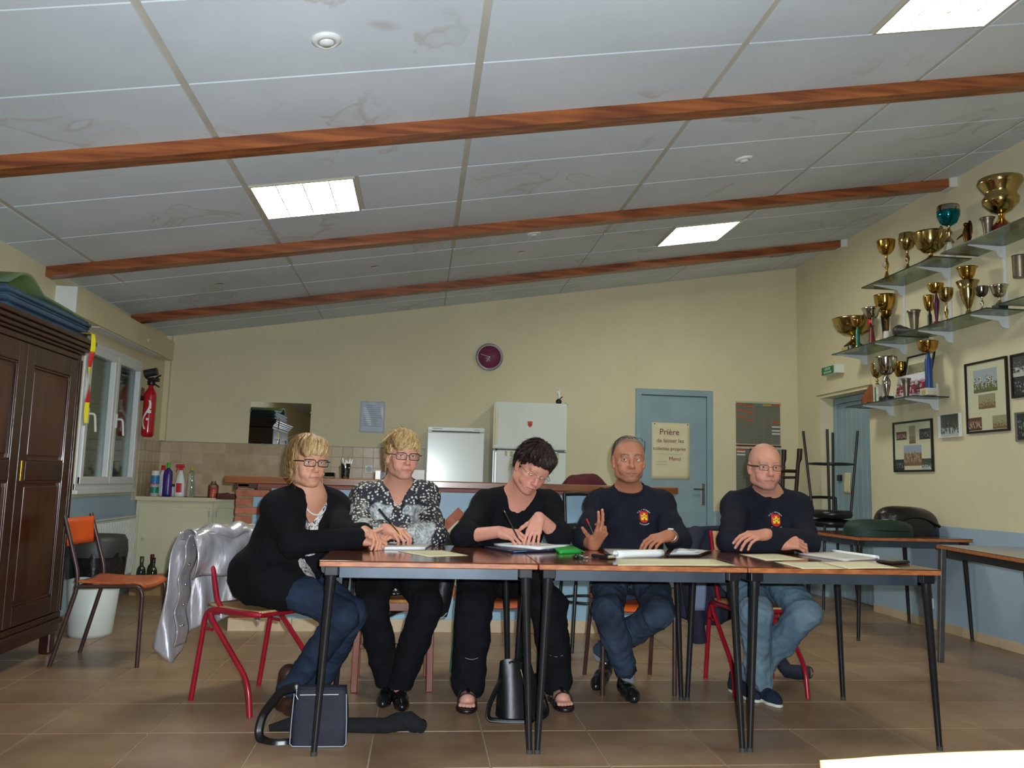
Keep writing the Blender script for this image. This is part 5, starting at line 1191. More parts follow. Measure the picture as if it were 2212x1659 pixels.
t, q = sheet('paper_sheet', 'ivory sheet by the chipped table edge', 'paper', ((1734, 1229), (1829, 1229), (1768, 1214), (1673, 1214)), .0008, M_ivory, group=PG); lines_on(t, q, 6, M_txt, .0014)
t, q = sheet('paper_sheet', 'ivory sheet with an upturned corner before the black phone case', 'paper', ((1833, 1229), (1946, 1228), (1874, 1213), (1771, 1214)), .0008, M_ivory, group=PG, wave=.001); lines_on(t, q, 6, M_txt, .0014)

# ------------------------------------------------------------------ bags and clothes on the floor
M_navy = pm('navy_canvas', (30, 32, 48), (24, 26, 40), scale=16, rough=.75, bump=.3, bscale=160); M_pip = pm('grey_piping', (150, 158, 166), rough=.5)
t = thing('shoulder_bag', 'small dark navy shoulder bag with grey piping at the table leg', 'bag', (-.35, 3.47, 0), math.radians(-2))
def bagf(u, v):
    a = 2*PI*u; z = .215*v; w = .104-.010*v+.008*math.sin(PI*v); d = .042-.016*v
    cx, sy = math.cos(a), math.sin(a); p = 2.0/5
    return (w*math.copysign(abs(cx)**p, cx), d*math.copysign(abs(sy)**p, sy)+.010*v, .003+z)
MB().grid(bagf, 40, 10, True).build('body', M_navy, t)
MB().grid(lambda u, v: (-.094+.188*u, -.028+.058*v+.010, .218+.004*math.sin(PI*v)), 8, 4, True, .006).build('top_panel', M_navy, t)
MB().tube([(-.102, -.034, .20), (-.106, -.040, .10), (-.108, -.042, .015), (-.098, -.043, .005), (0, -.044, .004), (.098, -.043, .005), (.108, -.042, .015), (.106, -.040, .10), (.10, -.034, .20)], .0022, 6).build('piping', M_pip, t)
MB().tube([(-.08, -.034, .195), (.07, -.034, .198)], .003, 6).build('zip', pm('zip_grey', (170, 172, 172), rough=.4, metal=.6), t)
MB().tube([(-.092, -.036, .215), (-.094, -.04, .195), (-.085, -.042, .18)], .003, 6).build('ring', M_chrome, t)
def strapf(pts, w, th=.002):
    P = [Vector(p) for p in fillet(pts, .06, 6)]
    def f(u, v):
        i = v*(len(P)-1); k = min(int(i), len(P)-2); p = P[k].lerp(P[k+1], i-k); tg = (P[k+1]-P[k]).normalized(); sd = tg.cross(Vector((.3, -.9, .3))).normalized()
        return tuple(p+sd*(u-.5)*w)
    return f
MB().grid(strapf([(-.09, .0, .22), (-.16, .02, .20), (-.24, .06, .09), (-.25, .05, .012), (-.19, -.02, .006), (-.10, .0, .006)], .034), 3, 40, True, .003).build('strap', M_blk, t)
sc = thing('black_scarf', 'black knitted scarf crumpled on the floor behind the navy bag', 'scarf', (-.05, 3.62, 0)); M_knit = pm('black_knit', (14, 15, 18), (20, 21, 25), scale=40, rough=.95, bump=.6, bscale=140)
MB().tube([(-.52, .0, .02), (-.44, .02, .03), (-.36, -.02, .028), (-.2, .0, .03), (-.10, .0, .028), (-.05, -.01, .03), (.0, .0, .042), (.05, .0, .045), (.085, -.03, .035), (.10, -.02, .03), (.105, .0, .012)], [.015, .032, .036, .034, .036, .036, .044, .046, .036, .03, .006], 14, flat=.85).build('knit', M_knit, sc)
hb = thing('handbag', 'black leather handbag slumped between the table legs', 'bag', (.50, 3.86, 0), math.radians(12)); M_lea = pm('shiny_black_leather', (14, 14, 16), (20, 20, 22), scale=14, rough=.36, bump=.06, bscale=30, spec=.3)
def hbf(u, v):
    a = 2*PI*u; w = .118-.050*v-.014*math.cos(3*a)*v; d = .072-.042*v; p = .75; cx, sy = math.cos(a), math.sin(a)
    return (w*math.copysign(abs(cx)**p, cx)-.02*v, d*math.copysign(abs(sy)**p, sy)+.02*v, .004+.235*v+.012*math.sin(2*a)*v)
MB().grid(hbf, 40, 14, True).build('body', M_lea, hb)
MB().grid(lambda u, v: (-.07+.10*u, -.012+.05*v, .238+.006*math.sin(9*u)), 10, 4, True, .008).build('mouth', M_blk, hb)
MB().tube([(.01, -.062, .02), (.0, -.058, .12), (-.02, -.035, .21)], .004, 6).build('seam', M_dsil, hb)
MB().grid(strapf([(-.08, 0, .19), (-.13, -.02, .12), (-.17, -.05, .06), (-.18, -.07, .012), (-.10, -.10, .008), (.0, -.13, .008), (.02, -.10, .012)], .022), 3, 40, True, .004).build('strap', M_lea, hb)
MB().grid(strapf([(.06, .0, .18), (.10, -.03, .08), (.11, -.06, .02), (.06, -.10, .010), (-.02, -.09, .014)], .018), 3, 30, True, .004).build('handle', M_lea, hb)

# silver jacket over the red chair's back
def silver():
    m = pm('silver_satin', (176, 172, 178), (214, 212, 216), scale=7, rough=.26, metal=.55, stretch=(3, 3, .7), bump=.35, bscale=9, detail=4); return m
jk = thing('silver_jacket', 'shiny silver raincoat draped over the back of the red chair', 'jacket', (CH1.location.x, CH1.location.y, -.035), CH1.rotation_euler.z); M_sj = silver()
def fold(x, z, k): return .014*math.sin(x*38+k)+.010*math.sin(x*71+z*9+k*2)+.008*math.sin(x*23-z*14)
def jback(u, v):                                              # hangs behind the backrest
    x = -.27+.54*u; z = .835-(.50+.08*math.sin(5.5*u+.6)+.05*math.sin(13*u))*v
    sp = 1+.06*v; bulge = .055*math.sin(min(1, v*4)*PI/2)
    return (x*sp, .285+bulge+.05*v+fold(x, z, 0)*(.3+v), z-.03*abs(2*u-1)**2)
MB().grid(jback, 60, 40, True, .003).build('back_panel', M_sj, jk)
def jtop(u, v):                                               # shoulder roll over the top edge
    x = -.26+.52*u; th = PI*v
    return (x*1.02, .235-math.cos(th)*.062+.010*math.sin(x*30), .79+.055*math.sin(th)+.010*math.sin(x*44+1)-.03*abs(2*u-1)**2)
MB().grid(jtop, 50, 16, True, .003).build('collar_roll', M_sj, jk)
def jfront(u, v):                                             # hood and collar bunched on the seat side
    x = -.27+.50*u; z = .80-(.155+.05*math.sin(4*u+1))*v
    return (x, .186-.030*math.sin(PI*v)-.002*v+.016*math.sin(x*33+2*v)*(.4+v), z+.012*math.sin(x*25))
MB().grid(jfront, 50, 16, True, .004).build('hood', M_sj, jk)
def jsl(u, v):                                                # front edge with the snap band, on the far side
    z = .80-.50*v; return (-.25-.03*v+(u-.5)*.10, .20+.04*math.sin(3*v)+.012*math.sin(20*v)+(u-.5)*.06, z)
MB().grid(jsl, 8, 40, True, .003).build('snap_band', M_sj, jk)
for k in range(5): z = .75-.09*k; MB().sphere((-.258-.028*(.80-z)/.50, .178+.04*math.sin(3*(.80-z)/.50), z), .0065, 10, 6).build('snap', M_chrome, jk)
# dark jacket on the bald man's chair
M_nj = pm('navy_jacket_cloth', (26, 30, 50), (20, 24, 42), scale=14, rough=.8, bump=.3, bscale=60)
j5 = thing('navy_jacket', 'dark navy jacket hanging over the bald man\'s red chair with one sleeve on the floor', 'jacket', CH5.location, CH5.rotation_euler.z)
def j5b(u, v):
    x = -.30+.56*u; z = .83-(.50+.06*math.sin(5*u))*v
    return (x, .30+.035*math.sin(min(1, v*4)*PI/2)+fold(x, z, 1)*(.3+v*.8), z-.02*abs(2*u-1)**2)
MB().grid(j5b, 40, 26, True, .006).build('back_panel', M_nj, j5)
MB().tube([(-.22, .27, .80), (-.29, .20, .72), (-.30, .17, .55), (-.27, .18, .36), (-.24, .20, .20)], [.05, .06, .055, .05, .045], 14, flat=.7).build('sleeve', M_nj, j5)
MB().tube([(.20, .33, .50), (.235, .33, .30), (.25, .29, .10), (.265, .20, .047), (.31, .17, .047), (.37, .16, .048)], [.05, .05, .048, .045, .045, .04], 14, flat=.8).build('sleeve', M_nj, j5)
MB().grid(lambda u, v: (-.295+.075*u-.01*v, .135-.01*math.sin(3*v), .62-.24*v), 6, 10, True, .004).build('pale_lining', pm('pale_lining', (112, 128, 150), rough=.7), j5)
MB().tube([(.37+.018*math.cos(a*.5), .15, .05+.03*math.sin(a*.5)) for a in range(13)], .003, 6).build('hanger_loop', M_blk, j5)
# black coat on the wooden chair
j2 = thing('black_coat', 'black coat hung over the back of the wooden chair', 'coat', CH2.location, CH2.rotation_euler.z); M_coat = pm('black_coat_cloth', (14, 14, 17), (22, 22, 26), scale=14, rough=.5, bump=.35, bscale=40)
MB().grid(lambda u, v: (-.24+.50*u, .235+.03*math.sin(min(1, v*4)*PI/2)+fold(-.24+.5*u, v, 2)*(.3+v*.7), .835-(.50+.05*math.sin(5*u))*v), 40, 24, True, .006).build('back_panel', M_coat, j2)
MB().tube([(.20, .20, .80), (.26, .14, .70), (.275, .11, .55), (.25, .09, .40), (.235, .07, .335)], [.05, .058, .055, .055, .05], 14, flat=.8).build('sleeve', M_coat, j2)
MB().tube([(.20+.075*k/6, .035, .352-.03*math.sin(PI*k/6)) for k in range(7)], .003, 6).build('cuff_piping', M_pip, j2)
from mathutils.bvhtree import BVHTree
# ------------------------------------------------------------------ people: smooth solids polygonised on a grid
class SDF:
    def __init__(s, lo, hi, h):
        s.lo = np.array(lo, float); s.h = h; s.n = np.maximum(((np.array(hi, float)-s.lo)/h).astype(int)+2, 3)
        s.D = np.full(s.n, 1.0, np.float32)
        s.A = [(s.lo[i]+h*np.arange(s.n[i])).astype(np.float32) for i in range(3)]
    def reg(s, lo, hi, m):
        i0 = np.clip(((np.array(lo)-m-s.lo)/s.h).astype(int), 0, s.n-1); i1 = np.clip(((np.array(hi)+m-s.lo)/s.h).astype(int)+2, 1, s.n)
        if np.any(i1-i0 < 1): return None
        sl = tuple(slice(a, b) for a, b in zip(i0, i1))
        return sl, s.A[0][sl[0]][:, None, None], s.A[1][sl[1]][None, :, None], s.A[2][sl[2]][None, None, :]
    def put(s, sl, d, k, sub):
        a = s.D[sl]
        if sub:
            d = -d; hh = np.maximum(k-np.abs(a-d), 0)/k if k > 0 else 0
            s.D[sl] = np.maximum(a, d)+(hh*hh*k*.25 if k > 0 else 0)
        else:
            hh = np.maximum(k-np.abs(a-d), 0)/k if k > 0 else 0
            s.D[sl] = np.minimum(a, d)-(hh*hh*k*.25 if k > 0 else 0)
    def cap(s, a, b, ra, rb=None, k=.02, sub=False):
        rb = ra if rb is None else rb; a = np.array(a, float); b = np.array(b, float); m = max(ra, rb)
        r = s.reg(np.minimum(a, b)-m, np.maximum(a, b)+m, k+3*s.h)
        if r is None: return
        sl, x, y, z = r; ba = b-a; L2 = max(float(ba@ba), 1e-12)
        px, py, pz = x-a[0], y-a[1], z-a[2]
        t = np.clip((px*ba[0]+py*ba[1]+pz*ba[2])/L2, 0, 1)
        d = np.sqrt((px-t*ba[0])**2+(py-t*ba[1])**2+(pz-t*ba[2])**2)-(ra+(rb-ra)*t)
        s.put(sl, d.astype(np.float32), k, sub)
    def chain(s, pts, rs, k=.02):
        for i in range(len(pts)-1): s.cap(pts[i], pts[i+1], rs[i], rs[i+1], k)
    def ell(s, c, rad, R=None, k=.02, sub=False):
        c = np.array(c, float); R = np.eye(3) if R is None else R; rad = np.array(rad, float)
        ext = np.sqrt(((R*rad)**2).sum(1)); r = s.reg(c-ext, c+ext, k+3*s.h)
        if r is None: return
        sl, x, y, z = r; dx, dy, dz = x-c[0], y-c[1], z-c[2]
        q = [(dx*R[0, i]+dy*R[1, i]+dz*R[2, i]) for i in range(3)]
        k0 = np.sqrt(sum((q[i]/rad[i])**2 for i in range(3))); k1 = np.sqrt(sum((q[i]/rad[i]**2)**2 for i in range(3)))
        d = k0*(k0-1)/np.maximum(k1, 1e-6)
        s.put(sl, d.astype(np.float32), k, sub)
    def half(s, p, n, k=.004):
        """cut away the side n points to"""
        n = np.array(n, float)/np.linalg.norm(n); p = np.array(p, float)
        d = (s.A[0][:, None, None]-p[0])*n[0]+(s.A[1][None, :, None]-p[1])*n[1]+(s.A[2][None, None, :]-p[2])*n[2]
        s.put(tuple([slice(None)]*3), (-d).astype(np.float32), k, True)
    def mesh(s):
        D = s.D; n = s.n; S = D < 0
        c = np.zeros(n-1, np.uint8)
        for i in (0, 1):
            for j in (0, 1):
                for k in (0, 1): c += S[i:n[0]-1+i, j:n[1]-1+j, k:n[2]-1+k]
        act = (c > 0) & (c < 8); idx = np.argwhere(act); N = len(idx)
        if N == 0: return np.zeros((0, 3)), np.zeros((0, 4), int)
        V = np.zeros((N, 3)); W = np.zeros(N); off = [(i, j, k) for i in (0, 1) for j in (0, 1) for k in (0, 1)]
        val = {o: D[idx[:, 0]+o[0], idx[:, 1]+o[1], idx[:, 2]+o[2]].astype(float) for o in off}
        for o in off:
            for ax in range(3):
                if o[ax]: continue
                p = list(o); p[ax] = 1; p = tuple(p); a, b = val[o], val[p]; m = (a < 0) != (b < 0)
                t = np.where(m, a/np.where(m, a-b, 1), 0); pt = np.tile(np.array(o, float), (N, 1)); pt[:, ax] += t
                V[m] += pt[m]; W[m] += 1
        V = s.lo+(idx+V/W[:, None])*s.h
        num = np.full(n-1, -1, np.int64); num[act] = np.arange(N); Q = []
        for ax in range(3):
            u, v = (ax+1) % 3, (ax+2) % 3
            a = [slice(None)]*3; b = [slice(None)]*3; a[ax] = slice(0, n[ax]-1); b[ax] = slice(1, n[ax])
            ch = np.argwhere(S[tuple(a)] != S[tuple(b)]); ch = ch[(ch[:, u] > 0) & (ch[:, v] > 0) & (ch[:, u] < n[u]-1) & (ch[:, v] < n[v]-1)]
            eu = np.zeros(3, int); eu[u] = 1; ev = np.zeros(3, int); ev[v] = 1
            g = lambda q: num[q[:, 0], q[:, 1], q[:, 2]]
            q4 = np.stack([g(ch-eu-ev), g(ch-ev), g(ch), g(ch-eu)], 1); ins = S[ch[:, 0], ch[:, 1], ch[:, 2]]
            q4[~ins] = q4[~ins][:, ::-1]; Q.append(q4)
        Q = np.concatenate(Q); used = np.unique(Q); m = np.full(N, -1, np.int64); m[used] = np.arange(len(used)); return V[used], m[Q]
def normals(V, Q):
    n = np.cross(V[Q[:, 2]]-V[Q[:, 0]], V[Q[:, 3]]-V[Q[:, 1]]); out = np.zeros_like(V)
    for i in range(4): np.add.at(out, Q[:, i], n)
    return out/np.maximum(np.linalg.norm(out, axis=1), 1e-12)[:, None]
def relax(V, Q, it=1, f=.5):
    for _ in range(it):
        A = np.zeros_like(V); c = np.zeros(len(V))
        for i in range(4):
            for j in (1, 3): np.add.at(A, Q[:, i], V[Q[:, (i+j) % 4]]); np.add.at(c, Q[:, i], 1)
        V = V+(A/np.maximum(c, 1)[:, None]-V)*f
    return V
def wrinkle(V, Q, amp, freq, seed, stretch=(1, 1, 1)):
    rs = np.random.RandomState(seed); N = normals(V, Q); d = np.zeros(len(V)); P = V*np.array(stretch)
    wv = np.stack([np.sin(P@rs.randn(3)*freq*.35+rs.rand()*6) for _ in range(3)], 1)*(.5/freq*3)
    for k in range(7):
        w = rs.randn(3); w /= np.linalg.norm(w); fr = freq*(.6+1.2*rs.rand()); s = np.sin((P+wv)@w*fr+rs.rand()*6.28)
        d += (1-np.abs(s))**2.2 if k % 2 else .5*s
    d -= d.mean(); return V+N*(d/3.0*amp)[:, None]
def press(V):
    """soft things lie flat on the joined table tops"""
    m = (V[:, 0] > -.368) & (V[:, 0] < 2.177) & (V[:, 1] > 3.30) & (V[:, 1] < 4.152) & (V[:, 2] > .67) & (V[:, 2] < .7287); V = V.copy(); V[m, 2] = .7287; return V
def mesh_obj(name, V, Q, mat, parent, col=None, smooth=True):
    if name in ('body', 'sweater', 'cardigan', 'blouse', 'floral_top', 'satin_top'): V = press(np.asarray(V))
    me = bpy.data.meshes.new(name); me.vertices.add(len(V)); me.vertices.foreach_set('co', np.asarray(V, np.float32).ravel())
    me.loops.add(len(Q)*4); me.loops.foreach_set('vertex_index', np.asarray(Q, np.int32).ravel()); me.polygons.add(len(Q))
    me.polygons.foreach_set('loop_start', np.arange(0, len(Q)*4, 4, dtype=np.int32)); me.polygons.foreach_set('use_smooth', np.full(len(Q), smooth))
    me.update(calc_edges=True)
    if col is not None:
        a = me.color_attributes.new('Col', 'FLOAT_COLOR', 'POINT'); a.data.foreach_set('color', np.concatenate([col, np.ones((len(V), 1))], 1).astype(np.float32).ravel())
    me.materials.append(mat); o = bpy.data.objects.new(name, me); COL.objects.link(o)
    if parent is not None:
        o.parent = parent; o.location = -Vector(parent.location)
    return o
def join(parts):
    Vs, Qs, Cs, o = [], [], [], 0
    for V, Q, c in parts: Vs.append(V); Qs.append(Q+o); Cs.append(c); o += len(V)
    return np.concatenate(Vs), np.concatenate(Qs), np.concatenate(Cs)
def skin_material(name, rough=.54):
    m = bpy.data.materials.new(name); m.use_nodes = True; nt = m.node_tree; N = nt.nodes; L = nt.links; b = N['Principled BSDF']
    a = N.new('ShaderNodeVertexColor'); a.layer_name = 'Col'; tc = N.new('ShaderNodeTexCoord')
    n = N.new('ShaderNodeTexNoise'); n.inputs['Scale'].default_value = 70; n.inputs['Detail'].default_value = 4; L.new(tc.outputs['Object'], n.inputs['Vector'])
    hs = N.new('ShaderNodeHueSaturation'); ma = N.new('ShaderNodeMath'); ma.operation = 'MULTIPLY_ADD'; ma.inputs[1].default_value = .22; ma.inputs[2].default_value = .89; L.new(n.outputs['Fac'], ma.inputs[0]); L.new(ma.outputs[0], hs.inputs['Value'])
    L.new(a.outputs['Color'], hs.inputs['Color']); L.new(hs.outputs[0], b.inputs['Base Color']); b.inputs['Roughness'].default_value = rough
    b.inputs['Subsurface Weight'].default_value = .08; b.inputs['Subsurface Radius'].default_value = (.008, .003, .0015); b.inputs['Specular IOR Level'].default_value = .4
    bp = N.new('ShaderNodeBump'); bp.inputs['Strength'].default_value = .12; bp.inputs['Distance'].default_value = .003; L.new(n.outputs['Fac'], bp.inputs['Height']); L.new(bp.outputs[0], b.inputs['Normal']); return m
M_skin = skin_material('skin')
def hair_material(name, c1, c2, c3, rough=.5):
    m = bpy.data.materials.new(name); m.use_nodes = True; nt = m.node_tree; N = nt.nodes; L = nt.links; b = N['Principled BSDF']; tc = N.new('ShaderNodeTexCoord')
    a = N.new('ShaderNodeVertexColor'); a.layer_name = 'Col'; sp = N.new('ShaderNodeSeparateColor'); L.new(a.outputs['Color'], sp.inputs[0])
    r = N.new('ShaderNodeValToRGB'); e = r.color_ramp.elements; e[0].position = .2; e[0].color = lin(c1); e[1].position = .85; e[1].color = lin(c3); k = e.new(.5); k.color = lin(c2); L.new(sp.outputs[0], r.inputs[0]); L.new(r.outputs[0], b.inputs['Base Color'])
    b.inputs['Roughness'].default_value = rough; b.inputs['Specular IOR Level'].default_value = .35
    n = N.new('ShaderNodeTexNoise'); n.inputs['Scale'].default_value = 220; L.new(tc.outputs['Object'], n.inputs['Vector'])
    bp = N.new('ShaderNodeBump'); bp.inputs['Strength'].default_value = .35; bp.inputs['Distance'].default_value = .004; L.new(n.outputs['Fac'], bp.inputs['Height']); L.new(bp.outputs[0], b.inputs['Normal']); return m
def basis(fwd, up):
    f = np.array(fwd, float); f /= np.linalg.norm(f); u = np.array(up, float); u -= f*(u@f); u /= np.linalg.norm(u); x = np.cross(f, u)
    return np.stack([x, f, u], 1)                                  # columns: person's right, forward, up
def A3(v): return np.array([v[0], v[1], v[2]], float)
def srgb(c): return np.array(lin(c)[:3])

def make_head(c, R, p):
    """skin head; local axes x right, y forward, z up; returns V, Q, colours"""
    c = A3(c); w = p.get('w', 1.0); fat = p.get('fat', 0.0); jaw = p.get('jaw', 1.0); nose = p.get('nose', 1.0); nw = p.get('nw', 1.0)
    L = lambda x, y, z: c+R@np.array([x*w, y, z])
    S = SDF(c-.165, c+.165, .0026); ld = p.get('lid', .0080)
    E = lambda x, y, z, rx, ry, rz, k=.012, sub=False: S.ell(L(x, y, z), (rx*w, ry, rz), R, k, sub)
    E(0, -.014, .036, .074, .096, .086, .02); E(0, .006, .02, .070, .082, .085, .02)
    E(0, .018, -.042, .053+fat*.5, .066, .070, .024)
    E(0, .044, -.084, (.033+fat*.5)*jaw, .036, .026, .022)
    for s in (-1, 1):
        E(s*(.047+fat*.4)*jaw, .0, -.060, .013+fat*.4, .032, .028, .022)
        S.cap(L(s*.047*jaw, .0, -.076), L(s*.020, .066, -.100), .011+fat*.5, .012, .018)
        E(s*.043, .056, -.022, .020, .021, .017, .018)
        E(s*.036, .058, -.052, .018+fat*.5, .020, .022, .016)
    E(0, .074, -.099, .020*jaw, .018, .016, .018)
    E(0, .076, .030, .046, .016, .022, .02); 
    for s in (-1, 1): E(s*.030, .082, .0175, .021, .010, .0062, .010)
    for s in (-1, 1): E(s*.0315, .100, -.0015, .0195, .0165, .0135, .010, True)
    for s in (-1, 1):
        S.cap(L(s*.047, .0745, .0005), L(s*.041, .0830, ld*.82), .003, .0034, .004); S.cap(L(s*.041, .0830, ld*.82), L(s*.030, .0865, ld), .0034, .0034, .004); S.cap(L(s*.030, .0865, ld), L(s*.0175, .082, ld*.25), .0034, .0026, .004)
        S.cap(L(s*.047, .0745, -.001), L(s*.034, .0830, -.0090), .0028, .0030, .004); S.cap(L(s*.034, .0830, -.0090), L(s*.0175, .082, -.002), .0030, .0024, .004)
    S.cap(L(0, .080, .018), L(0, .094, -.012), .0085, .0085, .012); S.cap(L(0, .094, -.012), L(0, .108*nose+.094*(1-nose), -.034), .0085*nw, .0118*nw, .010)
    E(0, .105*nose+.096*(1-nose), -.036, .0115*nw, .0105*nw, .0100*nw, .008)
    for s in (-1, 1): E(s*.0125*nw, .094, -.0395, .0078*nw, .0105, .0075*nw, .006); E(s*.0065, .101, -.0475, .0035, .006, .0028, .003, True)
    E(0, .080, -.068, .030, .018, .024, .02)
    S.cap(L(-.026, .0835, -.0690), L(0, .0970, -.0655), .0034, .0050, .006); S.cap(L(0, .0970, -.0655), L(.026, .0835, -.0690), .0050, .0034, .006)
    S.cap(L(-.022, .0845, -.0745), L(0, .0950, -.0780), .0038, .0062, .006); S.cap(L(0, .0950, -.0780), L(.022, .0845, -.0745), .0062, .0038, .006)
    S.cap(L(-.029, .0865, -.0720), L(0, .1035, -.0712), .0019, .0026, .003, True); S.cap(L(0, .1035, -.0712), L(.029, .0865, -.0720), .0026, .0019, .003, True)
    for s in (-1, 1):                                             # folds from nose to mouth, ears
        S.cap(L(s*.020, .095, -.040), L(s*.033, .086, -.070), .0028, .0022, .010, True)
        E(s*.0755, -.008, -.006, .0085, .019, .031, .006); E(s*.0735, -.004, -.034, .0075, .011, .012, .006)
        E(s*.0845, .000, -.002, .0045, .0105, .019, .005, True)
    S.cap(L(0, -.024, -.06), c+(np.array(p['_neck'])-c)*.86, .050*w+fat*.5, .054*w+fat*.5, .028)     # neck, runs down into the collar
    V, Q = S.mesh(); V = relax(V, Q, 1, .35)
    q = (V-c)@R; q[:, 0] /= w; x, y, z = q.T; n = len(V)
    sk = srgb(p['skin']); col = np.tile(sk, (n, 1))
    def tint(mask, c2, a): col[:] = col*(1-(mask*a)[:, None])+srgb(c2)*(mask*a)[:, None]
    G = lambda a, b, s: np.exp(-((a-b)/s)**2)
    ax_ = np.abs(x)
    tint(G(ax_, .040, .020)*G(z, -.040, .022)*(y > .02), p.get('cheek', (196, 120, 104)), .35)
    tint(G(ax_, 0, .018)*G(z, -.036, .014)*(y > .08), p.get('cheek', (196, 120, 104)), .35)
    lip = (ax_ < .029)*(y > .07)*np.clip(1-np.abs(z+.0722)/(.0102*(1-(ax_/.030)**2)+1e-4), 0, 1); tint(np.clip(lip*3, 0, 1), p.get('lip', (166, 96, 90)), .7)
    bz = .0205+.005*np.sin(np.clip((ax_-.012)/.036, 0, 1)*PI*.9); brow = np.clip(1-np.abs(z-bz)/p.get('browh', .0045), 0, 1)*(ax_ > .010)*(ax_ < .051)*(y > .04); tint(np.clip(brow*2, 0, 1), p['brow'], p.get('browa', .75))
    if 'lash' in p: tint(np.clip(1-np.abs(z-.0055)/.0022, 0, 1)*(ax_ > .018)*(ax_ < .046)*(y > .07), p['lash'], .8)
    if 'beard' in p:
        bm = np.clip((-.030-z)/.03, 0, 1)*(y > -.02)*np.clip((z+.14)/.03, 0, 1); bm = bm*np.clip(1-G(ax_, .035, .02)*G(z, -.035, .02)*2, 0, 1)*(1-np.clip(lip*3, 0, 1)); tint(bm, p['beard'], p.get('bearda', .25))
    if 'scalp' in p:
        rim = p.get('scalpz', .03); sm = np.clip((z-(rim+np.clip(y, -.05, .2)*p.get('scalps', .8)))/.012, 0, 1)*(1-np.clip((z-p.get('bald', 9))/.02, 0, 1)); sm = np.maximum(sm, np.clip((-.012-y)/.01, 0, 1)*(z > -.055)*(ax_ < .085)*(1-np.clip((z-p.get('bald', 9))/.02, 0, 1)))
        ear = (ax_ > .072)*(y > -.03)*(z < .03); sm = sm*(1-ear); tint(sm, p['scalp'], p.get('scalpa', .8))
    tint((ax_ > .074)*(z < .03)*(z > -.05)*1.0, p.get('cheek', (196, 120, 104)), .25)
    return V, Q, col
M_eyew = pm('eye_white', (222, 214, 206), rough=.15, coat=.6); M_pup = pm('pupil', (10, 8, 8), rough=.1, coat=.6)
def make_eyes(c, R, p, parent, gaze=(0, 1, 0)):
    w = p.get('w', 1.0); c = A3(c); iris = pm('iris_%s' % p['iris'][0], p['iris'][1], rough=.2, coat=.6); lid = p.get('lid', 0)
    g = np.array(gaze, float); g /= np.linalg.norm(g); u = np.array([0, 0, 1.0])-g*g[2]; u /= np.linalg.norm(u); xx = np.cross(g, u); B = R@np.stack([xx, u, g], 1)
    for s in (-1, 1):
        ctr = c+R@np.array([s*.0315*w, .0742, -.0008]); mb = MB(); r = .0122; seg = 20; vs = []; ang = [0, .20, .21, .46, .47, .7, 1.0, 1.4, 2.0, 2.6, 3.1]
        for a in ang:
            for k in range(seg): vs.append(Vector(ctr+B@np.array([r*math.sin(a)*math.cos(2*PI*k/seg), r*math.sin(a)*math.sin(2*PI*k/seg), r*math.cos(a)])))
        base = len(mb.v); mb.v += [tuple(v) for v in vs]
        for i in range(len(ang)-1):
            for k in range(seg): mb.f.append([i*seg+k, (i+1)*seg+k, (i+1)*seg+(k+1) % seg, i*seg+(k+1) % seg]); mb.sm.append(True); mb.mi.append(2 if ang[i+1] <= .21 else 1 if ang[i+1] <= .47 else 0)
        o = mb.build('eye', [M_eyew, iris, M_pup], parent); o.location = -Vector(parent.location)
def make_hair(c, R, p, parent, mat, adds, cuts, seed, amp=.0035, freq=150, h=.0034, flow=(1, 0, 0), name='hair'):
    w = p.get('w', 1.0); c = A3(c); S = SDF(c-.19, c+.19, h)
    for (x, y, z, rx, ry, rz, k) in adds: S.ell(c+R@np.array([x*w, y, z]), (rx*w, ry, rz), R, k)
    for (x, y, z, rx, ry, rz, k) in cuts: S.ell(c+R@np.array([x*w, y, z]), (rx*w, ry, rz), R, k, True)
    V, Q = S.mesh(); V = relax(V, Q, 1, .3); N = normals(V, Q); q = (V-c)@R
    rs = np.random.RandomState(seed); th = np.arctan2(q[:, 0]+flow[0]*.0, q[:, 1]+.02); st = np.zeros(len(V))
    warp = .12*np.sin(q[:, 2]*40+rs.rand()*6)+.10*np.sin(q[:, 2]*73+th*3)
    pol = np.arctan2(np.hypot(q[:, 0], q[:, 1]+.01), q[:, 2]+.02)
    for k in range(6):
        f = (9+rs.rand()*freq/6*(k+1)/2); st += np.sin((th+warp*.6+.25*np.sin(pol*5+k))*f+rs.rand()*6.28)*(1/(1+.35*k))
    st /= 3; V = V+N*(st*amp)[:, None]
    g = np.clip(.5+.30*st+.16*np.sin(th*31+pol*4)+.10*rs.randn(len(V)), 0, 1); g = g*p.get('hgain', 1.0)
    colr = np.stack([np.clip(g, 0, 1)]*3, 1)
    if 'strand' in p:
        st = p['strand']; V2, Q2, c2 = strands(V, Q, c, R, seed=seed, **st); V, Q, colr = join([(V, Q, colr), (V2, Q2, c2)])
    return mesh_obj(name, V, Q, mat, parent, colr)
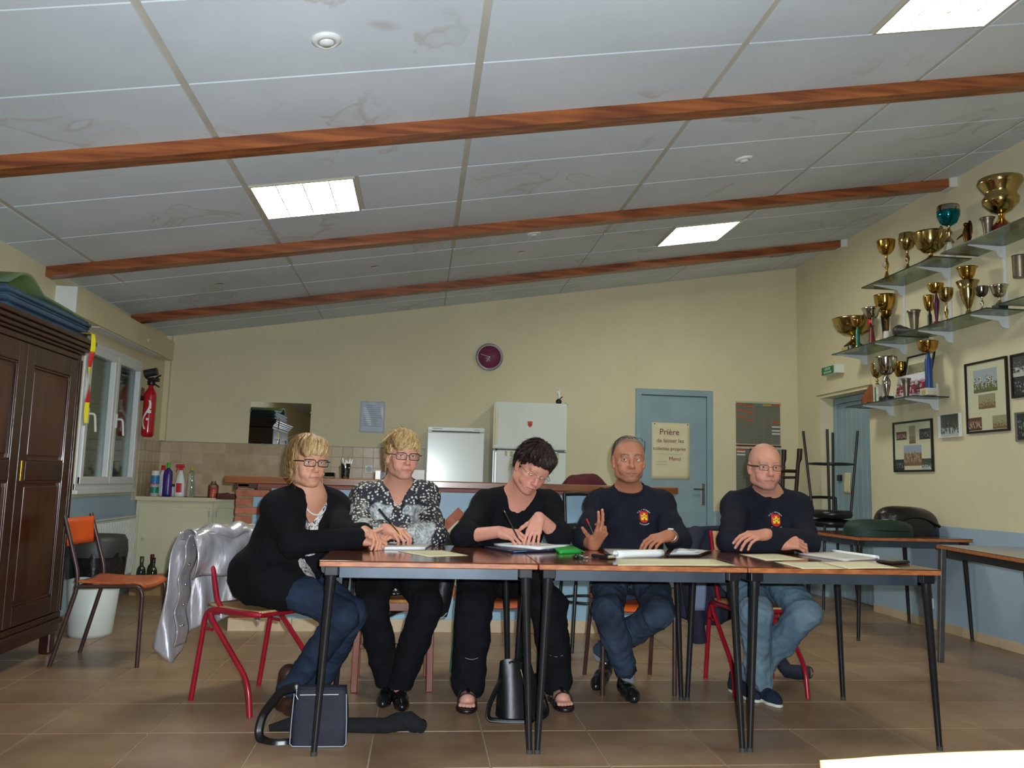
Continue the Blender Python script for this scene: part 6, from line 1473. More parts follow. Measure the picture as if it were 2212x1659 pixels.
def strands(V, Q, c, R, n=2400, length=.06, width=.0024, lift=.004, crown=(0, -.03, .13), sweep=0.0, grav=.7, tips=.012, seed=1, m=6, jit=.25):
    """flat locks of hair combed over the cap from the crown"""
    rs = np.random.RandomState(seed+900); bvh = BVHTree.FromPolygons([Vector(v) for v in V], [list(map(int, q)) for q in Q]); Nn = normals(V, Q); pick = rs.randint(0, len(V), n*2); vs = []; qs = []; cs = []; cnt = 0
    Rm = Matrix([[R[i][j] for j in range(3)] for i in range(3)]); cv = Vector(c); up = Rm @ Vector((0, 0, 1)); cr = cv+Rm @ Vector(crown); rt = Rm @ Vector((1, 0, 0)); fw = Rm @ Vector((0, 1, 0))
    for i in pick:
        if cnt >= n: break
        p = Vector(V[i]); nn = Vector(Nn[i])
        if nn.dot((p-cv).normalized()) < .25: continue
        sh = float(np.clip(.5+.22*rs.randn(), 0, 1)); L = length*(.6+.7*rs.rand()); w = width*(.6+.8*rs.rand()); lf = lift*(.2+rs.rand()); jv = Vector(rs.randn(3))*jit; row = []; free = False; d = None
        for k in range(m+1):
            t = k/m; row.append((p+nn*(lf*t+.0008), nn, t))
            d0 = (p-cr).normalized()+up*-grav+jv*.5+rt*sweep*max(0, (p-cv).dot(fw)*9); d1 = d0-nn*d0.dot(nn)
            if d1.length < 1e-4: break
            d1.normalize(); d = d1 if d is None else (d*.45+d1*.55).normalized(); q = p+d*(L/m)
            if not free:
                loc, nor, fi, ds = bvh.find_nearest(q)
                if nor.dot(nn) > .35: p = loc; nn = nor
                else: free = True; p = q+up*-.001
            else:
                p = q+up*-.002
                if (k-2)*(L/m) > L-tips+.02: break
        if len(row) < 3: continue
        b = len(vs); 
        for k, (q, nn_, t) in enumerate(row):
            dd = (row[min(k+1, len(row)-1)][0]-row[max(k-1, 0)][0]); sd = dd.cross(nn_)
            sd = sd.normalized() if sd.length > 1e-7 else rt; ww = w*(1-.85*t**2)*.5
            vs.append(q+sd*ww); vs.append(q-sd*ww+nn_*.0006); cs += [sh]*2
        for k in range(len(row)-1): qs.append((b+2*k, b+2*k+1, b+2*k+3, b+2*k+2))
        cnt += 1
    cs = np.clip(np.array(cs), 0, 1); return np.array([tuple(v) for v in vs]), np.array(qs), np.stack([cs]*3, 1)
FL = {'i': (.030, .088, .046, .026, .021, .0088), 'm': (.010, .092, .050, .030, .022, .0090), 'r': (-.011, .088, .046, .028, .021, .0086), 'l': (-.031, .080, .036, .021, .019, .0076)}
def hand_low(wr, R, side, curls, thumb, splay, sc):
    Lc = lambda v: wr+R@(np.array([v[0]*side, v[1], v[2]])*sc); lo = wr[2]-.02*sc
    for f, (x, y, l1, l2, l3, r) in FL.items():
        a = curls[f]; d = np.array([math.sin(math.radians(splay*x*260)), 1.0, 0]); d /= np.linalg.norm(d); q = np.array([x, y, .002]); ang = 0
        for j, l in enumerate((l1, l2, l3)):
            ang += math.radians(a[j]); q = q+np.array([d[0]*math.cos(ang), d[1]*math.cos(ang), -math.sin(ang)])*l; lo = min(lo, Lc(q)[2]-r*sc*.86)
    return lo
def make_hand(wr, R, side, curls, thumb=((.55, .75, -.35), 15, 25), splay=1.0, sc=1.0, skin=(196, 140, 112), forearm=None, nail=(214, 164, 146), rest=None):
    """R columns: across (index side when side=1), finger direction, back of the hand"""
    if rest is not None:                                            # lift the wrist until the lowest finger just touches
        low = hand_low(A3(wr), R, side, curls, thumb, splay, sc); wr[2] += .6*max(0.0, rest-low-.002); wr[2] = max(wr[2], rest+.0255*sc)
    wr = A3(wr); S = SDF(wr-.23, wr+.23, .0027); Lc = lambda v: wr+R@(np.array([v[0]*side, v[1], v[2]])*sc)
    if forearm is not None: S.cap(wr, forearm, .0265*sc, .034*sc, .012)
    S.ell(Lc((0, .008, 0)), (.028*sc, .026*sc, .019*sc), R, .012)
    tips = []
    for f, (x, y, l1, l2, l3, r) in FL.items():
        S.cap(Lc((x*.55, .012, 0)), Lc((x, y, .002)), .0135*sc, .0105*sc, .014)
        a = curls[f]; d = np.array([math.sin(math.radians(splay*x*260)), 1.0, 0]); d /= np.linalg.norm(d); q = np.array([x, y, .002]); ang = 0
        for j, l in enumerate((l1, l2, l3)):
            ang += math.radians(a[j]); dd = np.array([d[0]*math.cos(ang), d[1]*math.cos(ang), -math.sin(ang)]); q2 = q+dd*l
            S.cap(Lc(q), Lc(q2), r*sc*(1-.06*j), r*sc*(.95-.08*j), .0035 if j else .006); q = q2
        tips.append((q, dd, ang))
    S.ell(Lc((.020, .030, -.010)), (.018*sc, .030*sc, .014*sc), R, .012); S.ell(Lc((-.018, .034, -.008)), (.014*sc, .034*sc, .012*sc), R, .012)
    td = np.array(thumb[0], float); td /= np.linalg.norm(td); q = np.array([.022, .020, -.006]); bend = np.array([-.55, .45, .0])
    for j, (l, r0, r1) in enumerate(((.040, .0135, .0108), (.032, .0108, .0098), (.026, .0098, .0078))):
        if j: td = td+bend*math.radians(thumb[j])*1.2; td /= np.linalg.norm(td)
        S.cap(Lc(q), Lc(q+td*l), r0*sc, r1*sc, .006 if j else .012); q = q+td*l
    tips.append((q, td, None))
    V, Q = S.mesh(); V = relax(V, Q, 1, .3); col = np.tile(srgb(skin), (len(V), 1)); loc = (V-wr)@R/sc; loc[:, 0] *= side
    kn = np.zeros(len(V))
    for f, (x, y, *_r) in FL.items(): kn += np.exp(-(((loc[:, 0]-x)/.008)**2+((loc[:, 1]-y)/.010)**2))*(loc[:, 2] > .004)
    for (q, dd, ang) in tips: kn += .7*np.exp(-(((loc-q)/.009)**2).sum(1))
    col = col*(1-.30*np.clip(kn, 0, 1)[:, None])+srgb((206, 128, 108))*.30*np.clip(kn, 0, 1)[:, None]
    for (q, dd, ang) in tips:
        if ang is None: continue
        nrm = np.array([0, math.sin(ang), math.cos(ang)]) if abs(dd[1]) < 2 else np.array([0, 0, 1.0]); nrm = nrm-dd*(nrm@dd); nrm /= np.linalg.norm(nrm)
        m = np.exp(-(((loc-(q+nrm*.007))/.0045)**2).sum(1)); m = np.clip(m*1.6, 0, 1)[:, None]; col = col*(1-m)+srgb(nail)*m
    return V, Q, col
def thigh_mid(J, s, r=.080):
    m = J['hip'+s]+(J['kn'+s]-J['hip'+s])*.55; m[2] = max(m[2], .446+r-.012); return m
def body_core(p, J, h=.0085):
    """torso, arms and legs under the clothes, one skin surface"""
    pts = np.array([A3(v) for k, v in J.items() if k not in ('T', 'H')]); S = SDF(pts.min(0)-.2, pts.max(0)+.2, h)
    torso(S, J, p, -.008); fat = p.get('fat', 0)
    S.chain([A3(J['neck'])-.03*J['T'][:, 2], A3(J['neck'])+.02*J['T'][:, 2], A3(J['head'])+J['H']@np.array([0, -.02, -.06])], [.075, .060+fat*.4, .053+fat*.5], .05)
    for s in 'RL':
        S.chain([J['sh'+s], J['el'+s], J['wr'+s]], [.043, .038, .0285], .03); S.chain([J['hip'+s], thigh_mid(J, s), J['kn'+s], J['an'+s]], [.066, .058, .05, .036], .03)
    for s in 'RL': S.cap(A3(J['neck'])-J['T'][:, 2]*.01, A3(J['sh'+s]), .045, .045, .04)
    V, Q = S.mesh(); V = relax(V, Q, 1, .4); col = np.tile(srgb(p['skin']), (len(V), 1)); q = (V-A3(J['neck']))@J['T']
    m = np.exp(-((q[:, 0])/.09)**2)*np.exp(-((q[:, 2]+.09)/.09)**2)*(q[:, 1] > 0); col = col*(1-.4*m[:, None])+srgb(p.get('chest', p['skin']))*.4*m[:, None]
    return V, Q, col
def torso(S, J, p, o=0.0, belly=True):
    """torso solid between hips and shoulders, o thicker than the skin"""
    T = J['T']; nk, sR, sL, hp = A3(J['neck']), A3(J['shR']), A3(J['shL']), A3(J['pelvis']); b = p.get('bulk', 1.0); bel = p.get('belly', 0.0)
    ch = hp+(nk-hp)*.66; wa = hp+(nk-hp)*.34; bk = T[:, 1]
    S.ell(hp, (.165*b+o, .125*b+o, .12+o), T, .05); S.ell(wa+bk*(.012+bel*.5), (.142*b+bel*.5+o, .112*b+bel*.7+o, .13+o), T, .06)
    S.ell(ch-bk*.004, (.150*b+o, .110*b+o, .155+o), T, .06)
    S.cap(sR-T[:, 0]*.03*0, sL, .058*b**.5+o, None, .05)
    S.ell(ch+bk*.045-T[:, 2]*.02, (.12*b+o, .075*b+o, .09+o), T, .05)
    if p.get('bust', 0):
        for s in (-1, 1): S.ell(ch+bk*(.065+p['bust']*.4)+T[:, 0]*s*.072-T[:, 2]*.045, (.066+o, .058+p['bust']+o, .068+o), T, .035)
    for e in (sR, sL): S.cap(nk+(e-nk)*.25+T[:, 2]*.005, e+T[:, 2]*.004, .046+o, .052+o, .05)
def folds(V, Q, amp, freq, seed, stretch=(1, 1, 1), it=2):
    V = relax(V, Q, it, .5); V = wrinkle(V, Q, amp*1.9, freq*.75, seed, stretch); V = wrinkle(V, Q, amp*.6, freq*2.0, seed+50, stretch); return relax(V, Q, 1, .3)
def finish(name, S, mat, parent, amp=.004, freq=42, seed=1, stretch=(1, 1, 1), it=2):
    V, Q = S.mesh(); V = folds(V, Q, amp, freq, seed, stretch, it)
    return mesh_obj(name, V, Q, mat, parent)
def grid_for(J, keys, m, h):
    pts = np.array([A3(J[k]) for k in keys]); return SDF(pts.min(0)-m, pts.max(0)+m, h)
def shoe(S, heel, toe, up=.0, w=.036, k=.02):
    heel, toe = A3(heel), A3(toe); d = toe-heel; S.cap(heel, heel+d*.45, w*.92, w*.98, k); S.cap(heel+d*.4, heel+d*.82, w*1.0, w*.92, k); S.cap(heel+d*.8, toe, w*.9, w*.62, k); S.cap(heel, heel+np.array([0, 0, .05]), w*.9, w*.86, k)
def glasses(c, R, p, parent, mat, rimmat, half=False, wd=.0245, ht=.0165, r=.0019, temple=.0024, y0=.106, z0=-.003, lens=True, tm=None, rimless=False, sq=.42):
    w = p.get('w', 1.0); Cc = A3(c); Lc = lambda x, y, z: Vector(Cc+R@np.array([x, y, z]))
    g = bpy.data.objects.new('glasses', None); COL.objects.link(g); g.parent = parent; g.location = -Vector(parent.location); g.empty_display_size = .02
    fr = MB(); cx = .0335*w
    def loop(s, f0=0, f1=1, n=32):
        out = []
        for k in range(n+1):
            a = 2*PI*(f0+(f1-f0)*k/n); ca, sa = math.cos(a), math.sin(a); x = wd*math.copysign(abs(ca)**sq, ca); z = ht*math.copysign(abs(sa)**sq, sa)
            out.append(Lc(s*cx+x, y0-.0035*abs(s*cx+x)/.05-.004*((s*cx+x)/.06)**2, z0+z))
        return out
    for s in (-1, 1):
        if not rimless: fr.tube(loop(s) if not half else loop(s, 0, .5), r, 6, caps=half)
        fr.tube([Lc(s*(cx+wd), y0-.012, z0+ht*.45), Lc(s*.074*w, .085, z0+ht*.5), Lc(s*.079*w, .03, z0+.006), Lc(s*.0805*w, -.012, z0+.010)], temple, 6)
    fr.tube([Lc(-(cx-wd), y0-.001, z0+.002), Lc(0, y0+.003, z0+.005), Lc(cx-wd, y0-.001, z0+.002)], max(r, .0013), 6)
    o = fr.build('frame', rimmat, g)
    if lens:
        for s in (-1, 1):
            P = loop(s, 0, 1, 24)[:-1]; mb = MB(); mb.add(P, [tuple(range(len(P)))]); mb.build('lens', mat, g)
    return g
M_lens = thin_glass('spectacle_lens', (252, 252, 252), .03, .02)
def cloth_pm(name, c1, c2, bs=220, rough=.9, bump=.35, sheen=.0, sc=14): return pm(name, c1, c2, scale=sc, rough=rough, bump=bump, bscale=bs, sheen=sheen, spec=.2)
def setup(px, fw, up=(0, 0, 1)): return basis(fw, up)
EOF_PEOPLE_ENGINE = True
# ------------------------------------------------------------------ the five people
from mathutils.bvhtree import BVHTree
def JJ(d):
    return {k: (np.array(v, float) if (len(v) == 4 and v[3] is None) else A3(at(*v))) if len(v) != 4 else np.array(v[:3], float) for k, v in d.items()}
W_ = None
def hb_(fing, back):
    y = np.array(fing, float); y /= np.linalg.norm(y); z = np.array(back, float); z -= y*(z@y); z /= np.linalg.norm(z); return np.stack([np.cross(y, z), y, z], 1)
def torso_frame(J, fwd):
    up = J['neck']-J['pelvis']; up /= np.linalg.norm(up); return basis(fwd, up) if abs(np.dot(np.array(fwd)/np.linalg.norm(fwd), up)) < .95 else None
def tf(J, fwd):
    """torso axes: right, forward, up (up along the spine)"""
    u = J['neck']-J['pelvis']; u /= np.linalg.norm(u); f = np.array(fwd, float); f -= u*(f@u); f /= np.linalg.norm(f); return np.stack([np.cross(f, u), f, u], 1)
def person(label, J, tfwd, hfwd, hup, p, group=None, elbow=(.775, .775)):
    for s_, z_ in zip('RL', elbow): J['el'+s_][2] = max(J['el'+s_][2], z_)
    for s_ in 'RL': J['kn'+s_][2] = max(J['kn'+s_][2], .435)
    J['T'] = tf(J, tfwd); J['H'] = basis(hfwd, hup); p['_neck'] = J['neck']
    root = thing('person', label, 'person', (float(J['pelvis'][0]), float(J['pelvis'][1]), 0)); return root
def sleeve(S, J, s, r0, r1, r2, end=1.0, k=.03):
    sh, el, wr = J['sh'+s], J['el'+s], J['wr'+s]; e = el+(wr-el)*end
    S.cap(sh, el, r0, r1, k); S.cap(el, e, r1, r2, k)
def legs(name, J, mat, root, r=(.088, .068, .052), seed=1, amp=.005, flare=None, stop=1.0, freq=40):
    S = grid_for(J, ['pelvis', 'hipR', 'hipL', 'knR', 'knL', 'anR', 'anL'], .2, .0065)
    S.ell(J['pelvis']-J['T'][:, 2]*.02, (.172, .135, .105), J['T'], .04)
    for s in 'RL':
        an = J['kn'+s]+(J['an'+s]-J['kn'+s])*stop; q_ = thigh_mid(J, s, (r[0]+r[1])/2); S.cap(J['hip'+s], q_, r[0], (r[0]+r[1])/2, .03); S.cap(q_, J['kn'+s], (r[0]+r[1])/2, r[1], .03); m = J['kn'+s]+(an-J['kn'+s])*.45
        S.cap(J['kn'+s], m, r[1], r[1]*.92, .02); S.cap(m, an, r[1]*.92, r[2], .02)
        d = (an-m)/np.linalg.norm(an-m); S.ell(an+d*(r[2]+.004), (r[2]*1.5, r[2]*1.5, r[2]*.98), np.eye(3), .004, True) if flare is None else None
    S.half((0, 0, .035), (0, 0, -1), .002)
    return finish(name, S, mat, root, amp, freq, seed)
def shoes(J, mat, root, feet, sole=None, w=.037, heel=None):
    """feet: list of (heel, toe) points at sole height"""
    for (a, b) in feet:
        a, b = np.array(a, float), np.array(b, float); S = SDF(np.minimum(a, b)-.1, np.maximum(a, b)+np.array([.1, .1, .14]), .004)
        up = np.array([0, 0, w*.9]); shoe(S, a+up, b+up*.75, w=w); S.half((0, 0, min(a[2], b[2])+.004), (0, 0, -1), .003)
        V, Q = S.mesh(); V = relax(V, Q, 2, .5); o = mesh_obj('shoe', V, Q, mat, root)
        if sole is not None:
            S = SDF(np.minimum(a, b)-.1, np.maximum(a, b)+.1, .004); d = b-a
            for t0, t1, r0, r1 in ((0, .45, w*.98, w*1.04), (.4, .82, w*1.06, w*.98), (.8, 1, w*.95, w*.68)): S.cap(a+d*t0, a+d*t1, r0, r1, .02)
            S.half(a+np.array([0, 0, .018]), (0, 0, 1), .002); S.half(a+np.array([0, 0, .0]), (0, 0, -1), .002); V, Q = S.mesh(); V = relax(V, Q, 1, .5); so = mesh_obj('sole', V, Q, sole, o); so.location = (0, 0, 0)
def bvh_of(o):
    me = o.data; return BVHTree.FromPolygons([o.matrix_basis @ v.co + Vector(o.parent.location) if o.parent else v.co for v in me.vertices], [list(q.vertices) for q in me.polygons])
def pixel_hit(bvh, px, py):
    d = Vector(_f*CF+CR*(px-CW/2)+CU*(CH/2-py)).normalized(); return bvh.ray_cast(Vector(CAM), d)
def wrap_on(bvh, hit, nrm, pts2, off, roll=0.0):
    """lay flat points (x right, y up, metres) onto the surface around hit"""
    n = Vector(nrm).normalized(); r = Vector((0, 0, 1)).cross(n).normalized(); u = n.cross(r); out = []
    for x, y in pts2:
        x2 = x*math.cos(roll)-y*math.sin(roll); y2 = x*math.sin(roll)+y*math.cos(roll); o = hit+r*x2+u*y2+n*.06; h = bvh.ray_cast(o, -n, .2)
        out.append((h[0] if h[0] is not None else o-n*.06)+n*off)
    return out
def badge(cloth, root, px, py, size):
    bvh = bvh_of(cloth); hit, nrm, *_ = pixel_hit(bvh, px, py)
    nrm = (Vector(nrm)+Vector((0, -.6, .1))).normalized()
    def poly(pts, n, mat, name, off):
        mb = MB(); mb.add(wrap_on(bvh, hit, nrm, pts, off), [tuple(range(len(pts)))]); return mb
    def place(mb, name, mat):
        o = mb.build(name, mat, cloth); o.location = Vector(root.location)*0; o.matrix_basis = Matrix.Translation(-Vector(root.location)) if False else Matrix.Identity(4); return o
    s = size; nx, ny = 10, 12
    def sh(u, v):                                                   # shield outline, filled as a grid
        y = (.5-v)*1.25; wv = .5 if y > -.2 else .5*math.sqrt(max(0, 1-((-.2-y)/.44)**2))
        return ((u-.5)*2*wv*s*1.0, y*s)
    M_sh, M_cs, M_bk = pm('badge_red', (196, 30, 34), rough=.6), pm('badge_yellow', (238, 200, 40), rough=.6), pm('badge_mark', (60, 30, 20), rough=.6)
    mb = MB(); P = wrap_on(bvh, hit, nrm, [sh(i/nx, j/ny) for i in range(nx+1) for j in range(ny+1)], .0026); mb.add(P, [(i*(ny+1)+j, i*(ny+1)+j+1, (i+1)*(ny+1)+j+1, (i+1)*(ny+1)+j) for i in range(nx) for j in range(ny)], True)
    sho = place(mb, 'shield_emblem', M_sh)
    def rect(x0, x1, y0, y1): return [(x0*s, y0*s), (x1*s, y0*s), (x1*s, y1*s), (x0*s, y1*s)]
    mb = MB()
    for q in ((-.36, -.14, -.34, .16), (.14, .36, -.34, .16), (-.12, .12, -.16, .36), (-.14, -.08, -.34, -.16), (.08, .14, -.34, -.16), (-.40, -.32, .16, .26), (-.18, -.10, .16, .26), (.10, .18, .16, .26), (.32, .40, .16, .26), (-.15, -.06, .36, .44), (.06, .15, .36, .44), (-.03, .03, .36, .42)):
        mb.add(wrap_on(bvh, hit, nrm, rect(*q), .0056), [(0, 1, 2, 3)])
    o = place(mb, 'castle_emblem', M_cs); o['kind'] = 'stuff'
    mb = MB()
    for q in ((-.30, -.20, -.06, .06), (.20, .30, -.06, .06), (-.05, .05, .05, .16)): mb.add(wrap_on(bvh, hit, nrm, rect(*q), .0068), [(0, 1, 2, 3)])
    o = place(mb, 'castle_windows', M_bk); o['kind'] = 'stuff'
    for txt, rad, cen, flip in (('U.A.J PETANQUE', .92*s, -.10*s, 1), ('SAVERDUN', .95*s, .10*s, -1)):
        mb = MB(); n = len(txt); stepa = .135 if flip > 0 else .165
        for i, ch in enumerate(txt):
            if ch == ' ': continue
            me = textmesh(ch, .185*s, extrude=0); a = (i-(n-1)/2)*stepa
            pts = []
            for v in me.vertices:
                x, y = v.co.x, v.co.y
                if flip > 0: pts.append(((rad+y)*math.sin(a)+x*math.cos(a), cen+(rad+y)*math.cos(a)-x*math.sin(a)))
                else: pts.append(((rad-y)*math.sin(a)+x*math.cos(a), cen-(rad-y)*math.cos(a)+x*math.sin(a)))
            mb.add(wrap_on(bvh, hit, nrm, pts, .0040), [tuple(q.vertices) for q in me.polygons]); bpy.data.meshes.remove(me)
        o = place(mb, 'lettering', M_wink); o['kind'] = 'stuff'
def fix_children(cloth, root):
    """children of a garment were built in world space"""
    for ch in cloth.children: ch.location = (0, 0, 0)

# ---- the man with the glasses on his head
def P4():
    J = JJ(dict(head=(1358, 994, 4.24), neck=(1357, 1067, 4.37), shR=(1295, 1093, 4.38), shL=(1425, 1093, 4.38), pelvis=(1.135, 4.47, .562, 0), elR=(1262, 1172, 4.16), wrR=(1282, 1180, 4.0), elL=(1464, 1172, 4.16), wrL=(1445, 1177, 4.01),
            hipR=(1.05, 4.44, .553, 0), hipL=(1.22, 4.44, .553, 0), knR=(1312, 1335, 4.04), knL=(1425, 1332, 4.04), anR=(1352, 1450, 4.22), anL=(1305, 1408, 4.42)))
    p = dict(skin=(176, 116, 88), cheek=(186, 100, 80), brow=(70, 56, 46), browh=.0058, lip=(150, 86, 76), iris=('brown', (70, 48, 34)), w=1.06, jaw=1.06, fat=.006, beard=(120, 96, 82), bearda=.25, scalp=(112, 100, 86), scalpz=.052, scalps=.55, scalpa=.55, bulk=1.10, belly=.03, nose=1.05, strand=dict(n=2200, length=.022, width=.0016, lift=.0012, grav=.5, tips=.004, m=4))
    R = person('man in a navy sweater with spectacles pushed up on his head, one hand raised', J, (-.02, -1, 0), (-.08, -.99, .0), (0, 0, 1), p)
    hv = make_head(J['head'], J['H'], p); core_h = .0085
    sk = (170, 108, 80)
    h1 = make_hand(J['wrR'], hb_((.34, -.42, .84), (.30, -.82, -.48)), -1, dict(i=(8, 22, 12), m=(18, 22, 14), r=(58, 62, 30), l=(62, 66, 30)), ((.75, .62, -.1), -8, 4), splay=1.5, skin=sk, forearm=J['elR'])
    h2 = make_hand(J['wrL'], hb_((-.86, -.42, -.22), (-.10, -.45, .88)), 1, dict(i=(22, 34, 18), m=(26, 36, 18), r=(28, 38, 20), l=(30, 40, 20)), ((.35, .85, -.4), 12, 20), splay=.4, skin=sk, forearm=J['elL'], rest=.7375)
    V, Q, c = join([hv, body_core(p, J, core_h), h1, h2]); mesh_obj('body', V, Q, M_skin, R, c)
    make_eyes(J['head'], J['H'], p, R, (.28, .96, .02))
    mh = hair_material('grey_hair', (62, 54, 46), (104, 96, 84), (150, 142, 128))
    make_hair(J['head'], J['H'], p, R, mh, [(0, -.026, .040, .0785, .0985, .0885, .01), (0, -.05, -.01, .0765, .055, .06, .02)], [(0, .105, .040, .0735, .088, .066, .008), (0, .12, -.04, .09, .10, .09, .01), (.088, .004, -.012, .016, .03, .04, .006), (-.088, .004, -.012, .016, .03, .04, .006), (0, -.03, -.11, .12, .12, .05, .01)], 4, .0016, 220)
    S = grid_for(J, ['neck', 'shR', 'shL', 'elR', 'elL', 'wrR', 'wrL', 'pelvis'], .17, .006); torso(S, J, p, .016)
    sleeve(S, J, 'R', .070, .060, .050, .35); sleeve(S, J, 'L', .070, .062, .050, .45); T = J['T']
    S.cap(J['neck']+T@np.array([0, 0, -.01]), J['neck']+T@np.array([0, .012, .035]), .082, .077, .03)
    S.cap(J['neck']+T@np.array([0, -.005, -.02]), J['neck']+T@np.array([0, .045, .13]), .0655, .082, .004, True)
    S.half(J['pelvis']+T@np.array([0, 0, -.06]), -T[:, 2])
    mt = cloth_pm('navy_sweat', (30, 32, 42), (24, 26, 36), 260, .95)
    sw = finish('sweater', S, mt, R, .0055, 30, 11, (1, 1, .8)); badge(sw, R, 1391, 1117, .047); fix_children(sw, R)
    # ribbed neckband
    nb = [J['neck']+T@np.array([.0755*math.cos(a), .012+.078*math.sin(a), .028+.016*-math.sin(a)+.006]) for a in np.linspace(0, 2*PI, 33)]
    o = MB().tube(nb, .0075, 8, caps=False).build('neckband', mt, sw); o.location = (0, 0, 0)
    legs('jeans', J, cloth_pm('dark_denim', (34, 42, 56), (60, 74, 92), 300, .9, sc=5), R, (.092, .074, .058), 21, .006)
    blk = pm('black_shoe_leather', (18, 19, 20), (26, 27, 28), scale=20, rough=.28, coat=.3)
    a = J['anR']; b = J['anL']
    shoes(J, blk, R, [((a[0], a[1]+.03, .0), (a[0]+.0, a[1]-.17, .0)), ((b[0]+.02, b[1]+.05, .03), (b[0]-.07, b[1]-.13, .0))])
    mb = MB().tube([Vector(J['knR']+(J['anR']-J['knR'])*t) for t in (.96, 1.14)], .036, 14); o = mb.build('sock', cloth_pm('grey_sock', (150, 152, 158), (136, 138, 146), 200), R); o.location = -Vector(R.location)
    mb = MB().tube([Vector(J['knL']+(J['anL']-J['knL'])*t) for t in (.96, 1.1)], .036, 14); o = mb.build('sock', MATS['grey_sock'], R); o.location = -Vector(R.location)
    # spectacles on top of the head
    H = J['H']; H2 = H@np.array(Matrix.Rotation(math.radians(52), 3, 'X')); pp = dict(w=1.03)
    glasses(J['head']+H@np.array([0, -.006, .026]), H2, pp, R, M_lens, pm('thin_dark_rim', (40, 34, 30), rough=.3, metal=.4), half=True, r=.0012, temple=.0016, y0=.106)
    # watch
    dr = (J['elL']-J['wrL'])/np.linalg.norm(J['elL']-J['wrL']); wc = J['wrL']+dr*.022; ux = np.cross(dr, [0, 0, 1]); ux /= np.linalg.norm(ux); uz = np.cross(ux, dr)
    wt = MB().tube([Vector(wc+ux*.0305*math.cos(a)+uz*.0285*math.sin(a)) for a in np.linspace(0, 2*PI, 25)], .006, 8, caps=False, flat=.5).build('watch', pm('watch_steel', (196, 192, 180), rough=.25, metal=1), R); wt.location = -Vector(R.location)
    fc = wc+uz*.029-np.array([0, .006, 0]); o = MB().lathe([(0, .006), (.014, .006), (.015, 0)], 18, M=Matrix(((ux[0], dr[0], uz[0], fc[0]), (ux[1], dr[1], uz[1], fc[1]), (ux[2], dr[2], uz[2], fc[2]), (0, 0, 0, 1)))).build('watch_face', M_wc, wt); o.location = (0, 0, 0)
    # pen held between thumb and fingers: rests in the hand, a thing of its own
    h = J['wrR']; a = A3(at(1281, 1152, 3.945)); b = A3(at(1267, 1121, 3.93))
    t = thing('pen', 'silver and red pen held in the raised hand', 'pen', tuple(a)); d = Vector(b-a); MB().tube([(0, 0, 0), d*.7], .0042, 10).build('barrel', M_steel, t); MB().tube([d*.7, d], .0042, 10).build('end_cap', M_ar, t)
    return R
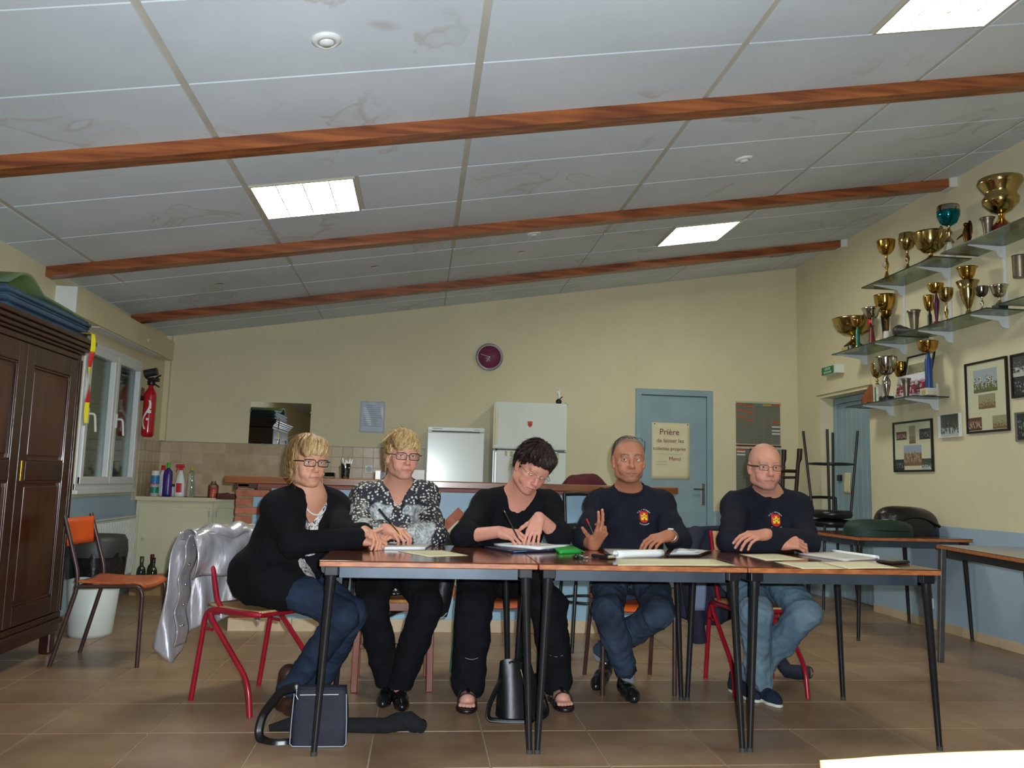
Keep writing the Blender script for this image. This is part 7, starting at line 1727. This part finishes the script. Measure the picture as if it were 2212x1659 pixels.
# ---- the bald man
def P5():
    J = JJ(dict(head=(1652, 1008, 4.22), neck=(1656, 1072, 4.36), shR=(1590, 1097, 4.34), shL=(1720, 1097, 4.38), pelvis=(1.80, 4.425, .572, 0), elR=(1577, 1182, 4.08), wrR=(1682, 1186, 3.98), elL=(1748, 1181, 4.12), wrL=(1655, 1163, 3.95),
            hipR=(1.718, 4.40, .572, 0), hipL=(1.882, 4.40, .572, 0), knR=(1632, 1322, 4.02), knL=(1738, 1335, 4.06), anR=(1640, 1478, 4.14), anL=(1618, 1462, 4.22)))
    p = dict(skin=(196, 138, 116), cheek=(204, 116, 104), brow=(130, 98, 78), browh=.0045, browa=.6, lip=(170, 98, 92), iris=('hazel', (92, 70, 46)), w=1.06, jaw=1.04, fat=.007, beard=(150, 120, 106), bearda=.2, scalp=(176, 138, 120), scalpz=.03, scalps=.9, scalpa=.5, bald=.075, bulk=1.14, belly=.03, nose=1.08)
    R = person('bald man in a navy sweater with dark spectacles and folded arms', J, (.02, -1, 0), (-.10, -.99, -.06), (0.02, 0, 1), p)
    hv = make_head(J['head'], J['H'], p); core_h = .0085; sk = (194, 132, 108)
    h1 = make_hand(J['wrR'], hb_((.97, -.16, .06), (-.15, -.62, .76)), -1, dict(i=(38, 42, 20), m=(34, 40, 20), r=(32, 40, 20), l=(32, 40, 20)), ((.45, .8, -.42), 10, 22), skin=sk, forearm=J['elR'], sc=1.03, rest=.7295)
    h2 = make_hand(J['wrL'], hb_((-.93, -.30, -.10), (-.12, -.45, .88)), 1, dict(i=(18, 26, 12), m=(22, 30, 14), r=(26, 32, 16), l=(28, 32, 16)), ((.4, .85, -.3), 10, 15), splay=.4, skin=sk, forearm=J['elL'], sc=1.0, rest=.756)
    V, Q, c = join([hv, body_core(p, J, core_h), h1, h2]); mesh_obj('body', V, Q, M_skin, R, c); make_eyes(J['head'], J['H'], p, R, (.12, .99, -.02)); T = J['T']
    S = grid_for(J, ['neck', 'shR', 'shL', 'elR', 'elL', 'wrR', 'wrL', 'pelvis'], .17, .006); torso(S, J, p, .018)
    sleeve(S, J, 'R', .072, .058, .042, .97); sleeve(S, J, 'L', .072, .058, .040, .90)
    S.cap(J['neck']+T@np.array([0, 0, -.01]), J['neck']+T@np.array([0, .0, .04]), .084, .078, .03)
    S.cap(J['neck']+T@np.array([0, -.002, -.03]), J['neck']+T@np.array([0, .05, .13]), .066, .082, .004, True); S.cap(J['neck']+T@np.array([0, .11, .03]), J['neck']+T@np.array([0, .13, -.045]), .035, .008, .006, True)
    S.half(J['pelvis']+T@np.array([0, 0, -.06]), -T[:, 2])
    mt = MATS['navy_sweat']; sw = finish('sweater', S, mt, R, .0055, 30, 12, (1, 1, .8)); badge(sw, R, 1676, 1124, .051); fix_children(sw, R)
    S = grid_for(J, ['neck'], .2, .005); S.cap(J['neck']+T@np.array([0, -.01, -.02]), J['neck']+T@np.array([0, -.008, .045]), .074, .069, .02); S.cap(J['neck']+T@np.array([0, -.012, -.08]), J['neck']+T@np.array([0, .045, .13]), .062, .075, .003, True); S.cap(J['neck']+T@np.array([0, .09, .06]), J['neck']+T@np.array([0, .10, -.03]), .028, .016, .004, True)
    finish('shirt_collar', S, cloth_pm('blue_collar', (44, 60, 92), (38, 52, 82), 200), R, .001, 40, 3)
    legs('jeans', J, cloth_pm('washed_denim', (74, 96, 112), (116, 138, 152), 300, .9, sc=4), R, (.094, .078, .064), 23, .008, freq=34)
    can = cloth_pm('navy_canvas_shoe', (36, 46, 62), (30, 40, 54), 200); wh = pm('cream_sole', (206, 204, 188), rough=.6); a = J['anR']; b = J['anL']
    shoes(J, can, R, [((a[0]-.0, a[1]+.05, .0), (a[0]+.03, a[1]-.15, .0)), ((b[0]-.05, b[1]+.06, .0), (b[0]-.02, b[1]-.14, .0))], wh)
    glasses(J['head'], J['H'], p, R, M_lens, pm('dark_brown_rim', (44, 28, 26), rough=.3), half=False, r=.0013, temple=.0042, wd=.0235, ht=.0135)
    return R
# ---- the woman writing with bowed head
def P3():
    J = JJ(dict(head=(1150, 1011, 4.17), neck=(1120, 1073, 4.33), shR=(1054, 1092, 4.36), shL=(1180, 1094, 4.36), pelvis=(.44, 4.50, .562, 0), elR=(1000, 1166, 4.10), wrR=(1078, 1164, 4.0), elL=(1208, 1160, 4.10), wrL=(1163, 1143, 4.0),
            hipR=(.35, 4.46, .553, 0), hipL=(.53, 4.46, .553, 0), knR=(1024, 1310, 4.06), knL=(1184, 1308, 4.06), anR=(1012, 1478, 4.06), anL=(1204, 1470, 4.08)))
    p = dict(skin=(206, 144, 122), cheek=(212, 118, 106), chest=(206, 128, 112), brow=(110, 80, 66), browh=.0032, browa=.5, lip=(176, 96, 92), iris=('brown', (70, 48, 34)), w=1.05, jaw=.94, fat=.012, nose=.95, nw=.9, bulk=1.10, belly=.03, bust=.03, lid=.0045, hgain=.8, strand=dict(n=4200, length=.045, width=.0024, lift=.006, grav=.35, jit=.35, tips=.006))
    R = person('woman with short dark hair and thin spectacles bowed over her pad, in a black cardigan', J, (0, -1, 0), (.20, -.84, -.50), (.44, -.40, .80), p)
    hv = make_head(J['head'], J['H'], p); core_h = .0065; sk = (208, 146, 124)
    h1 = make_hand(J['wrR'], hb_((.86, -.45, -.16), (-.25, -.55, .80)), -1, dict(i=(40, 46, 20), m=(46, 52, 24), r=(52, 58, 28), l=(54, 60, 28)), ((.30, .86, -.42), 16, 20), skin=sk, forearm=J['elR'], sc=.94, rest=.7495)
    h2 = make_hand(J['wrL'], hb_((-.34, -.42, -.84), (-.25, -.82, .52)), 1, dict(i=(14, 24, 10), m=(12, 26, 10), r=(14, 28, 12), l=(18, 30, 12)), ((.75, .55, -.35), 6, 10), splay=.5, skin=sk, forearm=J['elL'], sc=.94, rest=.7505)
    # bare feet in sandals
    feet = []
    for s, dx in (('R', -.01), ('L', .01)):
        a = J['an'+s]; S = SDF(a-.2, a+.2, .0034); z = .03; S.cap(a, (a[0], a[1]+.02, .06), .036, .036, .02); S.cap((a[0], a[1]+.03, .045), (a[0]+dx, a[1]-.10, .042), .034, .036, .03)
        for k in range(5): x = a[0]+dx*1.4+(-.030+.015*k); S.cap((a[0]+dx+(-.022+.011*k), a[1]-.09, .038), (x, a[1]-.155+.006*abs(k-(1.2 if s == 'L' else 2.8)), .030), .012, .0092, .006)
        S.half((0, 0, .020), (0, 0, -1), .002); V, Q = S.mesh(); feet.append((relax(V, Q, 1, .4), Q, np.tile(srgb((206, 150, 130)), (len(V), 1))))
    V, Q, c = join([hv, body_core(p, J, core_h), h1, h2]+feet); mesh_obj('body', V, Q, M_skin, R, c)
    p2 = dict(p); make_eyes(J['head'], J['H'], p, R, (-.1, .85, -.5)); T = J['T']
    mh = hair_material('dark_hair', (22, 14, 14), (40, 24, 24), (66, 40, 38))
    make_hair(J['head'], J['H'], p, R, mh, [(0, -.024, .052, .086, .106, .092, .02), (0, .045, .085, .066, .052, .042, .03), (0, -.07, .0, .074, .05, .07, .03), (.066, -.012, .03, .022, .040, .045, .02), (-.066, -.012, .03, .022, .040, .045, .02)], [(0, .115, -.030, .070, .078, .086, .010), (.088, .006, -.022, .018, .032, .042, .006), (-.088, .006, -.022, .018, .032, .042, .006), (0, .0, -.15, .12, .14, .07, .01)], 6, .0055, 130)
    # satin top under the cardigan
    S = grid_for(J, ['neck', 'shR', 'shL', 'pelvis'], .17, .006); torso(S, J, p, .006); S.half(J['neck']+T@np.array([0, 0, -.155]), T[:, 2]+.25*T[:, 1])
    finish('satin_top', S, pm('black_satin', (20, 16, 26), (30, 26, 38), scale=8, rough=.16, coat=.4, bump=.2, bscale=14), R, .003, 30, 5)
    S = grid_for(J, ['neck', 'shR', 'shL', 'elR', 'elL', 'wrR', 'wrL', 'pelvis'], .17, .006); torso(S, J, p, .017)
    sleeve(S, J, 'R', .070, .060, .054, .22); sleeve(S, J, 'L', .070, .058, .052, .25)
    n = J['neck']; S.cap(n+T@np.array([-.058, .07, .09]), n+T@np.array([-.045, .16, -.135]), .022, .018, .01, True)
    for xx in (-.035, 0, .035): S.cap(n+T@np.array([xx, .06, .10]), n+T@np.array([xx, .17, -.140]), .040, .034, .012, True)
    S.cap(n+T@np.array([0, .0, .02]), n+T@np.array([0, .02, .14]), .078, .09, .01, True); S.cap(n+T@np.array([0, .17, -.14]), n+T@np.array([0, .20, -.42]), .030, .026, .01, True)
    S.half(J['pelvis']+T@np.array([0, 0, -.08]), -T[:, 2])
    finish('cardigan', S, cloth_pm('black_knitwear', (13, 13, 17), (18, 18, 23), 240, .95), R, .005, 28, 15)
    legs('trousers', J, cloth_pm('black_linen', (13, 14, 18), (19, 20, 25), 220, .9), R, (.10, .088, .076), 25, .007, flare=1, freq=30)
    for s in 'RL':                                                  # pale pocket stitching above the hem
        a = J['kn'+s]+(J['an'+s]-J['kn'+s])*.62; o = MB().tube([Vector((a[0]-.03+.06*k/8, a[1]-.083+.006*abs(k-4)/4, a[2]-.006*math.sin(PI*k/8))) for k in range(9)], .0012, 5).build('pale_stitching', M_pip, R); o.location = -Vector(R.location)
    ml = pm('sandal_leather', (34, 24, 26), (24, 16, 18), scale=20, rough=.4)
    for s, dx in (('R', -.01), ('L', .01)):
        a = J['an'+s]; S = SDF((a[0]-.1, a[1]-.22, -.01), (a[0]+.1, a[1]+.12, .06), .004); S.cap((a[0], a[1]+.04, .012), (a[0]+dx*1.3, a[1]-.12, .012), .040, .046, .03); S.cap((a[0]+dx*1.3, a[1]-.11, .012), (a[0]+dx*1.5, a[1]-.150, .012), .044, .034, .02); S.half((0, 0, .020), (0, 0, 1), .002); S.half((0, 0, .001), (0, 0, -1), .002)
        V, Q = S.mesh(); o = mesh_obj('sandal', relax(V, Q, 1, .5), Q, ml, R)
        for (y, z, r, hh) in ((-.118, .064, .043, .030), (-.055, .078, .041, .036), (.0, .092, .041, .03)):
            sb = MB().tube([Vector((a[0]+dx*(1 if y < -.05 else .3)+r*math.cos(t), a[1]+y, .018+(z+.012-.018)*max(0, math.sin(t))**.6)) for t in np.linspace(0, PI, 15)], .0075, 6, flat=.4).build('strap', ml, o); sb.location = (0, 0, 0)
        sb = MB().tube([Vector((a[0]+dx*.7, a[1]-.118, .078)), Vector((a[0]+dx*.5, a[1]-.06, .090)), Vector((a[0], a[1]-.02, .104))], .008, 6, flat=.5).build('strap', ml, o); sb.location = (0, 0, 0)
    glasses(J['head'], J['H'], p, R, M_lens, pm('silver_wire', (190, 186, 178), rough=.25, metal=1), half=True, r=.0009, temple=.0015, wd=.0235, ht=.0145)
    h = J['wrR']; a = h+np.array([.085, -.075, -.028]); b = h+np.array([.02, -.02, .095]); t = thing('pen', 'dark pen in the hand of the woman writing', 'pen', tuple(a)); d = Vector(b-a); MB().tube([(0, 0, 0), d*.08, d], [.001, .0042, .0042], 10).build('barrel', M_blk, t); MB().tube([d*.96, d*1.04], .0044, 10).build('end_cap', M_dsil, t)
    return R
# ---- the woman in the patterned blouse
def blouse_material():
    m = bpy.data.materials.new('patterned_blouse'); m.use_nodes = True; nt = m.node_tree; N = nt.nodes; L = nt.links; b = N['Principled BSDF']; b.inputs['Roughness'].default_value = .7
    tc = N.new('ShaderNodeTexCoord'); v = N.new('ShaderNodeTexVoronoi'); v.inputs['Scale'].default_value = 62; v.inputs['Randomness'].default_value = .85; L.new(tc.outputs['Object'], v.inputs['Vector'])
    r = N.new('ShaderNodeValToRGB'); e = r.color_ramp.elements; e[0].position = .30; e[0].color = lin((208, 206, 190)); e[1].position = .42; e[1].color = lin((30, 32, 44)); L.new(v.outputs['Distance'], r.inputs[0])
    n = N.new('ShaderNodeTexNoise'); n.inputs['Scale'].default_value = 38; n.inputs['Detail'].default_value = 8; n.inputs['Distortion'].default_value = 1.2; L.new(tc.outputs['Object'], n.inputs['Vector'])
    r2 = N.new('ShaderNodeValToRGB'); e = r2.color_ramp.elements; e[0].position = .34; e[0].color = lin((104, 108, 112)); e[1].position = .62; e[1].color = lin((206, 210, 210)); L.new(n.outputs['Fac'], r2.inputs[0])
    a = N.new('ShaderNodeVertexColor'); a.layer_name = 'Col'; sp = N.new('ShaderNodeSeparateColor'); L.new(a.outputs[0], sp.inputs[0])
    mx = N.new('ShaderNodeMix'); mx.data_type = 'RGBA'; L.new(sp.outputs[0], mx.inputs['Factor']); L.new(r.outputs[0], mx.inputs['A']); L.new(r2.outputs[0], mx.inputs['B']); L.new(mx.outputs['Result'], b.inputs['Base Color']); return m
def P2():
    J = JJ(dict(head=(869, 984, 4.25), neck=(859, 1058, 4.38), shR=(792, 1075, 4.40), shL=(917, 1075, 4.40), pelvis=(-.10, 4.50, .562, 0), elR=(774, 1146, 4.21), wrR=(833, 1158, 3.98), elL=(932, 1156, 4.15), wrL=(868, 1172, 3.99),
            hipR=(-.185, 4.46, .553, 0), hipL=(-.015, 4.46, .553, 0), knR=(802, 1310, 4.06), knL=(922, 1308, 4.06), anR=(838, 1470, 4.14), anL=(864, 1482, 4.08)))
    p = dict(skin=(208, 150, 126), cheek=(212, 126, 110), chest=(200, 124, 102), brow=(150, 110, 80), browh=.003, browa=.5, lip=(178, 104, 98), iris=('blue', (110, 124, 134)), lash=(60, 44, 40), w=1.0, jaw=.90, fat=.006, nose=.94, nw=.86, bulk=1.08, belly=.02, bust=.03, hgain=1.1, htop=.1, strand=dict(n=4200, length=.058, width=.0024, lift=.0035, grav=.6, sweep=.6, jit=.14, tips=.004))
    R = person('blonde short-haired woman in a dark blouse with pale fur print', J, (.06, -1, 0), (.30, -.95, -.04), (.03, 0, 1), p)
    hv = make_head(J['head'], J['H'], p); core_h = .0065; sk = (208, 148, 124)
    h1 = make_hand(J['wrR'], hb_((.80, -.56, -.16), (-.20, -.35, .90)), -1, dict(i=(40, 44, 20), m=(44, 48, 22), r=(46, 52, 24), l=(48, 54, 26)), ((.40, .84, -.40), 14, 20), skin=sk, forearm=J['elR'], sc=.92, rest=.7425)
    h2 = make_hand(J['wrL'], hb_((-.88, -.46, -.12), (0, -.2, .98)), 1, dict(i=(16, 24, 12), m=(18, 26, 12), r=(20, 28, 12), l=(22, 30, 14)), skin=sk, forearm=J['elL'], sc=.92, rest=.7425)
    V, Q, c = join([hv, body_core(p, J, core_h), h1, h2]); mesh_obj('body', V, Q, M_skin, R, c); make_eyes(J['head'], J['H'], p, R, (.10, .99, .02)); T = J['T']
    mh = hair_material('blonde_hair', (122, 88, 50), (186, 148, 94), (228, 200, 146))
    make_hair(J['head'], J['H'], p, R, mh, [(0, -.020, .048, .082, .105, .092, .02), (.014, .052, .078, .064, .046, .040, .03), (0, -.075, -.015, .066, .042, .07, .03), (.068, -.004, .022, .017, .036, .045, .02), (-.068, -.004, .022, .017, .036, .045, .02), (.030, .078, .052, .034, .022, .024, .02), (-.022, .082, .056, .030, .02, .022, .02)], [(0, .124, -.034, .068, .070, .074, .010), (.088, .006, -.026, .018, .030, .038, .006), (-.088, .006, -.026, .018, .030, .038, .006), (0, .03, -.15, .12, .14, .085, .01)], 8, .0045, 150)
    S = grid_for(J, ['neck', 'shR', 'shL', 'elR', 'elL', 'wrR', 'wrL', 'pelvis'], .17, .006); torso(S, J, p, .014); n = J['neck']
    sleeve(S, J, 'R', .070, .062, .050, .80); sleeve(S, J, 'L', .070, .064, .050, .85)
    S.cap(n+T@np.array([0, 0, -.02]), n+T@np.array([0, -.01, .03]), .078, .074, .03)
    S.cap(n+T@np.array([0, .0, .0]), n+T@np.array([0, .03, .13]), .064, .085, .004, True)
    S.cap(n+T@np.array([0, .085, .03]), n+T@np.array([0, .13, -.07]), .048, .026, .006, True); S.cap(n+T@np.array([0, .13, -.07]), n+T@np.array([0, .155, -.13]), .026, .006, .006, True)
    S.half(J['pelvis']+T@np.array([0, 0, -.08]), -T[:, 2]); V, Q = S.mesh(); V = folds(V, Q, .0045, 30, 16)
    q = (V-n)@T; ax_ = np.abs(q[:, 0]); nz = .018*np.sin(q[:, 2]*60)+.012*np.sin(q[:, 0]*90+q[:, 2]*31)
    fur = np.clip((.042-np.abs(ax_+nz-.088))/.012, 0, 1)*np.clip((-.03-q[:, 2]+nz)/.02, 0, 1)*np.clip((q[:, 1]+.02)/.02, 0, 1)
    dl = np.minimum(np.linalg.norm(V-(J['elR']+J['wrR'])/2, axis=1), np.linalg.norm(V-(J['elL']+J['wrL'])/2, axis=1)); fur = np.maximum(fur, np.clip((.085+nz-dl)/.02, 0, 1)); dl = np.minimum(np.linalg.norm(V-(J['shR']+J['elR'])/2, axis=1), 9); fur = np.maximum(fur, np.clip((.075+nz-dl)/.02, 0, 1))
    bl = mesh_obj('blouse', V, Q, blouse_material(), R, np.stack([fur]*3, 1))
    ck = [n+T@np.array([.060*math.cos(a), .055+.040*math.sin(a)*-1*0+.055*abs(math.sin(a)), -.01-.055*math.sin(a)]) for a in np.linspace(.15, PI-.15, 25)]
    o = MB().tube([Vector(v) for v in ck], .0012, 5).build('necklace', M_gold, R); o.location = -Vector(R.location)
    legs('trousers', J, cloth_pm('black_trousers', (12, 13, 16), (17, 18, 22), 220, .9), R, (.098, .076, .058), 26, .005, freq=30)
    blk = MATS['black_shoe_leather']; a, b = J['anR'], J['anL']
    shoes(J, blk, R, [((a[0]+.0, a[1]+.03, .0), (a[0]-.015, a[1]-.16, .0)), ((b[0], b[1]+.03, .0), (b[0]+.015, b[1]-.16, .0))], w=.034)
    glasses(J['head'], J['H'], p, R, M_lens, pm('dark_plum_rim', (38, 18, 28), rough=.3), r=.0020, temple=.0026, wd=.0255, ht=.0165)
    h = J['wrR']; a = h+np.array([.075, -.075, -.025]); b = h+np.array([-.035, -.035, .095]); t = thing('pen', 'black and gold pen in the hand of the blonde woman', 'pen', tuple(a)); d = Vector(b-a); MB().tube([(0, 0, 0), d*.08, d*.45], [.001, .0040, .0044], 10).build('barrel', M_gold, t); MB().tube([d*.45, d], .0048, 10).build('cap', M_blk, t)
    return R
# ---- the woman in the black cardigan
def floral_material():
    m = bpy.data.materials.new('floral_print'); m.use_nodes = True; nt = m.node_tree; N = nt.nodes; L = nt.links; b = N['Principled BSDF']; b.inputs['Roughness'].default_value = .8
    tc = N.new('ShaderNodeTexCoord'); n = N.new('ShaderNodeTexNoise'); n.inputs['Scale'].default_value = 30; n.inputs['Detail'].default_value = 5; n.inputs['Distortion'].default_value = 2; L.new(tc.outputs['Object'], n.inputs['Vector'])
    r = N.new('ShaderNodeValToRGB'); r.color_ramp.interpolation = 'CONSTANT'; e = r.color_ramp.elements; e[0].position = 0; e[0].color = lin((78, 70, 82)); e[1].position = .44; e[1].color = lin((214, 206, 202)); k = e.new(.56); k.color = lin((140, 130, 138)); k = e.new(.64); k.color = lin((196, 120, 160)); L.new(n.outputs['Fac'], r.inputs[0]); L.new(r.outputs[0], b.inputs['Base Color']); return m
def P1():
    J = JJ(dict(head=(664, 998, 4.03), neck=(664, 1075, 4.09), shR=(608, 1101, 3.98), shL=(717, 1097, 4.22), pelvis=(-.70, 4.14, .562, 0), elR=(634, 1196, 3.86), wrR=(772, 1181, 3.80), elL=(744, 1164, 3.985), wrL=(785, 1166, 3.87),
            hipR=(-.70, 4.06, .553, 0), hipL=(-.62, 4.20, .553, 0), knR=(742, 1340, 3.80), knL=(760, 1348, 3.925), anR=(622, 1492, 3.92), anL=(690, 1478, 4.04)))
    p = dict(skin=(206, 150, 122), cheek=(210, 128, 106), chest=(198, 128, 102), brow=(150, 116, 90), browh=.003, browa=.45, lip=(172, 102, 94), iris=('blue2', (104, 116, 132)), lash=(70, 52, 46), w=1.0, jaw=.92, fat=.006, nose=.94, nw=.86, bulk=1.0, belly=.02, bust=.03, strand=dict(n=4600, length=.085, width=.0024, lift=.0022, grav=.9, sweep=.45, jit=.07, tips=.004, m=8))
    R = person('blonde woman with a bob in an open black cardigan, hands clasped on the table', J, (.72, -.69, 0), (.53, -.85, -.03), (.02, 0, 1), p, elbow=(.752, .778))
    hv = make_head(J['head'], J['H'], p); core_h = .0065; sk = (206, 146, 118)
    h1 = make_hand(J['wrR'], hb_((.98, -.02, -.08), (-.05, -.62, .78)), -1, dict(i=(34, 50, 24), m=(38, 54, 26), r=(42, 56, 26), l=(44, 56, 26)), ((.45, .78, .25), 6, 8), splay=.4, skin=sk, forearm=J['elR'], sc=.95, rest=.7290)
    h2 = make_hand(J['wrL'], hb_((.66, -.72, -.22), (.30, .10, .95)), 1, dict(i=(26, 40, 20), m=(30, 44, 22), r=(32, 46, 22), l=(34, 46, 22)), ((.35, .85, -.1), 8, 12), skin=sk, forearm=J['elL'], sc=.95, rest=.7415)
    V, Q, c = join([hv, body_core(p, J, core_h), h1, h2]); mesh_obj('body', V, Q, M_skin, R, c); make_eyes(J['head'], J['H'], p, R, (.14, .98, .02)); T = J['T']; n = J['neck']
    mh = hair_material('light_brown_hair', (112, 80, 52), (172, 132, 88), (222, 190, 138))
    make_hair(J['head'], J['H'], p, R, mh, [(0, -.020, .046, .083, .106, .092, .02), (-.006, .056, .074, .066, .046, .044, .03), (.066, -.016, -.014, .021, .052, .072, .025), (-.066, -.016, -.014, .021, .052, .072, .025), (0, -.072, -.025, .074, .044, .080, .03), (.030, .076, .050, .036, .024, .026, .02), (-.030, .076, .052, .036, .024, .026, .02)], [(0, .128, -.040, .071, .074, .078, .010), (0, .03, -.175, .12, .16, .085, .012), (.084, .030, -.060, .016, .030, .035, .008), (-.084, .030, -.060, .016, .030, .035, .008)], 9, .0035, 150)
    S = grid_for(J, ['neck', 'shR', 'shL', 'pelvis'], .19, .006); torso(S, J, p, .008); S.ell(J['pelvis']+np.array([.12, -.11, .01]), (.13, .165, .085), T, .05)
    S.cap(n+T@np.array([0, .05, .08]), n+T@np.array([-.0, .13, -.05]), .080, .048, .006, True); S.cap(n+T@np.array([0, .13, -.05]), n+T@np.array([0, .165, -.19]), .048, .008, .006, True); S.cap(n, n+T@np.array([0, .02, .13]), .07, .09, .004, True); S.half(J['pelvis']+T@np.array([0, 0, -.06]), -T[:, 2])
    finish('floral_top', S, floral_material(), R, .003, 34, 7)
    S = grid_for(J, ['neck', 'shR', 'shL', 'elR', 'elL', 'wrR', 'wrL', 'pelvis'], .19, .006); torso(S, J, p, .024)
    S.ell(J['pelvis']+T@np.array([0, -.01, -.0]), (.19, .145, .145), T, .05); S.ell(J['pelvis']+np.array([.10, -.09, -.005]), (.20, .195, .135), T, .05)
    sleeve(S, J, 'R', .070, .060, .044, .98); sleeve(S, J, 'L', .070, .058, .042, .92)
    S.cap(n+T@np.array([0, -.02, -.02]), n+T@np.array([0, -.03, .035]), .086, .078, .03)
    S.cap(n+T@np.array([0, .01, .0]), n+T@np.array([0, .03, .13]), .066, .09, .004, True)
    S.cap(n+T@np.array([0, .06, .08]), n+T@np.array([.0, .155, -.06]), .080, .058, .006, True); S.cap(n+T@np.array([0, .155, -.06]), n+T@np.array([-.015, .205, -.24]), .058, .050, .006, True); S.cap(n+T@np.array([-.015, .205, -.24]), n+T@np.array([-.05, .24, -.52]), .050, .060, .006, True)
    S.half(J['pelvis']+np.array([0, 0, -.125]), (0, 0, -1))
    finish('cardigan', S, cloth_pm('black_cardigan', (12, 13, 16), (17, 18, 22), 200, .95), R, .006, 26, 17)
    legs('jeans', J, cloth_pm('blue_denim', (30, 40, 56), (44, 58, 78), 300, .9, sc=5), R, (.088, .066, .050), 28, .005)
    bt = pm('brown_boot_leather', (70, 44, 34), (50, 30, 24), scale=16, rough=.4, bump=.15, bscale=60); a, b = J['anR'], J['anL']
    dd = np.array([.55, -.80, 0])
    for (e, k) in ((a, 'anR'), (b, 'anL')):
        S = SDF(e-.25, e+.25, .004); he = np.array([e[0]-.02, e[1]+.03, .04]); S.cap(e+np.array([0, 0, .07]), he, .046, .040, .03); shoe(S, he, he+dd*.19+np.array([0, 0, -.010]), w=.038); S.half((0, 0, .002), (0, 0, -1), .002); V, Q = S.mesh(); mesh_obj('boot', relax(V, Q, 2, .5), Q, bt, R)
    glasses(J['head'], J['H'], p, R, M_lens, pm('black_rim', (16, 15, 18), rough=.25), r=.0021, temple=.0030, wd=.0265, ht=.0155)
    ck = [n+T@np.array([.066*math.cos(t), .022+.082*math.sin(t), .012-.055*math.sin(t)]) for t in np.linspace(.1, PI-.1, 34)]
    nk = MB()
    bv = None
    for v in ck: nk.sphere(tuple(v), .0042, 8, 6)
    o = nk.build('pearl_necklace', pm('pearl', (226, 220, 216), rough=.2, coat=.5), R); o.location = -Vector(R.location); o['kind'] = 'stuff'
    e = J['head']+J['H']@np.array([.079, -.002, -.050]); o = MB().tube([Vector(e+np.array([.0, .006*math.cos(t), .008*math.sin(t)])) for t in np.linspace(0, 2*PI, 13)], .0024, 6, caps=False).build('earring', M_gold, R); o.location = -Vector(R.location)
    return R
PEOPLE = [P4(), P5(), P3(), P2(), P1()]
